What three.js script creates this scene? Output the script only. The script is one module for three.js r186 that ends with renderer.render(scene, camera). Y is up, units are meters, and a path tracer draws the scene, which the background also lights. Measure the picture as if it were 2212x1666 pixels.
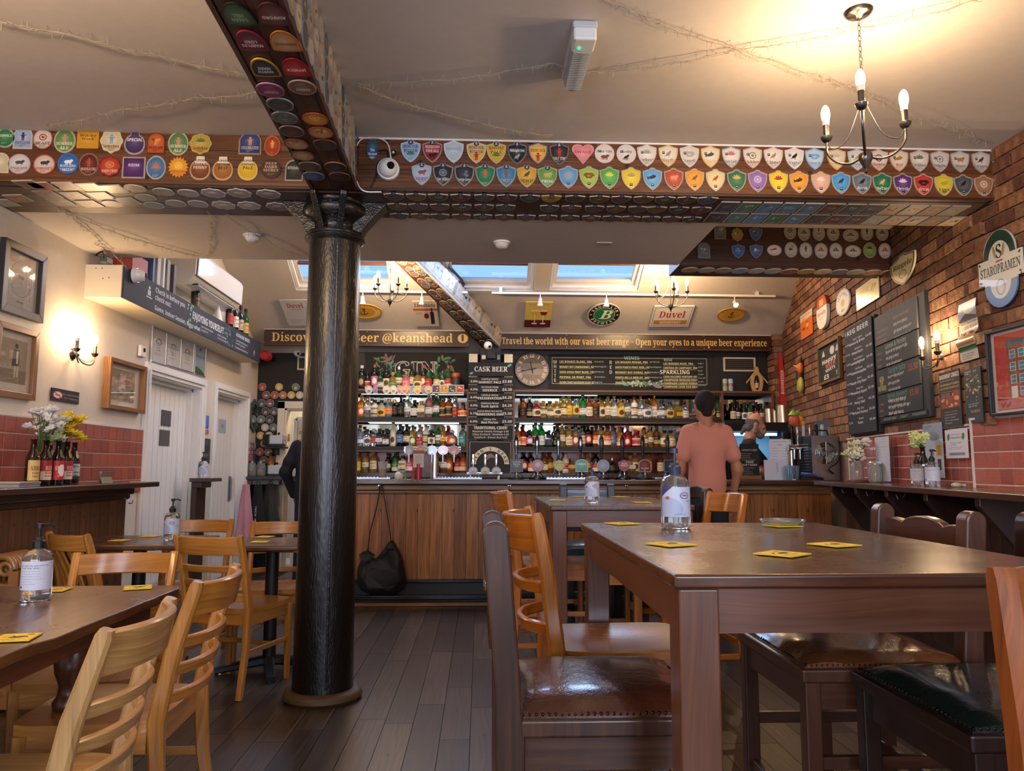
import*as THREE from 'three';
import {mergeGeometries,toCreasedNormals} from 'three/addons/utils/BufferGeometryUtils.js';
import {RoundedBoxGeometry} from 'three/addons/geometries/RoundedBoxGeometry.js';
import {MarchingCubes} from 'three/addons/objects/MarchingCubes.js';
import {RectAreaLightUniformsLib} from 'three/addons/lights/RectAreaLightUniformsLib.js';

// ---------- camera, sky, large lights, exposure ----------
const scene=new THREE.Scene(),rad=Math.PI / 180,FL=1630;
const camera=new THREE.PerspectiveCamera(2*Math.atan(833 / FL) / rad,2212 / 1666,0.05,60);
camera.position.set(0,1.2,0);
camera.rotation.set(6.18*rad,-2.38*rad,0.12*rad,'YXZ');
camera.updateMatrixWorld();
const renderer=new THREE.WebGLRenderer({antialias:true});
renderer.shadowMap.enabled=true;
renderer.toneMapping=THREE.LinearToneMapping;
renderer.toneMappingExposure=1.4;
RectAreaLightUniformsLib.init();
scene.background=new THREE.Color().setRGB(0.26,0.5,1.0);
scene.backgroundIntensity=1.05;
function areaLight(name,color,intensity,w,h,at,to) {
const l=new THREE.RectAreaLight(color,intensity,w,h);l.name=name;l.position.set(...at);l.lookAt(...to);scene.add(l);return l;
}
// daylight that comes in through the street windows behind the viewer and through the three skylights
areaLight('street_window_daylight',0xe2eaff,11,1.5,1.4,[-1.45,1.75,2.38],[-1.35,1.5,0]);
areaLight('street_window_daylight',0xe2eaff,11,1.5,1.4,[1.45,1.75,2.38],[1.35,1.5,0]);
const BULB={big:0.8,wall:0.42,back:0.8,spot:3},WARM=0xffd3a0;

// ---------- helpers ----------
let seed=20240607;
const rnd=(a=0,b=1)=>{seed=(seed+0x6d2b79f5) | 0;let t=Math.imul(seed ^ (seed >>> 15),1 | seed);t=(t+Math.imul(t ^ (t >>> 7),61 | t)) ^ t;return a+(b - a)*(((t ^ (t >>> 14)) >>> 0) / 4294967296);};
const pick=(a)=>a[Math.floor(rnd()*a.length)];
const V=(x,y,z)=>new THREE.Vector3(x,y,z);
const EYE=camera.position.clone();
// a pixel of the 2212 x 1666 photograph as a direction from the camera, and where that direction meets a real plane
const ray=(px,py)=>V((px - 1106) / FL,(833 - py) / FL,-1).applyQuaternion(camera.quaternion);
const onPlane=(px,py,n,d)=>{const r=ray(px,py);return r.multiplyScalar((d - n.dot(EYE)) / n.dot(r)).add(EYE);};
const onX=(px,py,x)=>onPlane(px,py,V(1,0,0),x),onY=(px,py,y)=>onPlane(px,py,V(0,1,0),y),onZ=(px,py,z)=>onPlane(px,py,V(0,0,1),z);
const RW={n:V(1,0,0.172),d:2.82 - 0.172*4.13,x:(z)=>2.82 - 0.172*(z+4.13),turn:-Math.PI / 2 - Math.atan(0.172)};
const onRW=(px,py,off=0)=>onPlane(px,py,RW.n,RW.d - off);
const SL={k:0.54,y:(z)=>3.045+0.54*(z+8.336)};           // the sloping roof over the bar
SL.n=V(0,1,-SL.k).normalize();
const onSL=(px,py,off=0)=>onPlane(px,py,SL.n,SL.n.dot(V(0,3.045,-8.336)) - off);

const used=new Map();
const numbered=(n)=>{const k=(used.get(n) ?? -1)+1;used.set(n,k);return k ? n+'_'+String(k).padStart(3,'0') :n;};
function tag(o,label,category,group) {o.userData.label=label;o.userData.category=category;if (group) o.userData.group=group;return o;}
const shadow=(m)=>{m.castShadow=m.receiveShadow=true;return m;};
function thing(name,label,category,at=[0,0,0],turn=0,group) {
const o=new THREE.Group();o.name=numbered(name);o.position.set(...(at.isVector3 ? at.toArray() :at));o.rotation.y=turn;scene.add(o);
return tag(o,label,category,group);
}
function part(parent,name,geo,mat,label) {const m=shadow(new THREE.Mesh(geo,mat));m.name=name;if (label) m.userData.label=label;parent.add(m);return m;}
function solo(name,label,category,geo,mat,at=[0,0,0],turn=0,group) {
const m=shadow(new THREE.Mesh(geo,mat));m.name=numbered(name);m.position.set(...(at.isVector3 ? at.toArray() :at));m.rotation.y=turn;scene.add(m);
return tag(m,label,category,group);
}
function struct(name,geo,mat) {const m=shadow(new THREE.Mesh(geo,mat));m.name=numbered(name);m.userData.kind='structure';scene.add(m);return m;}
function copyOf(o,label,at,turn,group) {
const c=o.clone();c.name=numbered(o.name.replace(/_\d{3}$/,''));c.userData={...o.userData,label};if (group) c.userData.group=group;
if (at) c.position.set(...(at.isVector3 ? at.toArray() :at));if (turn !== undefined) c.rotation.y=turn;scene.add(c);return c;
}
const ord=['first','second','third','fourth','fifth','sixth','seventh','eighth','ninth','tenth','eleventh','twelfth','thirteenth','fourteenth','fifteenth','sixteenth','seventeenth','eighteenth','nineteenth','twentieth','twenty-first','twenty-second','twenty-third','twenty-fourth','twenty-fifth','twenty-sixth','twenty-seventh','twenty-eighth','twenty-ninth','thirtieth','thirty-first','thirty-second','thirty-third'];

// geometry
const place=(g,x=0,y=0,z=0,rx=0,ry=0,rz=0)=>{if (rx) g.rotateX(rx);if (ry) g.rotateY(ry);if (rz) g.rotateZ(rz);return g.translate(x,y,z);};
// uv in metres by the face's main direction, u along the grain
function grain(g,axis,s=1) {
const p=g.attributes.position,n=g.attributes.normal,uv=new Float32Array(p.count*2),ou=rnd(0,9),ov=rnd(0,9);
if (axis === undefined) {g.computeBoundingBox();const b=g.boundingBox.getSize(V(0,0,0)).toArray();axis=b.indexOf(Math.max(...b));}
for (let i=0;i < p.count;i++) {
const N=[Math.abs(n.getX(i)),Math.abs(n.getY(i)),Math.abs(n.getZ(i))],k=N.indexOf(Math.max(...N)),c=[p.getX(i),p.getY(i),p.getZ(i)];
const rest=[0,1,2].filter((a)=>a !== k),u=rest.includes(axis) ? axis :rest[0],v=rest.find((a)=>a !== u);
uv[2*i]=c[u]*s+ou;uv[2*i+1]=c[v]*s+ov;
}
g.setAttribute('uv',new THREE.BufferAttribute(uv,2));return g;
}
const box=(w,h,d,x=0,y=0,z=0,r=0,seg=1)=>grain((r ? new RoundedBoxGeometry(w,h,d,seg,Math.min(r,w / 2.01,h / 2.01,d / 2.01)) :new THREE.BoxGeometry(w,h,d)).translate(x,y,z));
const cyl=(r0,r1,h,x=0,y=0,z=0,n=20)=>new THREE.CylinderGeometry(r0,r1,h,n).translate(x,y,z);
const lathe=(pts,n=24)=>{const g=new THREE.LatheGeometry(pts.map(([r,y])=>new THREE.Vector2(r,y)),n);return toCreasedNormals(g,0.9);};
const ball=(r,x=0,y=0,z=0,n=12)=>new THREE.SphereGeometry(r,n,Math.ceil(n*0.7)).translate(x,y,z);
const tube=(pts,r,n=24,m=8)=>new THREE.TubeGeometry(new THREE.CatmullRomCurve3(pts.map((p)=>p.isVector3 ? p :V(...p))),n,r,m);
const strip=(g)=>{for (const k of Object.keys(g.attributes)) if (!['position','normal','uv'].includes(k)) g.deleteAttribute(k);if (!g.attributes.uv) g.setAttribute('uv',new THREE.BufferAttribute(new Float32Array(g.attributes.position.count*2),2));return g.index ? g.toNonIndexed() :g;};
const merge=(list)=>mergeGeometries(list.map(strip));
// a bar of chamfered rectangular section along points; w runs sideways, h along up
function sweep(pts,w,h,up=[0,1,0],ch=0.22,crease=0.6) {
const P=pts.map((p)=>p.isVector3 ? p :V(...p)),U0=V(...up),pos=[],idx=[],n=P.length,W=(i)=>Array.isArray(w) ? w[i] :w,H=(i)=>Array.isArray(h) ? h[i] :h;
for (let i=0;i < n;i++) {
const t=P[Math.min(i+1,n - 1)].clone().sub(P[Math.max(i - 1,0)]).normalize(),s=t.clone().cross(U0).normalize(),u=s.clone().cross(t).normalize();
const c=Math.min(W(i),H(i))*ch,a=W(i) / 2,b=H(i) / 2;
for (const [x,y] of [[a - c,b],[a,b - c],[a,c - b],[a - c,-b],[c - a,-b],[-a,c - b],[-a,b - c],[c - a,b]]) pos.push(P[i].x+s.x*x+u.x*y,P[i].y+s.y*x+u.y*y,P[i].z+s.z*x+u.z*y);
}
for (let i=0;i < n - 1;i++) for (let k=0;k < 8;k++) {const a=i*8+k,b=i*8+(k+1) % 8;idx.push(a,b,a+8,b,b+8,a+8);}
for (let k=1;k < 7;k++) {idx.push(0,k+1,k);const o=(n - 1)*8;idx.push(o,o+k,o+k+1);}
let g=new THREE.BufferGeometry();g.setAttribute('position',new THREE.BufferAttribute(new Float32Array(pos),3));g.setIndex(idx);
g=toCreasedNormals(g.toNonIndexed(),crease);
return grain(g);
}
const bez=(pts,n)=>new THREE.CatmullRomCurve3(pts.map((p)=>V(...p))).getPoints(n);
function shapeOf(pts) {const s=new THREE.Shape();pts.forEach(([x,y],i)=>i ? s.lineTo(x,y) :s.moveTo(x,y));s.closePath();return s;}
const extrude=(s,d,bevel=0,seg=8)=>grain(new THREE.ExtrudeGeometry(s,{depth:d,bevelEnabled:bevel > 0,bevelThickness:bevel,bevelSize:bevel,bevelOffset:-bevel,bevelSegments:2,curveSegments:seg}));

// ---------- textures ----------
function pnoise(px,py,s) {             // value noise that repeats after px, py cells
const g=new Float32Array(px*py).map(()=>rnd());
return (x,y)=>{const x0=Math.floor(x),y0=Math.floor(y),f=(t)=>t*t*(3 - 2*t),u=f(x - x0),v=f(y - y0),a=(i,j)=>g[((j % py)+py) % py*px+((i % px)+px) % px];return (a(x0,y0)*(1 - u)+a(x0+1,y0)*u)*(1 - v)+(a(x0,y0+1)*(1 - u)+a(x0+1,y0+1)*u)*v;};
}
function dataTex(n,f,srgb=true,ru=1,rv=1) {
const d=new Uint8Array(n*n*4);
for (let j=0;j < n;j++) for (let i=0;i < n;i++) {const c=f(i / n,j / n);for (let k=0;k < 3;k++) d[(j*n+i)*4+k]=255*Math.max(0,Math.min(1,c.length ? c[k] :c));d[(j*n+i)*4+3]=255;}
const t=new THREE.DataTexture(d,n,n);t.wrapS=t.wrapT=THREE.RepeatWrapping;t.magFilter=THREE.LinearFilter;t.minFilter=THREE.LinearMipmapLinearFilter;t.repeat.set(ru,rv);if (srgb) t.colorSpace=THREE.SRGBColorSpace;t.needsUpdate=true;return t;
}
function woodTex(n,stretch,contrast,streak,knots,ru,rv) {
const a=pnoise(4,48),b=pnoise(8,160),c=pnoise(3,6),e=pnoise(24,400),K=Array.from({length:knots},()=>[rnd(),rnd(),rnd(0.012,0.03)]);
return dataTex(n,(u,v)=>{
let warp=(c(u*3,v*6) - 0.5)*0.12,dark=0;
for (const [x,y,r] of K) {const dx=Math.abs(u - x),dy=Math.abs(v - y),q=Math.hypot(Math.min(dx,1 - dx)*2.2,Math.min(dy,1 - dy)) / r;dark=Math.max(dark,Math.exp(-q*q)*0.55);warp += Math.exp(-q*q / 5)*0.02;}
const w=v+warp,k=a(u*4,w*48)*0.5+b(u*8,w*160)*0.3+e(u*24,w*400)*0.2;
const l=1 - contrast*(1 - k) - streak*Math.pow(b(u*8+3,w*160),6) - dark;
return [l,l*(1 - 0.04*(1 - k)),l*(1 - 0.12*(1 - k))];
},true,ru,rv);
}
const TX={
fine:woodTex(512,1,0.28,0.1,0,1.1,2.4),pine:woodTex(512,1,0.5,0.22,7,0.9,2.2),oak:woodTex(512,1,0.55,0.35,2,0.8,3.2),
};
{const big=pnoise(5,5),mid=pnoise(16,16),fine=pnoise(90,90),gr=pnoise(6,120),scr=pnoise(30,260);
TX.worn=dataTex(512,(u,v)=>{const k=gr(u*6,v*120),w=Math.max(0,big(u*5,v*5)*0.6+mid(u*16,v*16)*0.4 - 0.5)*1.6,s=Math.pow(scr(u*30,v*260),9)*0.9;const l=0.55+0.25*k+w*0.16+s*0.18;return [l,l*(0.97+0.03*k),l*0.93];},true,0.9,1.1);
TX.wornRough=dataTex(256,(u,v)=>0.55+0.45*(big(u*5,v*5)*0.5+mid(u*16,v*16)*0.3+fine(u*90,v*90)*0.2),false,0.9,1.1);
TX.lumps=dataTex(256,(u,v)=>mid(u*16,v*16)*0.6+fine(u*90,v*90)*0.4,false,2,2);
TX.plaster=dataTex(512,(u,v)=>{const l=0.94+0.05*big(u*5,v*5)+0.02*(fine(u*90,v*90) - 0.5);return l;},true,0.4,0.4);
TX.brick=dataTex(512,(u,v)=>{const l=0.62+0.22*mid(u*16,v*16)+0.2*fine(u*90,v*90);return [l,l*(0.96+0.04*big(u*5,v*5)),l*0.97];},true,1.7,1.7);}

// ---------- materials ----------
const cache=new Map();
function mat(color,rough=0.6,o={}) {
const key=color+'|'+rough+'|'+Object.entries(o).map(([k,v])=>k+(v?.uuid ?? v)).join();
if (!cache.has(key)) cache.set(key,new THREE.MeshPhysicalMaterial({color,roughness:rough,...o}));
return cache.get(key);
}
const wood=(color,rough=0.35,tex='fine',coat=0.3)=>mat(color,rough,{map:TX[tex],clearcoat:coat,clearcoatRoughness:0.18});
const steel=(color=0xb8bcc0,rough=0.28)=>mat(color,rough,{metalness:1});
const paint=(color,rough=0.5)=>mat(color,rough);
const M={
plaster:mat(0xd9d1c4,0.85,{map:TX.plaster}),ceil:mat(0xcfc8c0,0.9,{map:TX.plaster}),slope:mat(0xcdc6bd,0.9,{map:TX.plaster}),
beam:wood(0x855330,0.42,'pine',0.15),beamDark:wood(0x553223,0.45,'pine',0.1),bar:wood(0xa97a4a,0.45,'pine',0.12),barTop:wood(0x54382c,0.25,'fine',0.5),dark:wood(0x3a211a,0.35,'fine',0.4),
white:mat(0xe6e6e4,0.45),black:mat(0x0c0c0d,0.5),blackGloss:mat(0x0a0a0b,0.22),board:mat(0x1d2022,0.75),chalk:mat(0x23262b,0.8),
chair:wood(0xc98a40,0.3,'fine',0.5),chairLight:wood(0xd2a56a,0.35,'fine',0.4),chairOrange:wood(0xbf7426,0.25,'fine',0.6),
table:mat(0x6a3d28,0.34,{map:TX.worn,roughnessMap:TX.wornRough,clearcoat:0.35,clearcoatRoughness:0.16}),tableDark:wood(0x6b402a,0.35,'fine',0.3),tableOld:mat(0x7d5133,0.4,{map:TX.worn,roughnessMap:TX.wornRough,clearcoat:0.25,clearcoatRoughness:0.2}),
stool:wood(0x2e1913,0.3,'fine',0.5),brass:steel(0xb08d57,0.3),chrome:steel(0xd5d8dc,0.12),pewter:steel(0x77736c,0.3),iron:mat(0x08090b,0.36,{bumpMap:TX.lumps,bumpScale:0.004,clearcoat:0.4,clearcoatRoughness:0.25}),
grout:mat(0xdcc6b4,0.9),mortar:mat(0x8f7765,0.95),glassPane:mat(0xffffff,0.02,{transmission:1,thickness:0,ior:1.45}),
};
// ---------- flat print: cells in shared canvases ----------
const pages=[];
function newPage(size=2048) {const c=document.createElement('canvas');c.width=c.height=size;const t=new THREE.CanvasTexture(c);t.colorSpace=THREE.SRGBColorSpace;t.magFilter=THREE.LinearFilter;const p={c,g:c.getContext('2d'),t,x:4,y:4,row:0,size,mats:{}};pages.push(p);return p;}
function cell(w,h,draw,bg) {
let p=pages[pages.length - 1];
const fits=()=>{if (p.x+w+4 > p.size) {p.x=4;p.y += p.row+6;p.row=0;} return p.y+h+4 <= p.size;};
if (!p || !fits()) {p=newPage();fits();}
const g=p.g;g.save();g.translate(p.x,p.y);g.beginPath();g.rect(-2,-2,w+4,h+4);g.clip();if (bg) {g.fillStyle=bg;g.fillRect(-2,-2,w+4,h+4);} g.lineJoin='round';draw(g,w,h);g.restore();
const c={p,u0:p.x / p.size,v1:1 - p.y / p.size,u1:(p.x+w) / p.size,v0:1 - (p.y+h) / p.size};
p.x += w+6;p.row=Math.max(p.row,h);return c;
}
const printed=(c,rough=0.4,o={})=>{const k=rough+JSON.stringify(o);return (c.p.mats[k] ??= new THREE.MeshPhysicalMaterial({map:c.p.t,roughness:rough,...o}));};
function mapTo(g,c,x0,y0,x1,y1) {const p=g.attributes.position,uv=new Float32Array(p.count*2),cl=(t)=>Math.max(0.004,Math.min(0.996,t));for (let i=0;i < p.count;i++) {uv[2*i]=c.u0+(c.u1 - c.u0)*cl((p.getX(i) - x0) / (x1 - x0));uv[2*i+1]=c.v0+(c.v1 - c.v0)*cl((p.getY(i) - y0) / (y1 - y0));} g.setAttribute('uv',new THREE.BufferAttribute(uv,2));return g;}
// a flat plate of any outline, print on its face (towards +z), centred on its box
function plate(pts,thick,c) {
const s=pts.getPoints ? pts :shapeOf(pts),g=new THREE.ExtrudeGeometry(s,{depth:thick,bevelEnabled:false,curveSegments:14});
g.computeBoundingBox();const b=g.boundingBox;return mapTo(g,c,b.min.x,b.min.y,b.max.x,b.max.y);
}
const rectPts=(w,h)=>[[-w / 2,-h / 2],[w / 2,-h / 2],[w / 2,h / 2],[-w / 2,h / 2]];
const ellPts=(w,h,n=28)=>Array.from({length:n},(_,i)=>[w / 2*Math.cos(2*Math.PI*i / n),h / 2*Math.sin(2*Math.PI*i / n)]);
function text(g,s,x,y,size,color,o={}) {
g.font=(o.w || 'bold')+' '+size+'px '+(o.f || 'sans-serif');g.textAlign=o.a || 'center';g.textBaseline='middle';g.fillStyle=color;
const m=g.measureText(s).width;g.save();g.translate(x,y);if (o.r) g.rotate(o.r);if (o.max && m > o.max) g.scale(o.max / m,1);if (o.line) {g.lineWidth=o.lw || size*0.16;g.strokeStyle=o.line;g.strokeText(s,0,0);} g.fillText(s,0,0);g.restore();
}
function arcText(g,s,cx,cy,r,a0,a1,size,color,o={}) {[...s].forEach((ch,i)=>{const a=a0+(a1 - a0)*(s.length > 1 ? i / (s.length - 1) :0.5);g.save();g.translate(cx+r*Math.sin(a),cy - r*Math.cos(a));g.rotate(o.inside ? a+Math.PI :a);text(g,ch,0,0,size,color,o);g.restore();});}
function scribble(g,x,y,w,size,color,lines=1,gap=1.5) {g.fillStyle=color;for (let l=0;l < lines;l++) {let X=x;const e=x+w*(l === lines - 1 ? rnd(0.5,1) :rnd(0.85,1));while (X < e) {const L=rnd(1,4)*size*0.5;for (let q=X;q < Math.min(X+L,e);q += size*0.34) g.fillRect(q,y+l*size*gap+rnd(-0.12,0.12)*size,size*0.2,size*rnd(0.45,0.9));X += L+size*0.4;}}}
// turn a flat thing's group so that its face looks along n, its top along up
function face(o,n,up=V(0,1,0)) {const z=n.clone().normalize(),x=up.clone().cross(z).normalize(),y=z.clone().cross(x);o.quaternion.setFromRotationMatrix(new THREE.Matrix4().makeBasis(x,y,z));return o;}
// ---------- floor ----------
{
const floor=struct('floor',new THREE.BoxGeometry(7.4,0.12,12.6).translate(0.35,-0.08,-3.5),mat(0x15100d,0.8));
const tones=[0x544840,0x63554b,0x4b413b,0x6e5f54,0x423934].map((c)=>mat(c,0.36,{map:TX.oak,clearcoat:0.25,clearcoatRoughness:0.3}));
const geos=[1.1,0.8,1.3,0.95].map((l)=>grain(new THREE.BoxGeometry(0.1325,0.02,l - 0.003).translate(0,-0.01,-l / 2),2)),len=[1.1,0.8,1.3,0.95],rest=[];
let count=0;
for (let i=-21;i < 28;i++) {
let z=2.6 - rnd(0,1),x=i*0.135+0.03;
while (z > -9.2) {
const k=Math.floor(rnd()*4),t=Math.floor(rnd()*5);if (z - len[k] < -9.75) break;
const seen=z < -0.9 && z > -6.5 && x > -2.6 && x < 3.0 && z < -1.1*Math.abs(x)+0.1;
if (seen && count < 290) {const p=part(floor,'plank',geos[k],tones[t]);p.position.set(x,0,z);count++;} else rest.push(geos[k].clone().translate(x,0,z));
z -= len[k];
}
}
const r=part(floor,'further_planks',merge(rest),tones[0]);r.userData.kind='stuff';
}
// ---------- walls and ceilings ----------
const bx=(x0,x1,y0,y1,z0,z1)=>new THREE.BoxGeometry(Math.abs(x1 - x0),Math.abs(y1 - y0),Math.abs(z1 - z0)).translate((x0+x1) / 2,(y0+y1) / 2,(z0+z1) / 2);
const um=(g,s=1)=>grain(g,undefined,s);
{
const L0=-2.7,L1=-2.95;
struct('wall_left',um(merge([bx(L1,L0,0,4.9,2.7,-6.22),bx(L1,L0,1.95,4.9,-6.22,-7.37),bx(L1,L0,0,4.9,-7.37,-7.78),bx(L1,L0,1.965,4.9,-7.78,-8.77),bx(L1,L0,0,4.9,-8.77,-9.4)])),M.plaster);
struct('wall_back',um(merge([bx(-2.95,-2.36,0,3.3,-9.2,-9.4),bx(-2.36,-1.55,1.9,3.3,-9.2,-9.4),bx(-1.55,4.2,0,3.3,-9.2,-9.4)])),mat(0x1b1a1c,0.7));
// the wall behind the viewer, with its two street windows
const zf=2.5,wf=struct('wall_front',um(merge([bx(-2.95,3.2,0,1.0,zf,zf+0.2),bx(-2.95,3.2,2.5,3.1,zf,zf+0.2),bx(-2.95,-2.2,1,2.5,zf,zf+0.2),bx(-0.7,0.7,1,2.5,zf,zf+0.2),bx(2.2,3.2,1,2.5,zf,zf+0.2)])),M.plaster);
for (const cx of [-1.45,1.45]) {
const w=struct('window_'+(cx < 0 ? 1 :2),um(merge([bx(cx - 0.75,cx+0.75,1,1.07,zf+0.05,zf+0.13),bx(cx - 0.75,cx+0.75,2.43,2.5,zf+0.05,zf+0.13),bx(cx - 0.75,cx - 0.68,1.07,2.43,zf+0.05,zf+0.13),bx(cx+0.68,cx+0.75,1.07,2.43,zf+0.05,zf+0.13),bx(cx - 0.03,cx+0.03,1.07,2.43,zf+0.05,zf+0.13)])),M.white);
part(w,'pane',bx(cx - 0.68,cx+0.68,1.07,2.43,zf+0.088,zf+0.092),M.glassPane);
}
struct('ceiling',um(merge([bx(-2.95,3.4,2.95,3.1,2.7,-4.33),bx(1.42,3.4,2.95,3.1,-4.33,-5.6)])),M.ceil);
struct('ceiling',um(bx(-2.95,1.42,2.66,3.1,-4.33,-5.29)),M.ceil);
}
const slopePt=(x,s,n=0)=>{const t=Math.atan(SL.k);return V(x,3.045+s*Math.sin(t)+n*Math.cos(t),-8.336+s*Math.cos(t) - n*Math.sin(t));};
const slopeS=(p)=>(p.z+8.336) / Math.cos(Math.atan(SL.k));
const SKY=[];
{
const shape=shapeOf([[-2.95,-1.05],[4.2,-1.05],[4.2,3.5],[-2.95,3.5]]);
for (const [xl,xr] of [[640,856],[963,1152],[1186,1378]]) {
const a=onSL(xl,627),b=onSL(xr,627),s0=slopeS(a),w={x0:a.x,x1:b.x,s0,s1:s0+1.15};SKY.push(w);
const h=new THREE.Path();h.moveTo(w.x0,w.s0);h.lineTo(w.x0,w.s1);h.lineTo(w.x1,w.s1);h.lineTo(w.x1,w.s0);h.closePath();shape.holes.push(h);
}
const g=new THREE.ExtrudeGeometry(shape,{depth:0.2,bevelEnabled:false}),t=Math.atan(SL.k);
// local (x, s, n): s runs up the slope towards the viewer, n out of the roof
const m=new THREE.Matrix4().makeBasis(V(1,0,0),V(0,Math.sin(t),Math.cos(t)),V(0,Math.cos(t),-Math.sin(t))).setPosition(0,3.045,-8.336);
g.scale(1,1,1);g.applyMatrix4(m);g.index ? 0 :0;
const gi=g.toNonIndexed ? g :g;const P=gi.attributes.position.array;// the basis is left-handed: turn the faces round
for (let i=0;i < P.length;i += 9) for (let k=0;k < 3;k++) {const a=P[i+3+k];P[i+3+k]=P[i+6+k];P[i+6+k]=a;}
gi.computeVertexNormals();um(gi);
struct('ceiling',gi,M.slope);
SKY.forEach((w,i)=>{
const cx=(w.x0+w.x1) / 2,W=w.x1 - w.x0,cs=(w.s0+w.s1) / 2,o=new THREE.Group();o.name='window_'+(i+3);o.userData.kind='structure';scene.add(o);
o.position.copy(slopePt(cx,cs,0.06));o.rotation.x=Math.PI / 2 - t;// local y up the slope, local z into the room
const H=w.s1 - w.s0,fr=(a,b,e,d)=>merge([place(new THREE.BoxGeometry(a,e,d),0,b / 2 - e / 2),place(new THREE.BoxGeometry(a,e,d),0,e / 2 - b / 2),place(new THREE.BoxGeometry(e,b - 2*e,d),a / 2 - e / 2),place(new THREE.BoxGeometry(e,b - 2*e,d),e / 2 - a / 2)]);
part(o,'window_frame',um(fr(W - 0.01,H - 0.01,0.03,0.08)),mat(0xdfe3e6,0.4));
const s=part(o,'sash',um(fr(W - 0.08,H - 0.08,0.035,0.04)),mat(0xd6cdbf,0.4));s.rotation.x=0.05;
part(s,'glazing_bar',um(place(new THREE.BoxGeometry(W - 0.14,0.03,0.035),0,-H / 2+0.36)),mat(0x6b4a3a,0.5));part(s,'pane',new THREE.BoxGeometry(W - 0.15,H - 0.15,0.004),M.glassPane);
});
}
SKY.forEach((w)=>areaLight('skylight_daylight',0xb4d2ff,7,w.x1 - w.x0 - 0.2,0.9,slopePt((w.x0+w.x1) / 2,(w.s0+w.s1) / 2,0.04).toArray(),slopePt((w.x0+w.x1) / 2,(w.s0+w.s1) / 2,-2).toArray()));
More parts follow.
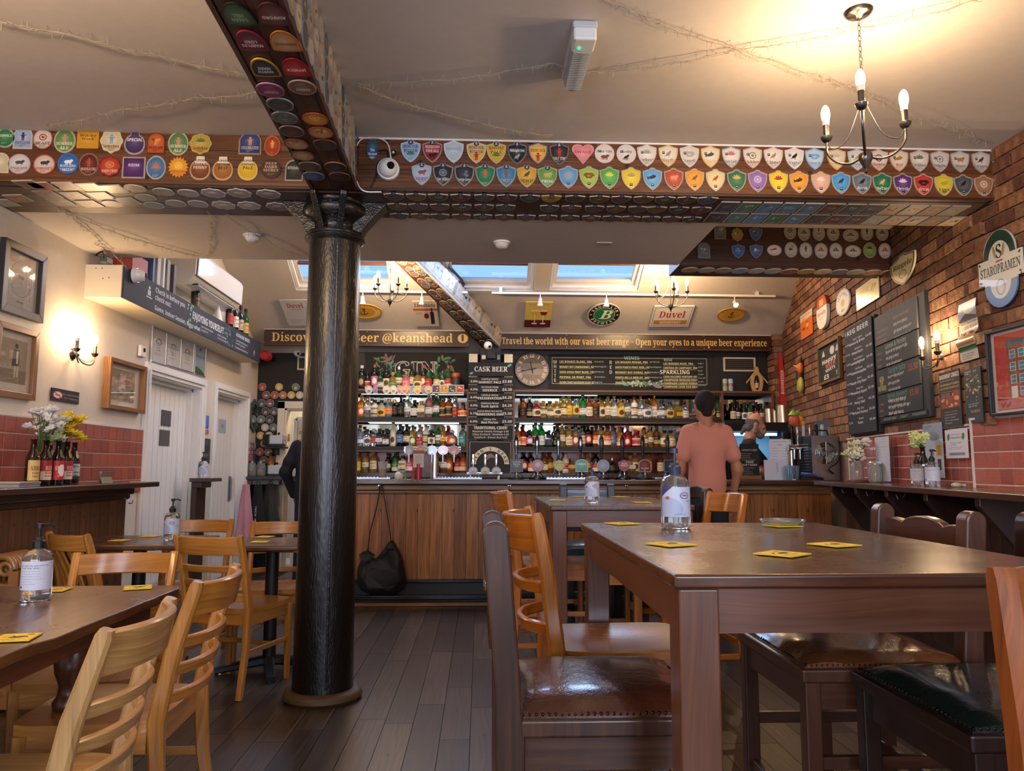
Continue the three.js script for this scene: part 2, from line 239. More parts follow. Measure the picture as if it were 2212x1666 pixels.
// ---------- right wall: brickwork over tiles ----------
{
const z1=-9.3,zp=-4.2,wallGeo=(x0,zA,zB,y0,y1,t)=>{const s=shapeOf([[RW.x(zA)+x0,-zA],[RW.x(zA)+x0+t,-zA],[RW.x(zB)+x0+t,-zB],[RW.x(zB)+x0,-zB]]);return place(new THREE.ExtrudeGeometry(s,{depth:y1 - y0,bevelEnabled:false}),0,0,0,-Math.PI / 2).translate(0,y0,0);};
const wall=struct('wall_right',um(merge([strip(wallGeo(0,zp,z1,0,4.9,0.25)),strip(bx(2.825,3.2,0,3.1,2.7,zp))])),M.mortar);
struct('wall_upper',um(bx(-2.95,4.3,2.95,4.95,-5.29,-5.4).translate(0,0,0)),M.slope);
const tones=[0x95694c,0xa2744f,0x855942,0x70493a,0xac8060,0x8c6b52].map((c)=>mat(c,0.85,{map:TX.brick,bumpMap:TX.lumps,bumpScale:0.004})),B=[];
const L=0.226,Hc=0.0762,dir=V(-0.172,0,1).normalize(),uvs=[0,1,2,3].map(()=>um(new THREE.BoxGeometry(0.214,0.0655,0.03,2,1,1))),half=um(new THREE.BoxGeometry(0.1,0.0655,0.03));
for (let c=0;c < 27;c++) {
const y=1.47+c*Hc;if (y > 3.6) break;
for (let k=-1;k < 24;k++) {
const d=k*L+(c % 2 ? L / 2 :0),z=zp - 0.115 - d*dir.z;if (z < -9.1) continue;
if (z > -5.7 ? y > 2.93 :y > SL.y(z)+0.05) continue;
B.push({p:V(RW.x(z),y,z),turn:RW.turn,geo:pick(uvs),dist:0});
}
if (y < 2.93) for (let k=0;k < 3;k++) B.push({p:V(2.825,y,zp+0.11+k*L+(c % 2 ? L / 2 :0)),turn:-Math.PI / 2,geo:pick(uvs)});
}
B.forEach((b)=>b.dist=b.p.distanceTo(EYE)+(b.p.z > -3.4 ? 9 :0));B.sort((a,b)=>a.dist - b.dist);
const rest=tones.map(()=>[]);
B.forEach((b,i)=>{
const t=Math.floor(rnd()*6);
if (i < 295) {const m=part(wall,'brick',b.geo,tones[t]);m.position.copy(b.p);m.rotation.set(rnd(-0.012,0.012),b.turn+rnd(-0.01,0.01),0);m.position.x -= rnd(-0.003,0.003);} else rest[t].push(b.geo.clone().rotateY(b.turn).translate(b.p.x,b.p.y,b.p.z));
});
// the pier in the far corner
const px0=3.49,pz=-8.77;
struct('wall_right_pier',um(merge([bx(px0+0.01,3.9,0,2.9,pz - 0.01,-9.25)])),M.mortar);
for (let c=0;c < 26;c++) {const y=1.0+c*Hc;if (y > SL.y(pz) - 0.03) break;for (let k=0;k < 2;k++) rest[Math.floor(rnd()*6)].push(um(new THREE.BoxGeometry(c % 2 ? 0.1+k*0.02 :k ? 0.06 :0.16,0.0655,0.03)).translate(px0+(c % 2 ? 0.05+k*0.115 :k ? 0.2 :0.08),y,pz));for (let k=0;k < 2;k++) rest[Math.floor(rnd()*6)].push(um(new THREE.BoxGeometry(0.03,0.0655,0.2)).translate(px0,y,pz - 0.1 - k*0.21));}
rest.forEach((r,i)=>{if (r.length) {const m=part(wall,'far_bricks',merge(r),tones[i]);m.userData.kind='stuff';}});
// tiles
const tt=[0xaa4c2e,0xa3472c,0xb05232,0x9a422a].map((c)=>mat(c,0.16,{clearcoat:0.6,clearcoatRoughness:0.1,bumpMap:TX.lumps,bumpScale:0.0015})),tl=new RoundedBoxGeometry(0.0975,0.0745,0.014,1,0.003),tp=new RoundedBoxGeometry(0.0985,0.0845,0.014,1,0.003),tL=new RoundedBoxGeometry(0.1045,0.0915,0.014,1,0.003);
const right=struct('wall_right_tiling',um(merge([strip(wallGeo(-0.012,zp,-6.5,1.08,1.446,0.02)),strip(bx(2.808,2.83,1.06,1.475,2,zp))])),M.grout);
for (let r=0;r < 5;r++) for (let k=0;k < 22;k++) {const z=zp - 0.06 - k*0.103,m=part(right,'tile',tl,pick(tt));m.position.set(RW.x(z) - 0.0085,1.402 - r*0.08,z);m.rotation.y=RW.turn;if (r > 3) m.visible=true;}
for (let r=0;r < 5;r++) for (let k=0;k < 9;k++) {const m=part(right,'tile',tp,pick(tt));m.position.set(2.8105,1.425 - r*0.09,zp+0.055+k*0.104);m.rotation.y=-Math.PI / 2;}
part(right,'cap_strip',strip(merge([strip(wallGeo(-0.02,zp,-6.5,1.444,1.456,0.03)),strip(bx(2.796,2.83,1.472,1.484,-2,zp - 0.01)),strip(bx(2.798,2.83,1.08,1.484,zp+0.002,zp - 0.01))])),mat(0xd8cfc4,0.5));
const left=struct('wall_left_tiling',um(bx(-2.71,-2.6855,1.05,1.487,0,-6.13)),M.grout);
for (let r=0;r < 5;r++) for (let k=0;k < 26;k++) {const m=part(left,'tile',tL,pick(tt));m.position.set(-2.687,1.438 - r*0.097,-6.073+k*0.11);m.rotation.y=Math.PI / 2;}
part(left,'cap_strip',um(bx(-2.7,-2.68,1.486,1.497,0,-6.13)),mat(0xd8cfc4,0.5));
}
// ---------- doors on the left ----------
function panelDoor(n,z0,z1,top,plates) {
const d=new THREE.Group();d.name='door_'+n;d.userData.kind='structure';scene.add(d);
const W=z0 - z1,zc=(z0+z1) / 2,xf=-2.83;
part(d,'door_backing',um(bx(xf - 0.04,xf - 0.015,0,top,z0,z1)),M.white);
const n2=Math.round(W / 0.105),w=W / n2,bg=um(new THREE.BoxGeometry(0.02,top - 0.01,w - 0.006));
for (let k=0;k < n2;k++) part(d,'board',bg,M.white).position.set(xf,top / 2,z1+w*(k+0.5));
const jamb=[];for (const [o,t] of [[0,0.018],[0.03,0.036],[0.06,0.026]]) jamb.push(bx(-2.72,-2.7+t,0,top+o+0.03,z0+o,z0+o+0.03),bx(-2.72,-2.7+t,0,top+o+0.03,z1 - o - 0.03,z1 - o),bx(-2.72,-2.7+t,top+o,top+o+0.03,z1 - o,z0+o));
jamb.push(bx(-2.9,-2.7,0,top,z0+0.02,z0 - 0.012),bx(-2.9,-2.7,0,top,z1 - 0.02,z1+0.012),bx(-2.9,-2.7,top - 0.012,top+0.02,z0,z1),bx(-2.82,-2.77,0,top,z1+0.01,z1+0.04),bx(-2.82,-2.77,top - 0.04,top,z0,z1));
part(d,'door_frame',um(merge(jamb)),M.white);
return d;
}
const door1=panelDoor(1,-6.22,-7.37,1.95),door2=panelDoor(2,-7.78,-8.77,1.965);
// ---------- beams ----------
const ZB=-3.9,ZB2=-4.33,YB=2.66,BF=ZB+0.012;
const beamMain=thing('ceiling_beam','long brown timber-clad main beam across the room resting on the black column','beam',[0,YB,ZB]);
{
const b=beamMain;part(b,'core',um(bx(-2.7,2.9,0.012,0.29,-0.42,-0.012)),M.beamDark);
for (let k=0;k < 3;k++) {const y=0.024+k*0.089;for (const [a,c] of [[-2.7,-0.9],[-0.66,0.7+k*0.2],[0.702+k*0.2,2.88]]) part(b,'face_board',um(bx(a,c,y+0.001,y+0.0875,-0.012,0.004),1),M.beam);}
for (const [a,c] of [[-2.7,-0.9],[-0.66,2.88]]) {part(b,'moulding',um(bx(a,c,0.012,0.022,-0.01,0.012)),M.beam);part(b,'moulding',um(bx(a,c,0.0,0.012,-0.03,0.006)),M.beamDark);}
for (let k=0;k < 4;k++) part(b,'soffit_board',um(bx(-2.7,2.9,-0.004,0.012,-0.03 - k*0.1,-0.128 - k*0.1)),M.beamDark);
part(b,'ceiling_bead',um(bx(-0.66,2.86,0.281,0.29,-0.01,0.01)),M.white);
}
const LB={a:V(-0.782,YB,-3.89),b:V(-0.70,YB,0.3)};// centre line of the beam that runs towards the viewer
const beamLong=thing('ceiling_beam','dark timber beam running from the column towards the viewer, plastered with pump clips','beam',LB.a,Math.atan2(LB.b.x - LB.a.x,LB.b.z - LB.a.z));
{
const b=beamLong,L=4.2;
part(b,'core',um(bx(-0.112,0.112,0.012,0.29,0,L)),M.beamDark);
for (let k=0;k < 2;k++) part(b,'soffit_board',um(bx(-0.1+k*0.101,-0.001+k*0.101,-0.002,0.012,0.0,L)),M.beamDark);
for (const s of [-1,1]) {part(b,'edge_moulding',um(bx(s*0.104,s*0.122,-0.006,0.03,0,L)),M.beamDark);for (let k=0;k < 3;k++) part(b,'side_board',um(bx(s*0.112,s*0.118,0.031+k*0.087,0.116+k*0.087,0,L)),M.beamDark);}
}
const ZR=-5.29;
const beamRear=thing('ceiling_beam','dark beam with two rows of oval clips behind the main beam at upper right','beam',[0,YB,ZR]);
{
const b=beamRear;part(b,'core',um(bx(1.43,3.2,0.012,0.29,-0.3,-0.01)),M.beamDark);
for (let k=0;k < 3;k++) part(b,'face_board',um(bx(1.43,3.0,0.03+k*0.087,0.1155+k*0.087,-0.012,0.003)),M.beamDark);
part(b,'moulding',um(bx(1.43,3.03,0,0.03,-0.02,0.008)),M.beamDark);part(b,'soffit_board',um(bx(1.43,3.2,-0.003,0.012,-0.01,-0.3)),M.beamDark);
}
// the sloping valley beam over the bar
const VB={a:V(0.13,2.62,-8.82),b:onPlane(882,566,SL.n,SL.n.dot(V(0,3.045,-8.336)) - 0.19)};
VB.b.add(VB.b.clone().sub(VB.a).multiplyScalar(0.25));
const beamValley=thing('ceiling_beam','sloping boxed beam under the roof, from the low ceiling down to the bar sign','beam',VB.a);
VB.len=VB.b.distanceTo(VB.a);
{const z=VB.b.clone().sub(VB.a).normalize(),x=V(0,1,0).cross(z).normalize(),y=z.clone().cross(x);VB.x=x;VB.y=y;VB.z=z;beamValley.quaternion.setFromRotationMatrix(new THREE.Matrix4().makeBasis(x,y,z));
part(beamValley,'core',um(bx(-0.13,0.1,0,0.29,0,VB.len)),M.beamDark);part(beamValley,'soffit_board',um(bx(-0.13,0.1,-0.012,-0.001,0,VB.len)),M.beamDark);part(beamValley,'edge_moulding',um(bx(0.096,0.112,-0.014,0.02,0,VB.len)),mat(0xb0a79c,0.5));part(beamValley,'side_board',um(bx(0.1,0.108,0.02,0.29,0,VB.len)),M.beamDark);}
// ---------- iron column ----------
{
const c=thing('iron_column','black painted cast iron column with bracketed capital and worn wooden ring at its foot','column',[-0.815,0,-4.127]);
part(c,'base_ring',lathe([[0.15,0.001],[0.19,0.001],[0.205,0.02],[0.2,0.035],[0.192,0.05],[0.175,0.056],[0.15,0.058]],36),wood(0x5e4a30,0.6,'pine',0));
part(c,'shaft',lathe([[0.157,0.0],[0.157,0.05],[0.154,0.4],[0.149,1.2],[0.142,2.0],[0.138,2.45],[0.138,2.47]],48),M.iron);
part(c,'seam',sweep([[0.045,0.08,0.147],[0.044,0.8,0.1435],[0.041,1.5,0.1395],[0.04,2.4,0.131]],0.012,0.012,[1,0,0]),M.iron);
part(c,'collar',lathe([[0.13,2.425],[0.142,2.428],[0.15,2.438],[0.163,2.445],[0.166,2.452],[0.163,2.46],[0.152,2.464],[0.156,2.474],[0.152,2.484],[0.13,2.486]],40),M.iron);
part(c,'capital',lathe([[0.12,2.48],[0.11,2.5],[0.115,2.53],[0.14,2.555],[0.17,2.575],[0.182,2.6],[0.178,2.625],[0.16,2.64],[0.165,2.65],[0.165,2.656],[0.1,2.656]],40),M.iron);
for (const [a,l] of [[0,0.13],[Math.PI,0.13],[Math.PI / 2 - 0.35,0.09],[Math.PI / 2+0.35,0.09],[-Math.PI / 2,0.09]]) {// brackets
const s=new THREE.Shape();s.moveTo(0.1,0);s.lineTo(0.15,0);s.quadraticCurveTo(0.175,0.05,0.15+l,0.155);s.lineTo(0.155+l,0.172);s.lineTo(0.1,0.172);s.closePath();
const wide=l > 0.1 ? 0.1 :0.026,g=extrude(s,wide,0.004);g.translate(0,2.485,-wide / 2).rotateY(-a);part(c,'bracket',g,M.iron);
}
}
// ---------- lamps ----------
const bulbMat=new THREE.MeshStandardMaterial({color:0xffffff,emissive:0xffe6b8,emissiveIntensity:2.6,roughness:0.4}),bulbGeo=lathe([[0.001,-0.026],[0.013,-0.026],[0.0165,-0.012],[0.0175,0.0],[0.0165,0.014],[0.012,0.028],[0.006,0.036],[0.001,0.039]],16),bulbBase=lathe([[0.001,-0.046],[0.0125,-0.046],[0.0145,-0.026],[0.0005,-0.0255]],16);
const candle=lathe([[0.001,-0.092],[0.0115,-0.092],[0.0115,-0.046],[0.001,-0.0455]],14),cup=lathe([[0.004,-0.118],[0.008,-0.117],[0.014,-0.112],[0.02,-0.103],[0.0225,-0.094],[0.0215,-0.093],[0.018,-0.099],[0.001,-0.1]],20);
function bulb(parent,x,y,z,I,metal) {// y is the bulb's middle
const b=part(parent,'bulb',bulbGeo,bulbMat);b.position.set(x,y,z);
part(parent,'bulb_base',bulbBase,mat(0xe8e2d4,0.5)).position.set(x,y,z);part(parent,'candle_tube',candle,metal).position.set(x,y,z);part(parent,'drip_cup',cup,metal).position.set(x,y,z);
const l=new THREE.PointLight(WARM,I,0,2);l.position.set(x,y,z);l.castShadow=true;l.shadow.radius=1.2;parent.add(l);l.name='bulb_light';
}
function chandelier(at,n,R,turn,top,label,I,small) {
const c=thing('chandelier',label,'chandelier',at,turn),m=M.pewter;// at: the middle at bulb height
const canopy=top - at.y,ch0=0.1;
part(c,'canopy',lathe([[0.001,canopy - 0.032],[0.012,canopy - 0.03],[0.018,canopy - 0.02],[0.04,canopy - 0.016],[0.05,canopy - 0.008],[0.054,canopy - 0.001],[0.001,canopy - 0.0005]],28),m);
const links=[];for (let y=ch0+0.014,k=0;y < canopy - 0.034;y += 0.021,k++) {const t=new THREE.TorusGeometry(0.0075,0.0017,6,12);t.scale(0.75,1.6,1);links.push(t.rotateY(k % 2 ? Math.PI / 2 :0).translate(0,y,0));}
part(c,'chain',merge(links),m);part(c,'hanging_ring',new THREE.TorusGeometry(0.011,0.002,6,16).translate(0,ch0,0),M.brass);
part(c,'stem',lathe([[0.001,0.09],[0.006,0.088],[0.007,0.02],[0.004,0.01],[0.004,-0.22],[0.024,-0.222],[0.026,-0.24],[0.02,-0.252],[0.012,-0.268],[0.007,-0.278],[0.004,-0.284],[0.006,-0.292],[0.001,-0.298]],20),m);
for (let k=0;k < n;k++) {
const a=k / n*2*Math.PI,dx=Math.cos(a),dz=-Math.sin(a),q=(r,y)=>V(r*dx,y,r*dz);
part(c,'arm',tube([q(0.015,-0.232),q(0.06,-0.238),q(R*0.72,-0.215),q(R*0.98,-0.165),q(R,-0.115)],0.0048,20,7),m);
part(c,'wire_scroll',tube([q(0.004,0.02),q(0.02,-0.04),q(R*0.5,-0.145),q(R*0.85,-0.155),q(R*0.97,-0.12)],0.0022,20,5),m);
bulb(c,R*dx,0,R*dz,I,m);
}
return c;
}
chandelier(V(1.445,2.6,-2.68),3,0.16,0,2.95,'nearest three-arm pewter chandelier hanging from the front ceiling at right',BULB.big);
chandelier(V(-1.6,2.6,-1.7),3,0.16,0.4,2.95,'three-arm pewter chandelier on the front ceiling at left, above the old table',BULB.big*1.7);
const cA=onZ(843,600,-7.4),cB=onZ(1448,612,-7.4);
chandelier(cA,5,0.165,0.3,SL.y(-7.4),'five-arm chandelier over the bar, left one beside the column',BULB.back);
chandelier(cB,5,0.165,0.9,SL.y(-7.4),'five-arm chandelier over the bar, right one in front of the skylight wall',BULB.back);
function wallLight(at,turn,label,I) {
const w=thing('wall_light',label,'wall light',at,turn),m=M.pewter;// local z out of the wall
part(w,'back_plate',place(lathe([[0.001,0.022],[0.012,0.022],[0.024,0.014],[0.036,0.008],[0.04,0.001],[0.001,0]],24),0,0,0,Math.PI / 2),m);
part(w,'boss',ball(0.014,0,-0.005,0.03),m);
for (const s of [-1,1]) {part(w,'arm',tube([[0,-0.01,0.03],[s*0.02,-0.05,0.05],[s*0.065,-0.065,0.075],[s*0.105,-0.045,0.085],[s*0.115,-0.005,0.085]],0.0045,18,7),m);part(w,'wire_scroll',tube([[0,-0.02,0.035],[s*0.05,-0.045,0.06],[s*0.1,-0.03,0.085]],0.002,12,5),m);bulb(w,s*0.115,0.115,0.085,I,m);}
}
wallLight(onX(157,765,-2.7).setX(-2.7),Math.PI / 2,'two-candle pewter wall light on the cream left wall above the no smoking sign',BULB.wall);
wallLight(onRW(2040,772,0).add(V(-0.0,0,0)),RW.turn,'two-candle brass wall light on the brick wall beside the menu boards',BULB.wall);
// ---------- pump clips on the beams ----------
const CW=92,CHT=112;
const outlines={
shield:(w,h)=>{const s=new THREE.Shape(),a=w / 2,b=h / 2;s.moveTo(0,-b);s.bezierCurveTo(a*0.75,-b*0.62,a,-b*0.1,a*0.96,b*0.62);s.lineTo(a*0.3,b*0.8);s.bezierCurveTo(a*0.28,b,-a*0.28,b,-a*0.3,b*0.8);s.lineTo(-a*0.96,b*0.62);s.bezierCurveTo(-a,-b*0.1,-a*0.75,-b*0.62,0,-b);return s;},
crest:(w,h)=>{const s=new THREE.Shape(),a=w / 2,b=h / 2;s.moveTo(0,-b);s.bezierCurveTo(a*0.75,-b*0.62,a,-b*0.1,a*0.97,b*0.68);s.quadraticCurveTo(a*0.3,b*0.82,0,b);s.quadraticCurveTo(-a*0.3,b*0.82,-a*0.97,b*0.68);s.bezierCurveTo(-a,-b*0.1,-a*0.75,-b*0.62,0,-b);return s;},
heart:(w,h)=>{const s=new THREE.Shape(),a=w / 2,b=h / 2;s.moveTo(0,-b);s.lineTo(a*0.9,b*0.2);s.bezierCurveTo(a*1.2,b*0.85,a*0.4,b*1.2,0,b*0.72);s.bezierCurveTo(-a*0.4,b*1.2,-a*1.2,b*0.85,-a*0.9,b*0.2);s.closePath();return s;},
oval:(w,h)=>shapeOf(ellPts(w,h)),square:(w,h)=>shapeOf(rectPts(w,h)),
dome:(w,h)=>{const s=new THREE.Shape(),a=w / 2,b=h / 2;s.moveTo(-a*0.96,b*0.9);s.quadraticCurveTo(0,b*1.1,a*0.96,b*0.9);s.bezierCurveTo(a*1.1,-b*0.2,a*0.6,-b,0,-b);s.bezierCurveTo(-a*0.6,-b,-a*1.1,-b*0.2,-a*0.96,b*0.9);return s;},
fancy:(w,h)=>shapeOf(Array.from({length:40},(_,i)=>{const t=i / 40*2*Math.PI,k=1+0.06*Math.cos(8*t) - (Math.sin(t) > 0.6 ? 0.04 :0);return [w / 2*k*Math.cos(t)*(0.86+0.14*Math.abs(Math.cos(t))),h / 2*k*Math.sin(t)];})),
sun:(w,h)=>shapeOf(Array.from({length:36},(_,i)=>{const t=i / 36*2*Math.PI,k=i % 2 ? 0.8 :1;return [w / 2*k*Math.cos(t),h / 2*k*Math.sin(t)];})),
arch:(w,h)=>{const s=new THREE.Shape(),a=w / 2,b=h / 2;s.moveTo(-a,-b);s.lineTo(a,-b);s.lineTo(a,b*0.2);s.absarc(0,b*0.2,a,0,Math.PI);s.closePath();return s;},
jar:(w,h)=>{const s=new THREE.Shape(),a=w / 2,b=h / 2;s.moveTo(-a*0.35,b);s.lineTo(a*0.35,b);s.lineTo(a*0.4,b*0.62);s.bezierCurveTo(a*1.15,b*0.4,a*1.15,-b,0,-b);s.bezierCurveTo(-a*1.15,-b,-a*1.15,b*0.4,-a*0.4,b*0.62);s.closePath();return s;},
};
const motifs={
bird:(g,c)=>{g.fillStyle=c;g.beginPath();g.ellipse(0,0,13,7,-0.6,0,7);g.fill();g.beginPath();g.arc(9,-10,5,0,7);g.fill();g.beginPath();g.moveTo(-8,4);g.lineTo(-20,14);g.lineTo(-4,9);g.fill();g.fillRect(-1,6,2,10);g.fillRect(4,5,2,10);},
beast:(g,c)=>{g.fillStyle=c;g.beginPath();g.ellipse(0,0,17,9,0,0,7);g.fill();g.beginPath();g.arc(15,-6,7,0,7);g.fill();for (const x of [-12,-6,6,11]) g.fillRect(x,5,3,10);},
fish:(g,c)=>{g.fillStyle=c;g.beginPath();g.ellipse(0,0,18,8,-0.3,0,7);g.fill();g.beginPath();g.moveTo(-12,4);g.lineTo(-26,-4);g.lineTo(-22,14);g.fill();g.beginPath();g.moveTo(0,-6);g.lineTo(4,-17);g.lineTo(10,-5);g.fill();},
moth:(g,c)=>{g.fillStyle=c;for (const s of [-1,1]) {g.beginPath();g.ellipse(s*13,-6,14,8,s*0.4,0,7);g.fill();g.beginPath();g.ellipse(s*9,7,9,6,-s*0.5,0,7);g.fill();} g.fillRect(-2,-14,4,28);},
man:(g,c)=>{g.fillStyle=c;g.beginPath();g.arc(0,-15,6,0,7);g.fill();g.fillRect(-7,-9,14,16);g.fillRect(-6,6,5,15);g.fillRect(1,6,5,15);g.fillRect(-13,-7,6,4);g.fillRect(7,-9,7,4);},
leaf:(g,c)=>{g.fillStyle=c;for (let k=0;k < 5;k++) {g.save();g.rotate(-1.2+k*0.6);g.beginPath();g.ellipse(0,-11,4,11,0,0,7);g.fill();g.restore();}},
ring:(g,c)=>{g.strokeStyle=c;g.lineWidth=5;g.beginPath();g.arc(0,0,15,0,7);g.stroke();g.fillStyle=c;g.beginPath();g.arc(0,0,7,0,7);g.fill();},
boat:(g,c)=>{g.fillStyle=c;g.fillRect(-22,6,44,7);g.beginPath();g.moveTo(-2,4);g.lineTo(-2,-20);g.lineTo(15,4);g.fill();g.beginPath();g.moveTo(-5,4);g.lineTo(-5,-14);g.lineTo(-16,4);g.fill();},
anchor:(g,c)=>{g.strokeStyle=c;g.lineWidth=4;g.beginPath();g.moveTo(0,-16);g.lineTo(0,16);g.moveTo(-9,-8);g.lineTo(9,-8);g.stroke();g.beginPath();g.arc(0,2,15,0.2,Math.PI - 0.2);g.stroke();g.beginPath();g.arc(0,-19,4,0,7);g.stroke();},
blob:(g,c)=>{for (let k=0;k < 7;k++) {g.fillStyle=k % 2 ? c :'rgba(0,0,0,.25)';g.beginPath();g.ellipse(rnd(-18,18),rnd(-14,14),rnd(4,12),rnd(3,9),rnd(0,3),0,7);g.fill();}},
none:()=>{},
};
const darker=(hex,k)=>'#'+new THREE.Color(hex).multiplyScalar(k).getHexString();
function outline(g,shape,w,h,k) {// the plate's own outline on its print
const pts=shape.getPoints(8);let a=1e9,b=1e9,c=-1e9,d=-1e9;for (const p of pts) {a=Math.min(a,p.x);c=Math.max(c,p.x);b=Math.min(b,p.y);d=Math.max(d,p.y);}
const mx=(a+c) / 2,my=(b+d) / 2;g.beginPath();pts.forEach((p,i)=>{const x=w / 2+(p.x - mx) / (c - a)*w*k,y=h / 2 - (p.y - my) / (d - b)*h*k;i ? g.lineTo(x,y) :g.moveTo(x,y);});g.closePath();
}
// spec: outline, ground, rim, ink, words ('/' between lines), motif, its colour, words higher or lower, logo
function clipCell(kind,ground,rim,ink,words='',motif='none',mc='#333',low=0,logo='',serif=1,w=CW,h=CHT) {
const shape=outlines[kind](w / 100,h / 100);
return cell(w,h,(g)=>{
g.fillStyle=rim;g.fillRect(-2,-2,w+4,h+4);
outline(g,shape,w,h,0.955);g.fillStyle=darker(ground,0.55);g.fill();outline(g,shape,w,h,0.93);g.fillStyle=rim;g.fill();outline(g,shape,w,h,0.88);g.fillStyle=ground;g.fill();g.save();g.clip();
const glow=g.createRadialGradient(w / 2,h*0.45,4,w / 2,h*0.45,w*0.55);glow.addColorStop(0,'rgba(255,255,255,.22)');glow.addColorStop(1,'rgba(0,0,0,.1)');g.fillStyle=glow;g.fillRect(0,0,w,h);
g.save();g.translate(w / 2,h*(low ? 0.42 :0.66));g.scale(w / 92,w / 92);motifs[motif](g,mc);g.restore();
const L=words ? words.split('/') :[],y0=h*(low ? 0.7 :0.38),dy=Math.min(20,h*0.19);
L.forEach((t,i)=>text(g,t,w / 2,y0+(i - (L.length - 1) / 2)*dy,dy,ink,{f:serif ? 'serif' :'sans-serif',max:w*(i && kind !== 'oval' ? 0.68 :0.76)}));
if (low || kind === 'oval') scribble(g,w*0.33,h*(low ? 0.8 :0.74),w*0.34,4,ink,2);
g.restore();
if (logo === 'crest') {g.fillStyle='#2b3048';g.beginPath();g.arc(w / 2,h*0.11,w*0.13,0,7);g.fill();g.fillStyle='#b9bcc9';g.fillRect(w*0.44,h*0.11,w*0.12,5);g.beginPath();g.arc(w / 2,h*0.07,4,0,7);g.fill();}
if (logo === 'box') {g.fillStyle='#20242c';g.fillRect(w*0.2,h*0.32,11,12);g.fillStyle='#e9e9e9';g.fillRect(w*0.22,h*0.35,7,3);}
if (logo === 'low') {g.fillStyle='#20242c';g.fillRect(w*0.42,h*0.72,14,12);g.fillStyle='#e9e9e9';g.fillRect(w*0.44,h*0.745,10,3);}
});
}
const clipMat=(c)=>printed(c,0.32,{clearcoat:0.3,clearcoatRoughness:0.15});
function clip(kind,c,w,h,at,n,up,label,group,spin=0) {
const g=plate(outlines[kind](w,h),0.006,c);if (spin) g.rotateZ(spin);
return face(solo('pump_clip',label,'pump clip',g,clipMat(c),at,0,group),n,up);
}
const ZP=V(0,0,1),DOWN=V(0,-1,0);
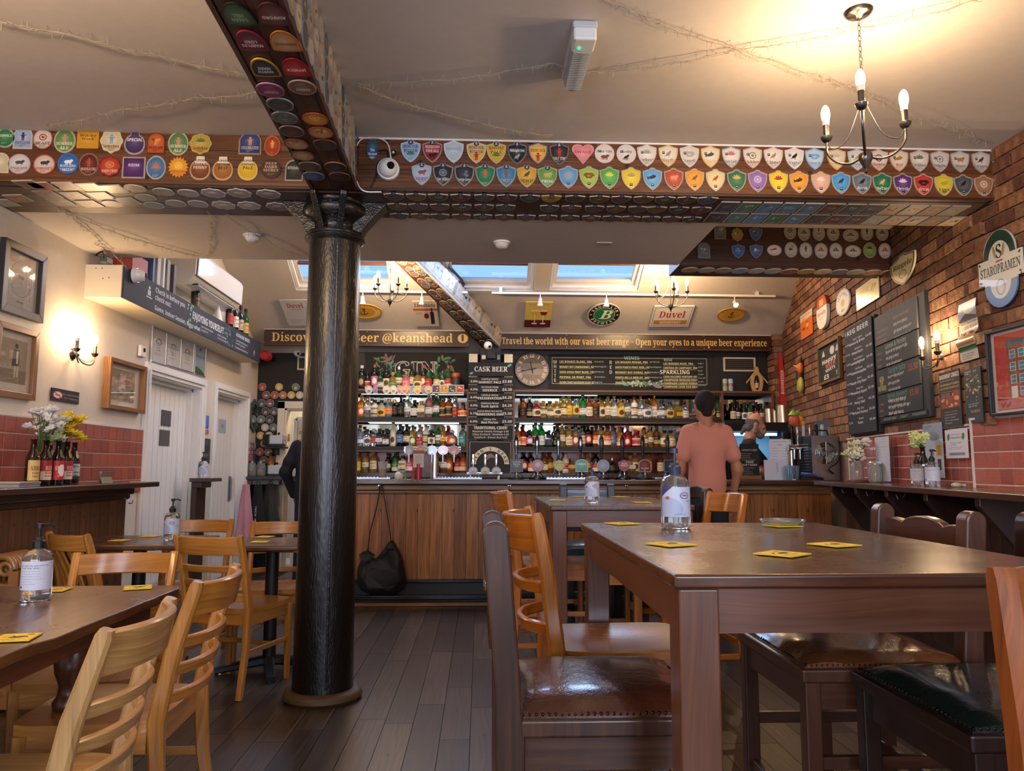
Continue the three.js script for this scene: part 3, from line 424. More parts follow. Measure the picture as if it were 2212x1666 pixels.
{// right of the column, upper row then lower row
const U=[887,934,980,1029,1072,1117,1162,1208,1259,1305.5,1352.5,1397,1443,1489,1534,1579,1625,1670,1715.5,1759,1806,1851,1897.5,1941,1985.5,2029.5,2073,2118,2162],uy=(x)=>326.5+(x - 887)*0.0195;
const S=[['shield','#9cc3ea','#d7dfe6','#22304a','HEMLOCK/BITTER','leaf','#4d7f58',0,'crest','pale blue'],['shield','#8e1f2f','#c9a9a0','#f3e4da','PRESERVATION/FINE ALE','beast','#3a1a18',0,'crest','dark red'],['crest','#c3d3dc','#dfe6ea','#7d93a3','SNOWHITE','ring','#aabfcb',0,'','frosty white'],['shield','#e8b93c','#d8d6dc','#2d3a8a','HEMLOCK/BITTER','man','#b3241f',0,'crest','blue and yellow'],['shield','#dcb43a','#cfc08c','#3a3014','HARVEST/PALE','leaf','#5d7d2e',0,'crest','mustard yellow'],['shield','#15161a','#8d8f92','#f1efe8','Midnight Owl','bird','#9aa0a3',0,'crest','black'],
['crest','#e9b64b','#2c4f9e','#7a2c1b','HEMLOCK','man','#b8301e',0,'','blue-rimmed yellow'],['shield','#1d1c1f','#8a8a86','#efe5d2','HALF TIME','man','#c3342b',1,'crest','black and red'],['heart','#e68d92','#eaa2a4','#b3232c','SWALK','none','#b02',0,'','pink heart-shaped'],['oval','#e6e2d8','#e9c9c6','#54504a','Bank Vole','beast','#7c4a2a',0,'box','round white'],['oval','#e3e0d6','#e6cfcb','#3d3b38','Holly','bird','#26262a',0,'box','round white'],
['crest','#e7e3da','#d8c1bb','#3f4a3d','Nuthatch','leaf','#99a089',1,'box','white'],['crest','#e8e2d0','#dcab50','#8a6a2e','Mayfly','bird','#8a8b80',1,'box','amber-rimmed white'],['crest','#dedbd4','#d2cec6','#66645f','Cranefly','moth','#aaa79f',1,'box','grey-white'],['crest','#e6dfca','#dba04c','#d7ab53','Vipers','fish','#4b4a3c',1,'box','orange-rimmed white'],['crest','#e3ded5','#7a8c91','#35505a','Corn Cockle','leaf','#c06a7c',1,'box','teal-rimmed white'],['crest','#e6e0d0','#c19aa2','#6b2431','Adder','ring','#7b7a6b',1,'box','mauve-rimmed white'],['crest','#e6e3da','#d8b6b1','#3f3b38','Linnet','bird','#a8865a',1,'box','pink-rimmed white'],
['crest','#e3e2df','#dfdcd8','#5c6673','Wagtail','bird','#17181b',1,'box','white'],['crest','#c3d6e6','#6da3d8','#4a86bd','Common Blue','moth','#78a9d6',1,'box','sky blue'],['crest','#e2d9c2','#d99a4a','#cda65c','Sanderling','leaf','#c3b78f',1,'box','orange-rimmed cream'],['crest','#dfdcd4','#a7bfce','#5d7489','Skylark','bird','#b29b6c',1,'box','pale white'],['crest','#e0d7cc','#c9a493','#8a2a2a','Robin','ring','#7a2a2a',1,'box','cream'],['crest','#e3d9c6','#d0a487','#c04a2c','Bat','fish','#b0792c',1,'box','orange-worded white'],['crest','#dcd5c8','#b7a79b','#3e3f34','Willow','leaf','#6f7257',1,'box','stone white'],['crest','#d9d1c6','#b79d93','#2c3350','Hedgehog','ring','#8a7f76',1,'box','white'],
['crest','#d8d1c4','#ad9f97','#3e4630','Hare','beast','#b2763a',1,'box','white'],['crest','#d6cdbf','#a8958c','#50436b','Tree Sparrow','bird','#6d2b2a',1,'box','white'],['crest','#cdc3b3','#a38f82','#4a3c3a','Teasel','beast','#77695a',1,'box','dusky white']];
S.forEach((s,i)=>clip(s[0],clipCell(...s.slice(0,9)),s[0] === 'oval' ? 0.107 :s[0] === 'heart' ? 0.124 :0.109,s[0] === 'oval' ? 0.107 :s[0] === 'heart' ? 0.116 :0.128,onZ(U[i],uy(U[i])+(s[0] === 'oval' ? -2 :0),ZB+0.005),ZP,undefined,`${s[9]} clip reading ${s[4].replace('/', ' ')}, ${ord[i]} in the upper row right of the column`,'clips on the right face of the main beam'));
const Lx=[911,957,1003,1048,1093.5,1138,1182.5,1227.5,1272,1316,1363,1409,1455,1500,1545,1591,1636,1681,1725,1772.5,1816,1861.5,1905,1949.5,1994,2038,2080,2124,2167],ly=(x)=>376+(x - 911)*0.0215;
const T=[['#a9cbe6','SHERIFF','#a8322b','beast','#a3543a','sky blue'],['#1b1e2a','Alan Sillitoe','#e9e6df','ring','#8e99a8','black'],['#20252f','George Green','#e9e6df','blob','#8c95a4','black'],['#1f7d4f','','#fff','man','#d86a2c','emerald green'],['#2f7fb4','SCREECH','#e0a46a','man','#8c5a35','tartan blue'],['#e0a92a','MERLIN','#222','bird','#4b4a48','golden yellow'],['#5f9f45','FROG','#eee','beast','#c9b05c','grass green'],['#5ba2dc','','#fff','ring','#b9a58a','light blue'],['#a5c94b','','#fff','moth','#8a5530','lime green'],['#4fae4e','','#fff','leaf','#e0dc3c','bright green'],['#ecd023','','#fff','leaf','#9d9a86','lemon yellow'],['#5aa9e3','','#fff','fish','#2d3440','azure blue'],['#b2432a','','#fff','beast','#d98a6e','brick red'],['#eb9a2b','','#fff','bird','#7d5a35','orange'],
['#e2d49c','','#fff','bird','#a8502c','cream'],['#1d6a45','','#fff','leaf','#c9a75c','dark green'],['#8a68bb','','#fff','ring','#c4b7d9','lilac'],['#ecd51f','','#fff','leaf','#a82f46','yellow'],['#ef9d2a','','#fff','fish','#3b3325','amber'],['#dcae97','','#fff','leaf','#e4d6cc','salmon pink'],['#3f9be2','','#fff','bird','#30343f','bright blue'],['#5d7180','Rook','#dde','bird','#141b26','slate blue'],['#146b4a','Mallard','#e8e4d0','bird','#d9ae5c','bottle green'],['#52276f','Thistle','#e5dcea','leaf','#ddd0e4','purple'],['#c92b22','Gnat','#f0dcd6','moth','#2a1618','scarlet'],['#dcca24','Lynx','#2c2a18','beast','#b8a235','mustard'],['#444c4d','','#fff','bird','#17181a','charcoal grey'],['#a3744a','','#fff','ring','#d8cbb5','tan'],['#3d4253','','#fff','bird','#0f121c','navy grey']];
T.forEach((s,i)=>clip('shield',clipCell('shield',s[0],'#b9b0a6',s[2],s[1],s[3],s[4],1,i > 6 ? 'low' :'crest'),0.11,0.13,onZ(Lx[i],ly(Lx[i]),ZB+0.005),ZP,undefined,`${s[5]} shield clip${s[1] ? ' reading ' + s[1] : ''}, ${ord[i]} in the lower row right of the column`,'clips on the right face of the main beam'));
clip('oval',clipCell('oval','#27508f','#3f6a4a','#e8eef8','The/Sherwood/Reserve','leaf','#4d8a5a',1,'',0),0.062,0.118,onZ(805,324,ZB+0.005),ZP,undefined,'narrow green and blue oval clip beside the white dome camera on the beam','clips on the right face of the main beam');
}
{// left of the column
const A=[['oval',12,299,40,43,'#2f7a46','#d9d4bd','#f1ead2','COPPICE','none','','green and cream oval'],['arch',51,300,40,47,'#a9b9cf','#cfc9ba','#27314f','PAVILION','man','#2b2f63','blue and green arched'],['oval',94,301,42,47,'#e0d4c4','#a32a22','#1d1816','BEAST','ring','#a13324','red-rimmed round'],['oval',141,305,45,54,'#5f8f4a','#ded2b4','#f0e2c4','SUMMER/ALE','man','#d98f6c','green oval'],['square',191,302,45,40,'#e3a01f','#e3a01f','#4a3410','Witchy/Wink','none','','square yellow'],['fancy',242,305,46,54,'#dfcda0','#e6d7ae','#4d2f1c','Jouster','man','#7fa3c3','cream ribboned'],['jar',292,309,47,54,'#44305e','#c9c2cf','#f2edf2','SPECIAL','none','','purple bottle-shaped'],['arch',338,310,38,48,'#cc5a26','#5d2c18','#2d120c','BEDLAM','blob','#e8a13c','orange and black'],['oval',386,311,43,53,'#568647','#ded2b4','#f0e2c4','SUMMER/ALE','man','#d98f6c','green oval'],['fancy',434,311,46,47,'#c9a53e','#d4b761','#4d3f14','Golden','leaf','#5c7f33','golden'],['arch',541,313,48,45,'#2e3f86','#cfae6e','#e9d9b8','CELEBRATED','man','#d9a074','navy blue arched'],['oval',589,316,34,46,'#b5341f','#d58a2e','#f0b63c','','man','#e6c12f','harlequin oval']];
const B=[['arch',3,352,34,46,'#d6c79c','#e3d6b0','#3a3022','','none','','cream cut-off'],['oval',43,355,46,44,'#d8d5d2','#c9a6a4','#77404a','PAGEANT','beast','#4a4a4e','white round'],['oval',97,356,46,44,'#dcc9b4','#b8352f','#a32a2c','CORONET','beast','#3c3a40','red and cream round'],['oval',148,354,43,46,'#2a62ad','#3f78c0','#e9f0f8','WAYLAND/SMITHY','beast','#e9f0f8','blue round white-horse'],['oval',193,356,41,50,'#5c1512','#a8806a','#e6cda6','MASSACRE','man','#b9502c','dark red oval'],['fancy',238,360,46,46,'#b92f22','#7c1b18','#f0d8bc','MARDI CREEK','ring','#e08a2c','scarlet'],['square',290,363,48,47,'#4b2064','#d5c6b2','#e4d9ea','SDM','none','','square purple'],['oval',338,363,41,53,'#3f6fa0','#c8c4b6','#eee8da','','boat','#d96a2a','blue and orange oval'],['sun',386,362,44,48,'#f0a321','#e58b1b','#a3341b','SHINING','ring','#f6c946','sun-shaped'],['jar',433,364,47,53,'#7d3c1d','#d9b98c','#e7d2ac','COPPER/PENNY','none','','brown FLIPSIDE'],['jar',482,365,47,53,'#a8641f','#dcc08e','#2d1c0c','FLIPPING/BEST','none','','tan FLIPSIDE'],['jar',536,365,46,53,'#e8b81c','#e2c98c','#3d2f0a','STERLING/PALE','none','','yellow FLIPSIDE'],['oval',586,366,43,43,'#4a2e1e','#4a2e1e','#d4bd93','DEEP/DARK/SECRET','none','','round brown'],['arch',636,369,38,47,'#1f2320','#cfc9b4','#e8e6d8','RYEDALE','none','','black and white']];
[A,B].forEach((R,r)=>R.forEach((s,i)=>{
const c=clipCell(s[0],s[5],s[6],s[7],s[8],s[9] || 'none',s[10],s[9] && s[9] !== 'none' ? 1 :0,'',s[0] !== 'jar');
if (s[11].includes('FLIPSIDE')) {const g=c.p.g;g.save();g.translate(c.u0*c.p.size,(1 - c.v1)*c.p.size);g.fillStyle='#e8e0c8';g.fillRect(20,2,52,30);text(g,'FLIPSIDE',46,20,14,'#2b2a26',{max:50});g.restore();}
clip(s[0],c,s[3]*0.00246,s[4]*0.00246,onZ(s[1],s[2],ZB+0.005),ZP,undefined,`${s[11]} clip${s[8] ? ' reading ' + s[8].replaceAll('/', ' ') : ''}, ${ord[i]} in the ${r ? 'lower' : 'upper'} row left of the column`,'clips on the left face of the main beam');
}));
}
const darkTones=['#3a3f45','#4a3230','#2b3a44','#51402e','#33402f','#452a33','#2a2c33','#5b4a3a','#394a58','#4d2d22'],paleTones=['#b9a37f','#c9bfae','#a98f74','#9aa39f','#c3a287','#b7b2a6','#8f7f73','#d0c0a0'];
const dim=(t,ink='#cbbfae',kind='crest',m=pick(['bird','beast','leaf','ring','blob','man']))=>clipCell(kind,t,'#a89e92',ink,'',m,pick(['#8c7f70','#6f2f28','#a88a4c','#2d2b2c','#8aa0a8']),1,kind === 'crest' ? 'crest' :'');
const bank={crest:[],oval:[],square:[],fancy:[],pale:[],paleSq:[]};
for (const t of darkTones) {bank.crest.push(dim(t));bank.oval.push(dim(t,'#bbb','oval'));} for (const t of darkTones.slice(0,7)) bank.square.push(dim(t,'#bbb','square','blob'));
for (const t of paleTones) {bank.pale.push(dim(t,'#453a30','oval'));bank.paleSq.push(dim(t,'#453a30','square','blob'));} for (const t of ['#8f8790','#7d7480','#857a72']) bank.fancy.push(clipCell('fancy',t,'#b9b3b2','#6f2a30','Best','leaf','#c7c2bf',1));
{// under the main beam, right of the column
const rows=[[852,900,947,995,1046,1095,1144,1190,1241,1293,1340,1388,1434,1481,1526],[859,904,950,998,1046,1092,0,1186,1233,1283,1329,1376,1417,1464,1512],[864,909,951,997,1043,1089,1136,1183,1230,1276,1320,1361,1404,1449,1492]],ys=[424,445,466],rn=['front','middle','rear'];
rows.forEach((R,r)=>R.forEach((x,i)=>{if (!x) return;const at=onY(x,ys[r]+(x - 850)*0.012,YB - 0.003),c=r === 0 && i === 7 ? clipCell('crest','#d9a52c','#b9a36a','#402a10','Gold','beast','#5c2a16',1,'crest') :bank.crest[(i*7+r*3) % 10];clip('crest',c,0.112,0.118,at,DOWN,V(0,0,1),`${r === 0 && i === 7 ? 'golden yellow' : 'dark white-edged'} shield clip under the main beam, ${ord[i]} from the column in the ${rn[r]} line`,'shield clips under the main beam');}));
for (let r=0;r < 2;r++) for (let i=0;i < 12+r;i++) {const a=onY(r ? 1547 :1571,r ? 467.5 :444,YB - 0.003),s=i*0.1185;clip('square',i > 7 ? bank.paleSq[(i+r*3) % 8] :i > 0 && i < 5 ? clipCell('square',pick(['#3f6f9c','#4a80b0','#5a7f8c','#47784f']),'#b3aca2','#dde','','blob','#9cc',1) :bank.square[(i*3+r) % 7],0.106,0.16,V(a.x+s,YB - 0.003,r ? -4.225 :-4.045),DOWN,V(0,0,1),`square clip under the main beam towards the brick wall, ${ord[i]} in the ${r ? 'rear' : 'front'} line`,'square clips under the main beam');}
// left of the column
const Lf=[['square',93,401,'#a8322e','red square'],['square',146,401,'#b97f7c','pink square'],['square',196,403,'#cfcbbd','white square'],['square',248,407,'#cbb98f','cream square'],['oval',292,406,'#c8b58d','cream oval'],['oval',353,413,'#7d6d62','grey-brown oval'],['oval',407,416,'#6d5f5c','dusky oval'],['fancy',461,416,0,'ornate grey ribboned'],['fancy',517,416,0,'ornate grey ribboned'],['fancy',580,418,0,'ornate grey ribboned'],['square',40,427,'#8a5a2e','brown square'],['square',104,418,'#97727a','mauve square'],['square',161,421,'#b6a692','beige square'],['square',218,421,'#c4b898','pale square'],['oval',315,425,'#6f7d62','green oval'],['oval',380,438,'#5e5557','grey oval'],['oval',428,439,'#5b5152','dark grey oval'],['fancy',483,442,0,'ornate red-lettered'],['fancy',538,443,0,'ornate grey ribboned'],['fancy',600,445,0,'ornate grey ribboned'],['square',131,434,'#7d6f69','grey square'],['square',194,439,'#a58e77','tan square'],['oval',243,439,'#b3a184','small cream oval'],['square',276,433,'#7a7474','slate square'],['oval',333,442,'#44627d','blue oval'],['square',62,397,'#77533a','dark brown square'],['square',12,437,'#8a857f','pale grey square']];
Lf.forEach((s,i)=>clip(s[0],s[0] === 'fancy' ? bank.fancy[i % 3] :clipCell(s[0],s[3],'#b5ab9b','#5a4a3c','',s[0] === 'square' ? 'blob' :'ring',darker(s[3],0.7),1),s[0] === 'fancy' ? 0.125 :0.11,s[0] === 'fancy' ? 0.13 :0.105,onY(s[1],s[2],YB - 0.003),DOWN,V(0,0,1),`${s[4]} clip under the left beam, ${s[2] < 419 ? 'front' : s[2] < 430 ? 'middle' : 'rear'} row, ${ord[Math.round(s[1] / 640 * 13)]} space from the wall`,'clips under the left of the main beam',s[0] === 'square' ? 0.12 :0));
}
{// under the beam that runs towards the viewer, and on its side
const D=[['dome',513,29,'#23432c','#0e1a12','#79a07f','GREEN/HILL','dark green domed'],['dome',589,29,'#4a2226','#3a191d','#cfc4bd','ASHFORD','maroon domed'],['dome',541,86,'#4d1029','#7a2136','#d8c8cd','MARPLES/LORD','plum domed'],['dome',614,87,'#b08457','#a85d1c','#4a2a14','BEERKEEPERS','tan domed'],['dome',570,144,'#12141f','#b08d2c','#d4d2cf','NORTH/MADE','black yellow-rimmed domed'],['dome',638,144,'#a2161f','#7a1018','#e8d5d3','JAYWICK','red domed'],
['oval',584,193,'#6d1a4a','#94707f','#c7aab9','ILKLEY','magenta oval'],['oval',653,187,'#6b4a3c','#a58a75','#d6c9ba','STOUT','brown oval'],['oval',605,224,'#2b2d31','#8c8a86','#9c9a96','','charcoal oval'],['oval',615,253,'#4b4e4b','#7d7f7c','#c1c1bd','','grey oval'],['oval',681,256,'#c2832a','#8f3b22','#7c3416','','golden oval'],['oval',630,282,'#3a1a1c','#84736b','#8f6f6a','','dark red oval'],['oval',693,285,'#b08a4a','#8f3b22','#7c5a26','','straw-coloured oval'],['oval',640,310,'#a98663','#6b3222','#5c2618','','beige striped oval'],['oval',702,311,'#1f1c1d','#7d4432','#a5a39d','','black red-rimmed oval'],['oval',654,335,'#a5835c','#54291e','#4a2116','','sandy striped oval'],['oval',669,358,'#3a2c2a','#887464','#9c8272','','dark brown oval'],['oval',725,359,'#201b1b','#8a5a45','#96826c','','black arched oval'],['oval',678,379,'#33477a','#7d7872','#b5b8c7','','blue oval'],['oval',734,380,'#221b1a','#7c5140','#b7a78f','','black cross-marked oval']];
D.forEach((s)=>clip(s[0],clipCell(s[0],s[3],s[4],s[5],s[6],s[6] ? 'none' :pick(['ring','blob','leaf']),darker(s[3],1.7),0,'',0,112,96),s[0] === 'dome' ? 0.104 :0.108,s[0] === 'dome' ? 0.125 :0.112,onY(s[1],s[2],YB - 0.004),DOWN,V(0,0,-1),`${s[7]} clip${s[6] ? ' reading ' + s[6].split('/').reverse().join(' ') : ''} under the beam that runs from column towards viewer`,'clips under the long beam'));
const dir=LB.b.clone().sub(LB.a).normalize(),out=V(dir.z,0,-dir.x);
for (let r=0;r < 3;r++) for (let i=0;i < 17;i++) {const p=LB.a.clone().addScaledVector(dir,0.07+i*0.105+r*0.03).addScaledVector(out,0.119+r*0.0015);p.y=YB+0.068+r*0.088;clip('oval',i % 4 ? bank.pale[(i*3+r) % 8] :bank.oval[(i+r) % 10],0.094,0.106,p,out,undefined,`oval clip, ${ord[i]} from the column in the ${['lower', 'middle', 'upper'][r]} row on the long beam side`,'overlapping clips on the side of the long beam',rnd(-0.2,0.2));}
}
{// rear beam at upper right
const F=[['arch',1555,500,26,36,'#77808a','grey arched'],['fancy',1592,507,26,30,'#b08d3a','yellow ornate'],['crest',1632,506,30,32,'#3f5f9c','blue shield'],['arch',1520,541,27,36,'#6f7a86','light grey arched'],['crest',1594,543,30,32,'#2f5aa8','navy shield'],['crest',1633,543,30,32,'#3a5f9f','blue and orange shield'],['oval',1672,541,33,25,'#d6d0c6','wide red-fish oval','fish','#b3302a']];
[[1706,501,'ring'],[1736,504,'boat'],[1768,504,'anchor'],[1799,504,'boat'],[1837,509,'boat',36,28],[1872,503,'man'],[1905,504,'boat'],[1942,506,'boat'],[1975,505,'boat'],[2006,506,'boat']].forEach(([x,y,m,w=28,h=35],i)=>F.push(['oval',x,y,w,h,i > 6 ? '#7d7468' :'#9a938b',`white ${ord[i]} upper-row ${{ boat: 'ship', ring: 'wreath', man: 'guardsman', anchor: 'anchor' }[m]} oval`,m,'#22242c']));
[[1708,540,'blob'],[1740,541,'man'],[1773,542,'boat'],[1805,542,'boat'],[1842,543,'boat',36,27],[1878,541,'leaf'],[1911,542,'boat'],[1979,543,'ring'],[2009,543,'ring']].forEach(([x,y,m,w=29,h=35],i)=>F.push(['oval',x,y,w,h,i === 5 ? '#6f8a3c' :'#b3ada4',`${i === 5 ? 'green' : 'white'} ${ord[i]} lower-row oval`,m,i === 2 || i === 6 ? '#8c2f26' :'#2b3a5e']));
F.forEach((s)=>clip(s[0],clipCell(s[0],s[5],'#8f8a84','#333','',s[7] || 'blob',s[8] || '#c9c2b4',1),s[3]*0.00335,s[4]*0.00335,onZ(s[1],s[2],ZR+0.005),ZP,undefined,`${s[6]} clip on the rear beam at upper right`,'clips on the rear beam'));
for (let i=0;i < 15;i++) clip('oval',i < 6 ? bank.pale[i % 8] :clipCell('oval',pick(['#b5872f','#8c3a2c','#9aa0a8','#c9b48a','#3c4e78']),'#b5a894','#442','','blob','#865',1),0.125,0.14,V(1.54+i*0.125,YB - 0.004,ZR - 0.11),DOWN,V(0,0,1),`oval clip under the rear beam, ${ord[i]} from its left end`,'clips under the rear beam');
}
{// the sloping valley beam
const n=26;
for (let i=0;i < n;i++) {const p=VB.a.clone().addScaledVector(VB.z,0.05+i*(VB.len - 0.3) / n),q=p.clone().addScaledVector(VB.x,0.108+(i % 2)*0.002).addScaledVector(VB.y,0.14);face(solo('pump_clip',`pale clip, ${ord[i]} from the bar sign along the side of the sloping beam`,'pump clip',plate(outlines.arch(0.1,0.25),0.005,bank.pale[i % 8]),clipMat(bank.pale[i % 8]),q,0,'clips along the side of the sloping beam'),VB.x,VB.y);
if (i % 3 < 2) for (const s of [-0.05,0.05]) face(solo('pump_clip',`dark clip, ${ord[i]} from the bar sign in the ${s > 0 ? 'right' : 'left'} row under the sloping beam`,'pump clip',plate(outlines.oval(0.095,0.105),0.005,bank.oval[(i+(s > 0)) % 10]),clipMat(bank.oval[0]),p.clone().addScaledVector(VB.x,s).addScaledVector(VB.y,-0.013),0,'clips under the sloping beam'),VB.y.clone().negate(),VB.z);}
}
// ---------- left wall ----------
const XL=-2.7,EX=V(1,0,0);
const rectOn=(f,x0,y0,x1,y1)=>{const a=f(x0,y0),b=f(x1,y1);return {c:a.clone().add(b).multiplyScalar(0.5),w:Math.hypot(a.x - b.x,a.z - b.z),h:Math.abs(a.y - b.y)};};
// a framed picture: frame of four mitred bars, printed sheet, pane; local z out of the wall
function framed(name,label,cat,r,n,fw,fd,frameMat,c,group,glass=true) {
const o=face(thing(name,label,cat,r.c,0,group),n),{w,h}=r,bar=(len)=>{const s=shapeOf([[-len / 2,0],[len / 2,0],[len / 2 - fw,fw],[fw - len / 2,fw]]);return extrude(s,fd,Math.min(0.003,fw*0.2));};
const fr=merge([place(bar(w),0,-h / 2),place(bar(w),0,-h / 2,0,0,0,0).rotateZ(Math.PI),bar(h).translate(0,-w / 2,0).rotateZ(Math.PI / 2),bar(h).translate(0,-w / 2,0).rotateZ(-Math.PI / 2)]);
part(o,'frame',fr,frameMat);part(o,'print',plate(rectPts(w - fw*1.6,h - fw*1.6),0.006,c),printed(c,0.7));
if (glass) part(o,'pane',new THREE.BoxGeometry(w - fw*1.8,h - fw*1.8,0.002).translate(0,0,0.011),M.glassPane);
return o;
}
const sign=(name,label,cat,r,n,c,t=0.006,rough=0.4,pts,group)=>face(solo(name,label,cat,plate(pts ? pts(r.w,r.h) :rectPts(r.w,r.h),t,c),printed(c,rough),r.c,0,group),n);
const lx=(o=0.004)=>(x,y)=>onX(x,y,XL+o);
{
const oak=wood(0x9a6a38,0.45,'fine',0.2);
framed('picture','black framed drawing in a pale mount, high on the left wall','picture',rectOn(lx(),-4,510,85,697).h && (()=>{const a=lx()(92,555),b=lx()(79,698),z0=lx()(-2,560).z;return {c:V(XL+0.004,(a.y+b.y) / 2,(z0+a.z) / 2),w:Math.abs(z0 - a.z),h:a.y - b.y};})(),EX,0.045,0.03,mat(0x2a2b30,0.35),cell(260,420,(g,w,h)=>{g.strokeStyle='#6d6a66';g.lineWidth=3;g.beginPath();g.ellipse(w*0.5,h*0.46,w*0.3,h*0.3,0,0,7);g.stroke();g.beginPath();g.moveTo(w*0.72,h*0.3);g.lineTo(w*0.78,h*0.8);g.stroke();g.fillStyle='#8a847c';g.fillRect(w*0.42,h*0.4,w*0.16,h*0.06);g.fillRect(w*0.4,h*0.84,w*0.2,12);g.fillRect(w*0.2,h*0.2,w*0.35,3);},'#b9b4ac'));
const a=lx()(76,718),b=lx()(63,866),z0=lx()(-20,780).z;
framed('picture','oak framed sepia print of a standing man in a long coat, lower left wall','picture',{c:V(XL+0.004,(a.y+b.y) / 2,(z0+a.z) / 2),w:Math.abs(z0 - a.z),h:a.y - b.y},EX,0.036,0.028,oak,cell(260,380,(g,w,h)=>{g.fillStyle='#a5947a';g.fillRect(w*0.14,h*0.14,w*0.72,h*0.7);g.fillStyle='#8c7a60';g.fillRect(w*0.14,h*0.62,w*0.72,h*0.22);g.fillStyle='#4a3b2c';g.beginPath();g.ellipse(w*0.55,h*0.24,12,15,0,0,7);g.fill();g.beginPath();g.moveTo(w*0.47,h*0.29);g.lineTo(w*0.64,h*0.3);g.lineTo(w*0.66,h*0.56);g.lineTo(w*0.44,h*0.57);g.fill();g.fillStyle='#cfc3ac';g.fillRect(w*0.52,h*0.56,10,h*0.18);g.fillRect(w*0.59,h*0.55,10,h*0.18);g.fillStyle='#d9cfbb';g.fillRect(w*0.56,h*0.32,14,h*0.2);},'#cfc5b3'));
framed('picture','smaller oak framed faded street print between wall light and white door','picture',rectOn(lx(),226,770,300,894),EX,0.03,0.045,oak,cell(240,300,(g,w,h)=>{g.fillStyle='#9a8468';g.fillRect(w*0.17,h*0.13,w*0.66,h*0.72);for (let k=0;k < 50;k++) {g.fillStyle=pick(['#85705a','#b39c7c','#74624e','#a58d6f']);g.fillRect(w*rnd(0.18,0.72),h*rnd(0.15,0.75),rnd(8,26),rnd(8,30));}},'#c9bfae'));
sign('sign','small black no smoking no vaping sign under the left wall light','sign',rectOn(lx(),110,837,168,874),EX,cell(260,150,(g,w,h)=>{g.strokeStyle='#c9c1bd';g.lineWidth=8;g.fillStyle='#d9d3cf';g.beginPath();g.arc(58,h / 2,42,0,7);g.fill();g.strokeStyle='#a3343c';g.lineWidth=9;g.stroke();g.beginPath();g.moveTo(30,48);g.lineTo(86,104);g.stroke();g.fillStyle='#222';g.fillRect(34,72,44,8);text(g,'No Smoking',178,55,26,'#a9959b',{f:'serif',w:''});text(g,'No Vaping',178,98,26,'#a9959b',{f:'serif',w:''});},'#231a22'));
const th=thing('thermostat','white wall thermostat with a small dark display beside the certificates','thermostat',lx()(304,759));th.rotation.y=Math.PI / 2;part(th,'body',box(0.1,0.09,0.025,0,0,0.012,0.006),M.white);part(th,'display',box(0.034,0.03,0.004,0.008,0.01,0.025),M.blackGloss);
const certs=['first','second','third','last'];
[[327,703,355,792],[359,716,387,800],[391,728,415,808],[420,738,441,816]].forEach((q,i)=>framed('certificate',`${i === 3 ? 'certificate with a green hill picture' : 'white certificate'} in silver frame, ${certs[i]} of four above the white door`,'certificate',rectOn(lx(),...q),EX,0.014,0.012,steel(0xc9ccd0,0.35),cell(150,230,(g,w,h)=>{if (i === 3) {g.fillStyle='#a9bfd9';g.fillRect(0,0,w,h);g.fillStyle='#4a7040';g.beginPath();g.ellipse(w*0.3,h*1.02,w*0.9,h*0.25,0.2,0,7);g.fill();g.fillStyle='#55575c';g.beginPath();g.arc(w / 2,h*0.16,14,0,7);g.fill();} else {g.strokeStyle='#4a4d52';g.lineWidth=7;g.beginPath();g.arc(w / 2,h*0.4,26,Math.PI,0);g.stroke();for (let k=0;k < 4;k++) text(g,i ? 'Cask Marque' :'AWARD',w / 2,h*(0.42+k*0.07),k ? 10 :16,'#5a5d62');} scribble(g,w*0.22,h*0.72,w*0.56,6,'#85888d',2);},'#d3d7de'),'certificates above the door'));
// plates and notices on and between the doors
const dx=(x,y)=>onX(x,y,-2.818);
sign('door_plate','upper dark grey plate on the nearer white door','door plate',rectOn(dx,349,885,368,922),EX,cell(40,80,()=>{},'#4c4d50'),0.003);sign('door_plate','lower dark grey plate on the nearer white door','door plate',rectOn(dx,345,928,365,964),EX,cell(40,80,()=>{},'#55524f'),0.003);
sign('door_plate','pale grey plate with a figure on the further white door','door plate',rectOn(dx,473,905,487,936),EX,cell(60,130,(g,w,h)=>{g.translate(w / 2,h / 2);motifs.man(g,'#6f7a92');},'#a3aec2'),0.003);
const hd=thing('push_plate','long grey push plate on the further white door','door plate',dx(495,1056));part(hd,'plate',box(0.006,0.28,0.07,0.003),mat(0x74777c,0.35));part(hd,'bar',box(0.02,0.24,0.02,0.016,0,0,0.006),steel(0x9a9da2,0.3));
sign('notice','blue printed notice on the wall between the two white doors','notice',rectOn(lx(),441,897,450,926),EX,cell(80,130,(g,w,h)=>{scribble(g,8,14,62,9,'#cfe0f3',6,2);},'#2a5da3'),0.003);sign('notice','small red and white notice under the blue one between the doors','notice',rectOn(lx(),440,928,450,938),EX,cell(80,44,(g)=>scribble(g,8,8,60,8,'#f3dede',3),'#b0383a'),0.003);
sign('poster','narrow black poster on the wall between the two white doors','poster',rectOn(lx(),438,947,452,1002),EX,cell(70,200,(g)=>{scribble(g,8,12,50,10,'#8d8f8a',3);scribble(g,8,110,50,8,'#b9bab4',4);},'#26282c'),0.003);
const sh=thing('wall_shelf','small dark timber shelf end between the two white doors','shelf',[-2.69,0,onX(445,1035,-2.6).z]);
part(sh,'top',box(0.2,0.035,0.3,0.09,1.075,0,0.005),M.barTop);part(sh,'moulding',box(0.1,0.06,0.26,0.05,1.03,0,0.01),M.dark);part(sh,'panel',box(0.05,1.0,0.24,0.025,0.5,0),wood(0x4a2f20,0.5,'pine',0.1));
const mr=rectOn(lx(),537,864,557,932),m=face(thing('mirror','oval mirror in an ornate green frame at the end of the left wall','mirror',mr.c),EX);
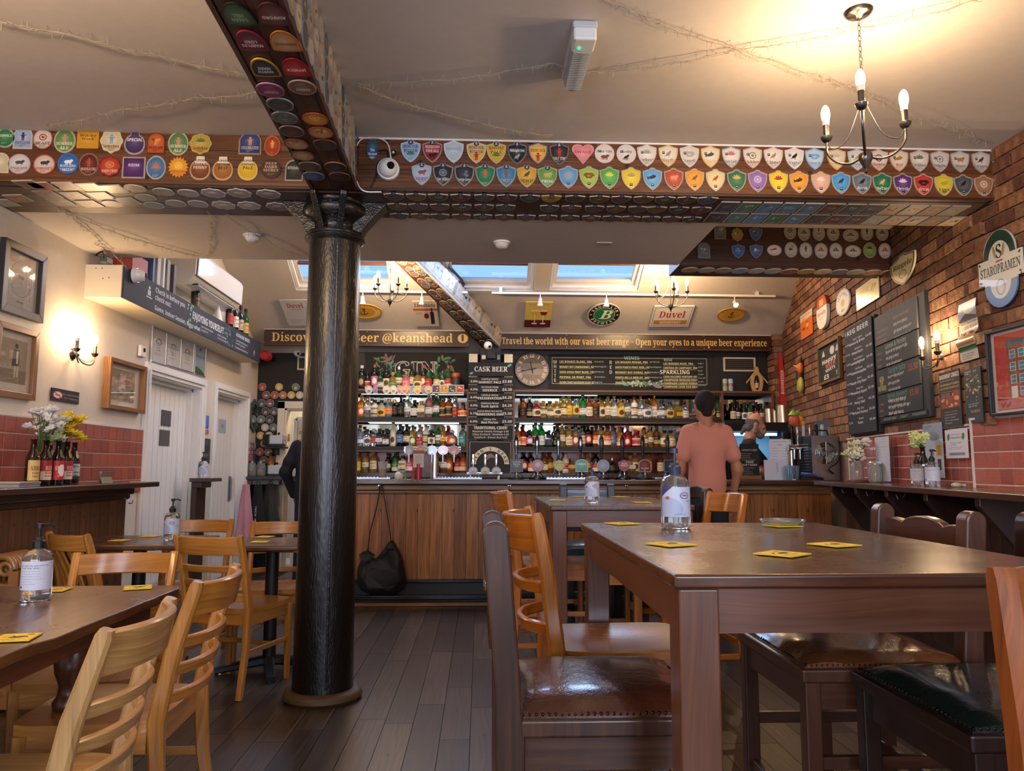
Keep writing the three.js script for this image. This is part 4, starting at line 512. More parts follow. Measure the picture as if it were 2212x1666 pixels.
part(m,'frame',merge([extrude((()=>{const s=shapeOf(ellPts(mr.w*1.05,mr.h,30));s.holes.push(new THREE.Path().setFromPoints(ellPts(mr.w*0.66,mr.h*0.8,30).map(([x,y])=>new THREE.Vector2(x,y))));return s;})(),0.02,0.004),ball(0.02,0,mr.h / 2+0.01,0.01,8),ball(0.02,0,-mr.h / 2 - 0.01,0.01,8)]),mat(0x3e5148,0.4));part(m,'glass',extrude(shapeOf(ellPts(mr.w*0.7,mr.h*0.82,30)),0.006),steel(0xd0d6da,0.06));
sign('poster','pink poster of pint glasses at the far end of the left wall','poster',rectOn(lx(),534,955,554,995),EX,cell(100,140,(g,w,h)=>{for (let r=0;r < 2;r++) for (let k=0;k < 3;k++) {g.fillStyle=pick(['#7d5360','#c9a3ad','#54384a']);g.fillRect(8+k*30,10+r*48,24,40);g.fillStyle='#e9dadd';g.beginPath();g.ellipse(20+k*30,30+r*48,8,14,0,0,7);g.fill();} scribble(g,10,112,80,7,'#7a4552',2);},'#c98f9d'),0.003);
}
// ---------- boxed shelf with chalkboard front ----------
{
const o=thing('boxed_shelf','long white boxed shelf high on the left wall with a chalkboard front','shelf',[XL,2.345,-5.15]),L=3.25;
part(o,'box',um(bx(0,0.245,0,0.225,0,-L)),mat(0xdccfb6,0.7));for (const q of [[0.07,0.2],[0.11,0.2],[0.12,0.13],[0.16,0.135]]) part(o,'screw',ball(0.004,q[0],q[1],0,6),M.black);
const c=cell(1960,150,(g,w,h)=>{
const chalk='#c9ced2';g.fillStyle=chalk;g.translate(190,0);g.beginPath();g.arc(60,40,10,0,7);g.fill();g.fillRect(44,52,30,26);g.fillRect(30,84,60,6);motifs.man(g,chalk);g.translate(-190,0);
const t=(s,x,y,z)=>text(g,s,x,y,z,chalk,{a:'left',w:'',f:'sans-serif'});t('Check in before you',310,32,36);t('check out:',310,70,36);t('Game, Indoor Session, Beers what',310,122,34);
text(g,'ENJOYING YOURSELF?',990,60,58,'#d5d9d6',{max:470});for (let k=0;k < 40;k++) {g.fillStyle=pick(['#5d8f78','#8fb3a0','#a9c2b4']);g.beginPath();g.ellipse(rnd(k % 2 ? 680 :1220,k % 2 ? 790 :1400),rnd(10,140),rnd(5,13),rnd(3,7),rnd(0,3),0,7);g.fill();} scribble(g,880,96,200,12,chalk,2,1.7);scribble(g,1130,96,160,12,chalk,2,1.7);
t('KEGMAIN BEERS',1450,36,34);scribble(g,1450,70,240,14,chalk,2);scribble(g,1440,118,280,14,chalk,1);motifs.man((g.translate(1820,100),g),chalk);
},'#2c3039');
const b=part(o,'chalkboard',plate(rectPts(L - 0.03,0.222),0.008,c),printed(c,0.75));b.rotation.y=Math.PI / 2;b.position.set(0.246,0.1125,-L / 2);
}
function dome(at,n,label,s=1) {const o=face(thing('security_camera',label,'camera',at),n);part(o,'base',place(lathe([[0.001,0.0],[0.055*s,0.0],[0.056*s,0.012],[0.052*s,0.026],[0.03*s,0.028],[0.001,0.028]],28),0,0,0,Math.PI / 2),M.white);const b=part(o,'eyeball',ball(0.046*s,0,0,0.03*s,24),mat(0xe3e3e1,0.3));part(b,'lens_ring',place(cyl(0.016*s,0.02*s,0.014,0,0,0,20),0,0,0,Math.PI / 2 - 0.1,0.42).translate(0.017*s,0.003*s,0.071*s),M.blackGloss);return o;}
dome(onX(290,595,-2.44),EX,'white dome security camera on the near end of the chalkboard shelf');
dome(onZ(839,367,ZB+0.012),V(0.05,-0.1,1),'white dome security camera on the main beam right of the column',1.08);
{// air conditioner
const z0=onX(424,590,-2.44).z,z1=onX(521,650,-2.44).z,L=z0 - z1,o=thing('air_conditioner','white wall air conditioner above the chalkboard shelf','air conditioner',[XL,onX(424,592,-2.44).y,(z0+z1) / 2]);
const s=new THREE.Shape();s.moveTo(0,-0.06);s.lineTo(0.12,-0.085);s.quadraticCurveTo(0.2,-0.08,0.255,0.0);s.lineTo(0.265,0.19);s.quadraticCurveTo(0.26,0.24,0.2,0.24);s.lineTo(0,0.24);
part(o,'casing',extrude(s,L,0.008).translate(0,0,-L / 2),mat(0xd9d7d0,0.3));const sl=part(o,'front_panel',box(0.01,0.2,L*0.98,0.266,0.1,0,0.004),mat(0xe6e3da,0.16,{clearcoat:0.6}));sl.rotation.z=-0.04;
part(o,'louvre',box(0.1,0.01,L*0.82,0.19,-0.062,0).rotateZ(0.0),M.black);part(o,'flap',box(0.06,0.006,L*0.8,0.21,-0.07,0).translate(0,0,0),mat(0xcfcdc6,0.4));
}
// bottles: outline by kind, in metres, base at 0
const bottleKinds={
beer:[[0.001,0],[0.029,0.001],[0.031,0.006],[0.031,0.125],[0.028,0.148],[0.016,0.178],[0.0135,0.19],[0.0125,0.222],[0.0145,0.224],[0.0145,0.231],[0.001,0.231]],
spirit:[[0.001,0],[0.036,0.001],[0.038,0.006],[0.038,0.17],[0.034,0.19],[0.017,0.21],[0.014,0.222],[0.0135,0.262],[0.016,0.264],[0.016,0.272],[0.001,0.272]],
round:[[0.001,0],[0.045,0.001],[0.05,0.008],[0.05,0.1],[0.045,0.135],[0.022,0.165],[0.016,0.175],[0.015,0.208],[0.018,0.21],[0.018,0.22],[0.001,0.22]],
square:[[0.001,0],[0.046,0.001],[0.048,0.005],[0.048,0.135],[0.044,0.15],[0.018,0.162],[0.015,0.17],[0.015,0.195],[0.018,0.197],[0.018,0.21],[0.001,0.21]],
wine:[[0.001,0],[0.036,0.001],[0.038,0.006],[0.038,0.175],[0.034,0.205],[0.018,0.235],[0.0145,0.25],[0.014,0.295],[0.0155,0.297],[0.0155,0.305],[0.001,0.305]],
tall:[[0.001,0],[0.031,0.001],[0.033,0.006],[0.034,0.16],[0.03,0.2],[0.017,0.25],[0.013,0.28],[0.0125,0.315],[0.015,0.317],[0.015,0.325],[0.001,0.325]],
squat:[[0.001,0],[0.05,0.001],[0.056,0.01],[0.055,0.06],[0.04,0.1],[0.018,0.13],[0.014,0.14],[0.014,0.175],[0.017,0.177],[0.017,0.188],[0.001,0.188]],
};
const bg={};for (const k in bottleKinds) {const p=bottleKinds[k],top=p[p.length - 1][1],r=p[2][0];bg[k]={body:k === 'square' ? toCreasedNormals(new THREE.LatheGeometry(p.map(([a,b])=>new THREE.Vector2(a*1.12,b)),4,Math.PI / 4),0.5) :lathe(p,18),h:top,r:k === 'square' ? 0.041 :r,cap:lathe([[0.001,top+0.003],[p[p.length - 3][0]+0.002,top+0.003],[p[p.length - 3][0]+0.003,top],[p[p.length - 4][0]+0.0025,top - 0.035],[0.001,top - 0.035]],14)};}
const labelCells={};
function labelCell(ground,ink,word='',style=0) {const k=ground+ink+word+style;return labelCells[k] ??= cell(72,56,(g,w,h)=>{if (style === 1) {g.fillStyle=ink;g.fillRect(0,0,w,9);g.fillRect(0,h - 9,w,9);} if (style === 2) {g.fillStyle=ink;g.beginPath();g.arc(w / 2,h / 2,17,0,7);g.fill();} if (style === 3) {g.fillStyle=ink;g.fillRect(0,h*0.55,w,h*0.45);} if (word) text(g,word,w / 2,h*0.4,16,ink,{max:w*0.86,f:'serif'});else if (style !== 2) scribble(g,12,14,48,9,ink,1);scribble(g,18,h*0.6,36,6,style === 3 ? ground :ink,2);},ground);}
const glassMat=(c,clear=0.75,rough=0.06)=>mat(c,rough,{transmission:clear,thickness:0.03,ior:1.45,specularIntensity:0.9});
// parts: body, label (a wrapped strip), cap
function bottle(kind,glass,cap,lab,at,label,o={}) {
const b=thing('bottle',label,'bottle',at,o.turn ?? rnd(-0.25,0.25),o.group),K=bg[kind],s=o.s || 1;b.scale.set(o.w || s,s,o.w || s);
part(b,'body',K.body,glass);if (cap) part(b,o.capName || 'cap',K.cap,cap);
if (lab) {const [lo,hi]=o.span || [0.14,0.5];let g;if (kind === 'square') g=mapTo(new THREE.BoxGeometry(0.07,K.h*(hi - lo),0.003).translate(0,K.h*(lo+hi) / 2,K.r+0.0155),lab,-0.035,K.h*lo,0.035,K.h*hi);else {g=new THREE.CylinderGeometry(K.r+0.0008,K.r+0.0008,K.h*(hi - lo),14,1,true,-1.35,2.7).translate(0,K.h*(lo+hi) / 2,0);const uv=g.attributes.uv;for (let i=0;i < uv.count;i++) uv.setXY(i,lab.u0+uv.getX(i)*(lab.u1 - lab.u0),lab.v0+uv.getY(i)*(lab.v1 - lab.v0));} part(b,'label',g,printed(lab,0.5,{side:2}));}
return b;
}
const G={brown:mat(0x1d0f08,0.08,{clearcoat:0.6}),green:glassMat(0x2f6b3a,0.5),dark:mat(0x0d0f0e,0.08,{clearcoat:0.6}),clear:glassMat(0xf2f6f5,0.92),amber:glassMat(0xe8a044,0.75),gold:glassMat(0xf0c870,0.8),red:glassMat(0xa3262a,0.55),emerald:glassMat(0x1f9a3f,0.55),blue:glassMat(0x8fb9c9,0.7),white:mat(0xd8d4c8,0.35),pink:glassMat(0xd98a8f,0.6),copper:steel(0xb0653a,0.3),stone:mat(0xa39a8a,0.5),rum:glassMat(0xa85e2a,0.6)};
{// things on the boxed shelf
const yt=2.571,book=(w,h,d,px,py,color,label,cat='book',name='book')=>{const p=onX(px,py,-2.5),o=thing(name,label,cat,[-2.53,yt,p.z],rnd(-0.05,0.05));part(o,'cover',merge([box(w,h,0.004,0,h / 2,d / 2),box(w,h,0.004,0,h / 2,-d / 2),box(0.004,h,d,w / 2,h / 2,0)]),mat(color,0.6));part(o,'pages',box(w - 0.012,h - 0.01,d - 0.008,-0.004,h / 2,0),mat(0xcfc8b8,0.8));};
book(0.14,0.13,0.24,291,560,0xa8402a,'red cardboard box behind the security camera on the chalkboard shelf','box','carton');book(0.15,0.26,0.035,319,575,0x44587c,'blue folder standing on the chalkboard shelf');book(0.15,0.27,0.05,331,580,0xb9b4aa,'thick pale book standing right of the blue folder');book(0.14,0.25,0.03,343,585,0xd6d3cb,'white book standing between pale and grey books');book(0.15,0.24,0.045,352,588,0x8f8c82,'grey book standing on the chalkboard shelf');book(0.13,0.24,0.045,368,592,0x57504a,'patterned black and white book at the right end of the row');
const dz=onX(225,560,-2.55).z,dv=thing('cable_box','dark cable and grey plug lying on the near end of the chalkboard shelf','cable',[-2.56,yt,dz]);part(dv,'adapter',box(0.05,0.05,0.1,0,0.026,-0.05,0.01),mat(0x4a4c50,0.5));part(dv,'cable',tube([[0,0.03,0],[0.02,0.06,0.05],[0,0.02,0.1],[0.03,0.01,0.14]],0.006),M.black);
[[541,738],[549,741],[556,745],[563,751]].forEach(([x,y],i)=>{const z=-7.55 - i*0.17;bottle('wine',[G.dark,G.brown,G.dark,G.green][i],[M.black,M.brass,M.black,M.black][i],labelCell(['#b53a3a','#d6cfc0','#b9a38a','#c9a15a'][i],'#2b2022'),[-2.52,yt,z],`dark bottle on the far end of the chalkboard shelf, ${ord[i]} from the left`,{turn:1.3,group:'bottles on the chalkboard shelf'});});
bottle('wine',G.dark,M.brass,labelCell('#3a3226','#c9a15a'),[-2.56,yt,-6.75],'gold-topped bottle under the air conditioner on the chalkboard shelf',{turn:1.3});
solo('paper_cone','white paper cone standing left of the bottles on the chalkboard shelf','cone',lathe([[0.05,0],[0.003,0.19],[0.001,0.191]],20),mat(0xd9d6cf,0.7),[-2.53,yt,-7.25]);
}
let posy;
// ---------- left counter ----------
{
const o=thing('wall_counter','dark-topped drinking counter with pine boarding along the left wall','counter',[XL,0,-5.6]);
part(o,'top',box(0.37,0.035,3.6,0.18,1.072,1.75,0.006),M.barTop);part(o,'moulding',box(0.25,0.05,3.5,0.125,1.03,1.83,0.012,2),M.dark);part(o,'moulding',box(0.225,0.035,3.48,0.112,0.99,1.83,0.01,2),M.dark);
const g=um(new THREE.BoxGeometry(0.018,0.97,0.116)),tones=[0x7d4f28,0x87572d,0x744722].map((c)=>wood(c,0.5,'pine',0.1));for (let k=0;k < 28;k++) part(o,'board',g,pick(tones)).position.set(0.2,0.485,0.18+k*0.12);
const ge=um(new THREE.BoxGeometry(0.09,0.97,0.018));for (let k=0;k < 2;k++) part(o,'board',ge,tones[k]).position.set(0.06+k*0.094,0.485,0.11);
part(o,'plinth',box(0.205,0.1,3.4,0.11,0.05,1.8),M.dark);part(o,'core',box(0.18,0.96,3.38,0.095,0.48,1.81),M.dark);
const hk=thing('coat_hook','small chrome coat hook on the left counter front','hook',onX(267,1076,-2.488));hk.rotation.y=Math.PI / 2;part(hk,'rose',place(cyl(0.012,0.012,0.006),0,0,0.003,Math.PI / 2),M.chrome);part(hk,'hook',tube([[0,0,0.004],[0,-0.01,0.03],[0.0,-0.035,0.035],[0,-0.035,0.06],[0,-0.015,0.065]],0.004),M.chrome);
// bottles with flowers
const K=[[68,-2.46,'#d9b36a','#5a4a20','ABBEY',0],[95,-2.5,'#b3242a','#f0d9c0','RED',3],[103,-2.58,'#a82a30','#f0d9c0','',0],[122,-2.48,'#c02c34','#f2e6e0','SWEET/IPA',2],[141,-2.51,'#b0262c','#f0d9c0','RED',3],[157,-2.55,'#cfd3d6','#33363b','',1]],names=['with diamond cream label','with big red label at left','standing behind two others','with red neck band in the middle','with red label at right','with white label at the right end'];
K.forEach(([x,X,a,b,w,st],i)=>{const p=onX(x,1036,X);bottle('beer',i === 3 ? G.dark :G.brown,0,labelCell(a,b,w.split('/')[0],st),[X,1.0905,p.z],`brown beer bottle vase ${names[i]} on the left counter`,{turn:1.25,span:[0.12,0.55],group:'beer bottle vases on the left counter',s:1.12});});
// flowers: petals in heads on stems
const petal=new THREE.SphereGeometry(0.009,6,4);petal.scale(1.9,0.4,1.1);petal.translate(0.015,0,0);
const flowerHead=(n,r=1)=>merge([...Array(n)].map((_,k)=>petal.clone().rotateZ(rnd(0.1,0.9)).rotateY(k / n*6.283*2.2+rnd(0,0.3)).scale(r,r,r)));
const heads=[flowerHead(13),flowerHead(16),flowerHead(11)],eye=ball(0.006,0,0.004,0,8),petalM=(c)=>mat(c,0.8,{side:2}),stemM=mat(0x3f5a2a,0.7);
posy=(at,list,label,stemTop,spread=1)=>{const o=thing('flower_bunch',label,'flowers',at);list.forEach(([x,y,z,c,e,s=1],i)=>{const st=part(o,'stem',tube([[x*0.1,-0.06,z*0.1],[x*0.25,y*0.3,z*0.3],[x,y,z]],0.0018,8,5),stemM);const h=part(o,'flower',heads[i % 3],petalM(c));h.position.set(x,y,z);h.scale.setScalar(s);h.rotation.set(rnd(-0.8,0.9),rnd(0,6),rnd(-0.9,0.3));part(h,'flower_eye',eye,mat(e,0.7));});return o;};
const gr=(n,cx,cy,cz,rx,ry,c,e,s)=>[...Array(n)].map(()=>[cx+rnd(-rx,rx),cy+rnd(-ry,ry),cz+rnd(-0.06,0.06),pick(c),e,rnd(0.8,1.1)*s]);
const yb=1.0905+0.25,zz=(x)=>onX(x,1036,-2.5).z;
posy([-2.48,yb,zz(72)],gr(20,0,0.13,-0.05,0.07,0.07,[0xe6e3de,0xd9d6d6,0xefece2],0xc9c06a,1.25),'bunch of white daisies in the leftmost beer bottle vase');
posy([-2.52,yb,zz(103)],gr(20,0,0.08,-0.05,0.05,0.08,[0xe8e6da,0xdfe3c9,0xb9c97a],0xb3bf6a,1.35),'bunch of white and pale green flowers in the middle bottle vase');
posy([-2.53,yb,zz(142)],gr(22,0,0.1,-0.06,0.05,0.07,[0xe8c81f,0xf0d62e,0xd9b414],0xc98a1f,1.25),'bunch of yellow flowers in the right bottle vases');
// papers
const tz=zz(215),tc=thing('menu_card','folded buff menu card standing on the left counter','menu card',[-2.46,1.0905,tz],1.4);part(tc,'leaf',box(0.11,0.08,0.002,0,0.036,0.012).rotateX(-0.3),mat(0x8d7f68,0.7));part(tc,'leaf',box(0.11,0.08,0.002,0,0.036,-0.012).rotateX(0.3),mat(0x7d705c,0.7));
const pz=zz(20);const pp=thing('newspaper','folded newspaper lying at the near end of the left counter','newspaper',[-2.47,1.0905,pz+0.05],0.2);for (let k=0;k < 4;k++) part(pp,'sheet',box(0.2,0.006,0.3,rnd(-0.006,0.006),0.003+k*0.007,rnd(-0.008,0.008),0.002),mat([0xa39b92,0xb5ada3,0x9d9489,0xbab2a8][k],0.8));
solo('beer_mat','beige beer mat lying at the far end of the left counter','beer mat',box(0.09,0.003,0.09,0,0.0015,0),mat(0xb5a58c,0.7),[-2.43,1.0905,zz(275)],0.3);
}
{// brown radiator with scrolled column ends
const p=onY(72,1192,0.76),o=thing('radiator','old cast iron radiator painted brown against the left counter boarding','radiator',[-2.385,0,p.z+0.06]),m=mat(0x9a6a3a,0.35,{clearcoat:0.3});
const g=merge([sweep([[0.07,0.02,0],[0.07,0.68,0]],0.05,0.03,[0,0,1]),sweep([[-0.05,0.02,0],[-0.05,0.68,0]],0.05,0.03,[0,0,1]),place(new THREE.TorusGeometry(0.06,0.018,8,20,Math.PI),0.01,0.69,0),place(new THREE.TorusGeometry(0.028,0.012,8,16),0.03,0.69,0.006),box(0.14,0.04,0.035,0.01,0.1,0,0.01),box(0.14,0.04,0.035,0.01,0.6,0,0.01)]);
for (let k=0;k < 5;k++) part(o,'section',g,m).position.set(0,0,0.08 - k*0.045);
}
// ---------- the bar ----------
const ZBAR=-6.82,YC=1.088;
{
const o=thing('bar_counter','long pine-boarded bar counter with dark top and black foot step','bar',[0,0,ZBAR]),x0=-1.3,x1=3.18,L=x1 - x0,xc=(x0+x1) / 2;
part(o,'top',box(L+0.04,0.045,0.66,xc,YC - 0.0225,-0.22,0.012,2),M.barTop);part(o,'rail',box(L,0.045,0.06,xc,1.018,0.022,0.006),M.bar);part(o,'moulding',box(L,0.028,0.045,xc,0.978,0.018,0.01,2),M.bar);
const tones=[0xc9823f,0xbb7636,0xd28e49,0xb07034].map((c)=>wood(c,0.5,'pine',0.1)),gs=[0,1,2].map(()=>um(new THREE.BoxGeometry(0.1045,0.75,0.02)));
for (let k=0;k < 42;k++) part(o,'board',gs[k % 3],pick(tones)).position.set(x0+0.055+k*0.107,0.59,0.0);
part(o,'core',box(L,0.96,0.05,xc,0.5,-0.04),M.dark);part(o,'foot_rail',box(L,0.03,0.07,xc,0.205,0.02,0.008),M.blackGloss);part(o,'kickboard',box(L,0.17,0.03,xc,0.11,0.01),mat(0x0f0d0c,0.4));part(o,'step',box(L,0.04,0.1,xc,0.075,0.05,0.008),M.blackGloss);part(o,'skirting',box(L,0.03,0.1,xc,0.015,0.055,0.006),M.bar);
part(o,'end_panel',box(0.03,1.04,0.5,x0+0.015,0.52,-0.25),M.bar);part(o,'inner_shelf',box(L,0.02,0.45,xc,0.7,-0.28),M.dark);
[[820,'above the black bag'],[1100,'behind the nearest tall chair'],[1353,'behind the further tall table'],[1596,'right of the man in the orange shirt']].forEach(([x,w])=>{const h=thing('coat_hook',`chrome bag hook on the bar rail ${w}`,'hook',onZ(x,1048,ZBAR+0.052));part(h,'rose',place(cyl(0.014,0.016,0.008,0,0,0,14),0,0,0.004,Math.PI / 2),M.chrome);part(h,'knob',ball(0.013,0,0.012,0.03),M.chrome);part(h,'hook',tube([[0,0,0.005],[0,-0.02,0.02],[0,-0.045,0.03],[0,-0.04,0.05],[0,-0.02,0.055]],0.0045),M.chrome);});
// drawstring bag
const b=thing('drawstring_bag','black drawstring bag hanging by its straps from a hook on the bar','bag',onZ(826,1230,ZBAR+0.075)),fab=mat(0x0d0e13,0.62,{sheen:0.5,side:2}),q=0.00414;
let g=new THREE.ExtrudeGeometry(new THREE.Shape(new THREE.SplineCurve([[-31,42],[-24,26],[-12,24],[4,44],[18,60],[30,46],[42,20],[50,-10],[50,-32],[40,-45],[15,-54],[-10,-53],[-35,-46],[-50,-30],[-51,0],[-42,24],[-31,42]].map(([x,y])=>new THREE.Vector2(x*q,y*q))).getPoints(70)),{depth:0.02,bevelEnabled:true,bevelThickness:0.06,bevelSize:0.075,bevelOffset:-0.075,bevelSegments:9});
const p=g.attributes.position,ns=pnoise(11,11);for (let i=0;i < p.count;i++) {const x=p.getX(i),y=p.getY(i),z=p.getZ(i),w=ns(x*22+y*9+5,y*14 - x*12+5) - 0.5;p.setXYZ(i,x+w*0.012,y+w*0.008,z+w*0.05*(z > 0.01 ? 1 :0));} g.computeVertexNormals();part(b,'sack',toCreasedNormals(g,1.4),fab);
part(b,'strap',tube([[-6*q,176*q,0.02],[-16*q,120*q,0.02],[-26*q,80*q,0.02],[-31*q,38*q,0.01]],0.0055),fab);part(b,'strap',sweep(bez([[-3*q,176*q,0.02],[3*q,140*q,0.022],[12*q,96*q,0.02],[18*q,55*q,0.01]],10),0.02,0.007,[1,0,0]),fab);
}
// sign boards over the bar
const ZS=-8.8,goldInk='#d9b96a';
function signBoard(x0,y0,x1,y1,txt,px,label,extra) {
const a=onZ(x0,y0,ZS),b=onZ(x1,y1,ZS),w=b.x - a.x,h=0.165,c=cell(Math.round(w*330),60,(g,W,H)=>{text(g,txt,W*px[0],H*0.52,px[1],goldInk,{f:'serif',max:W*px[2],w:px[3] ?? 'bold'});if (extra) extra(g,W,H);g.fillStyle='#c9b98a';for (const k of [0.005,0.25,0.5,0.75,0.995]) {g.fillRect(W*k - 1,3,3,3);g.fillRect(W*k - 1,H - 6,3,3);}},'#301a0e');
const o=thing('sign_board',label,'sign',[(a.x+b.x) / 2,(a.y+b.y) / 2,ZS]);part(o,'board',plate(rectPts(w,h),0.02,c),printed(c,0.3,{clearcoat:0.25,clearcoatRoughness:0.1}));part(o,'ledge',box(w,0.012,0.05,0,h / 2+0.006,0.01),mat(0xb9b2a8,0.6));part(o,'lower_moulding',box(w,0.018,0.04,0,-h / 2 - 0.009,0.01),M.beamDark);return o;
}
signBoard(572,712,1012,748,'Discover Real Beer @keanshead',[0.48,50,0.88,''],'brown sign reading Discover Real Beer at keanshead, over the bar left of the sloping beam',(g,W,H)=>{g.fillStyle=goldInk;g.beginPath();g.arc(W*0.968,H / 2,20,0,7);g.fill();g.fillStyle='#3b2113';g.fillRect(W*0.962,14,8,28);});
signBoard(1076,722,1664,756,'Travel the world with our vast beer range ~ Open your eyes to a unique beer experience',[0.5,40,0.965,''],'long brown sign reading Travel the world with our vast beer range');
// back bar: panels, ledges, mirrors
const ZM=-9.02,ZF=-8.74,hy=(y)=>onZ(1100,y,ZF).y,X=(px,z=ZF)=>onZ(px,900,z).x;
const yTop=hy(843),y1=hy(902),y2=hy(965),y3=hy(1022);
{
const o=thing('back_bar','timber back bar with mirrored bottle shelves behind the counter','shelving',[0,0,ZF]),xa=-1.75,xb=X(1012),xc=X(1107),xd=X(1562),xe=X(1671);
const dk=mat(0x141315,0.5),wd=wood(0x7a4a28,0.45,'fine',0.2),mir=steel(0xd6dcda,0.04),S=(n,a,b,lo,hi,z0,z1,m)=>part(o,n,um(bx(a,b,lo,hi,z0,z1)),m);
S('upper_panel',xa,xb,yTop+0.02,2.56,-0.2,-0.22,dk);S('upper_panel',xc,xe+0.02,yTop+0.02,2.6,-0.2,-0.22,dk);
for (const [a,b] of [[xa,xb],[xc,xd],[xd,xe]]) {S('mirror',a,b,y2+0.02,yTop - 0.02,-0.26,-0.27,mir);S('ledge',a,b,yTop - 0.018,yTop+0.006,0.01,-0.27,wd);S('ledge',a,b,yTop - 0.05,yTop - 0.018,0.0,-0.02,dk);}
for (const [a,b] of [[xa,xb],[xc,xd]]) {S('shelf',a,b,y1 - 0.05,y1,0,-0.26,dk);S('shelf_lip',a,b,y1 - 0.062,y1 - 0.05,0.006,-0.01,wd);S('shelf',a,b,y2 - 0.05,y2,0,-0.26,dk);S('shelf_lip',a,b,y2 - 0.062,y2 - 0.05,0.006,-0.01,wd);}
S('shelf',xd,xe,y1 - 0.05,y1 - 0.02,0,-0.26,dk);
for (const x of [xa,xb - 0.02,xc,xd - 0.02,xe - 0.02]) S('upright',x,x+0.028,0,x > xd - 0.1 && x < xd ? yTop :yTop - 0.02,0.008,-0.27,wd);
S('tiled_back',xa,xd,y3 - 0.1,y2 - 0.05,-0.255,-0.27,mat(0x8f3d30,0.25));S('back_counter',xa,xe,y3 - 0.05,y3,0.2,-0.27,M.dark);S('cupboard',xa,xe,0,y3 - 0.05,0.14,-0.27,dk);
// lit strips under the ledge and the upper shelf
const led=new THREE.MeshStandardMaterial({color:0xffffff,emissive:0xe8fff2,emissiveIntensity:1.1});
for (const [a,b,y] of [[X(770),X(1000),yTop - 0.022],[X(1118),X(1300),yTop - 0.022],[X(790),X(990),y1 - 0.054],[X(1125),X(1200),y1 - 0.054]]) {const w=b - a,l=thing('led_strip',`white light strip under the back bar ${y > y1 ? 'top ledge' : 'upper shelf'}, above the ${y > y1 ? 'upper' : 'middle'} bottles at ${a < -0.5 ? 'left' : a < 0.8 ? 'centre' : 'right'}`,'light strip',[(a+b) / 2,y,ZF - 0.2]);part(l,'tube',box(w,0.008,0.012),led);const q=new THREE.RectAreaLight(0xe4fff0,6,w,0.02);q.position.set(0,-0.006,0);q.lookAt(0,-5,0);q.name='led_strip_light';l.add(q);q.rotation.set(-Math.PI / 2,0,0);}
}
// bottles
const glassCode={d:['dark','dark',1],n:['brown','brown',1],g:['green','green',0],e:['bright green','emerald',0],c:['clear','clear',0],a:['amber','amber',0],o:['golden','gold',0],r:['red','red',0],b:['pale blue','blue',0],w:['cream','white',0],p:['pink','pink',0],k:['copper','copper',0],s:['stone grey','stone',0],u:['rum-coloured','rum',0]};
const inkCode={c:['cream','#d9cfae','#4a3a20'],w:['white','#d8d8d2','#4b4b50'],r:['red','#a82c2c','#f0dcc8'],k:['black','#1b1b1d','#b9a66a'],y:['yellow','#d9b23c','#4a2f10'],g:['green','#4f7d45','#e6e6c8'],b:['blue','#4a6c96','#e2e6ea'],p:['pink','#c96f86','#f3e3e6'],o:['orange','#d9682a','#f3e2cc'],t:['teal','#4fa0a0','#eef3f0']};
const kindCode={s:'spirit',q:'square',w:'wine',r:'round',t:'tall',f:'squat',b:'beer'};
const capCode={k:M.black,g:M.brass,r:mat(0xa02c2c,0.4),w:mat(0xd9d3c0,0.5),c:mat(0xa98a5c,0.7),s:steel(0xbfc3c7,0.3),e:mat(0x1d5a35,0.4)};
// each entry: pixel x, kind, glass, label, cap
function rowOf(list,y,z,where,group) {list.split(' ').forEach((e,i)=>{const m=/^(\d+)(\w)(\w)(\w)(\w)$/.exec(e),g=glassCode[m[3]],l=inkCode[m[4]];bottle(kindCode[m[2]],G[g[1]],capCode[m[5]],labelCell(l[1],l[2],'',Math.floor(rnd()*4)),V(onZ(+m[1],900,z).x,y+0.001,z+rnd(-0.015,0.015)),`${g[0]} bottle with ${l[0]} label, ${ord[i]} from left ${where}`,{group,s:rnd(0.88,0.97),w:rnd(1.05,1.2),span:pick([[0.1,0.52],[0.16,0.54],[0.08,0.46]])});});}
rowOf('780wdkw 792bnrk 807wdpr 820bgwk 833wdck 847rogc 860wgcs 876rppg 888tdck 901rock 914wdrr 925wgrk 942wgce 955bgwe 968wgrr',yTop+0.006,ZF - 0.1,'on the top ledge under GIN','bottles on the top ledge under GIN');
rowOf('697saok 724scwk 752rock 780saoc 794scwr 809rwck 824rsyk 840rbog 852rdkg 866sdkk 880scws 895rdwk 910qscc 926wpws 942wgws 956sukk 969sukk 983scrc 1000fkok',y1,ZF - 0.1,'on the upper gin shelf','bottles on the upper gin shelf');
rowOf('697scwk 724scbk 752rcgk 779scbk 794rcwk 808rcrw 821qdwk 836qdwk 850twcc 865sdbk 879sdck 892sogk 907scrr 920swcc 932qdck 947sgwc 957soyc 968srrr 976rcoo 1000sctk'.replace('976rcoo','976rcow'),y2,ZF - 0.1,'on the middle gin shelf','bottles on the middle gin shelf');
rowOf('775soyc 792sock 809socc 840bdck 856sgge 872qwck 886sppr 900sprr 945sgyk 960suwk 972saok 990srrr 1002saok',y3,ZF - 0.1,'on the back counter behind the left taps','bottles on the back counter at left');
rowOf('1130sukk 1144sdks 1159rrcc 1174rocc 1188rock 1203rocc 1217socc 1230soyc 1244scyk 1259wewk 1273sucr 1287sukc 1300sock 1314socc 1327scwc 1341soyk 1355scwk 1370swcr 1384scwr 1398rcwk 1414tawk 1429rcwk 1447rcyk 1464qoyc 1478rcwk 1530sukk 1540sukk 1551sgkk',y1,ZF - 0.1,'on the upper whisky shelf','bottles on the upper whisky shelf');
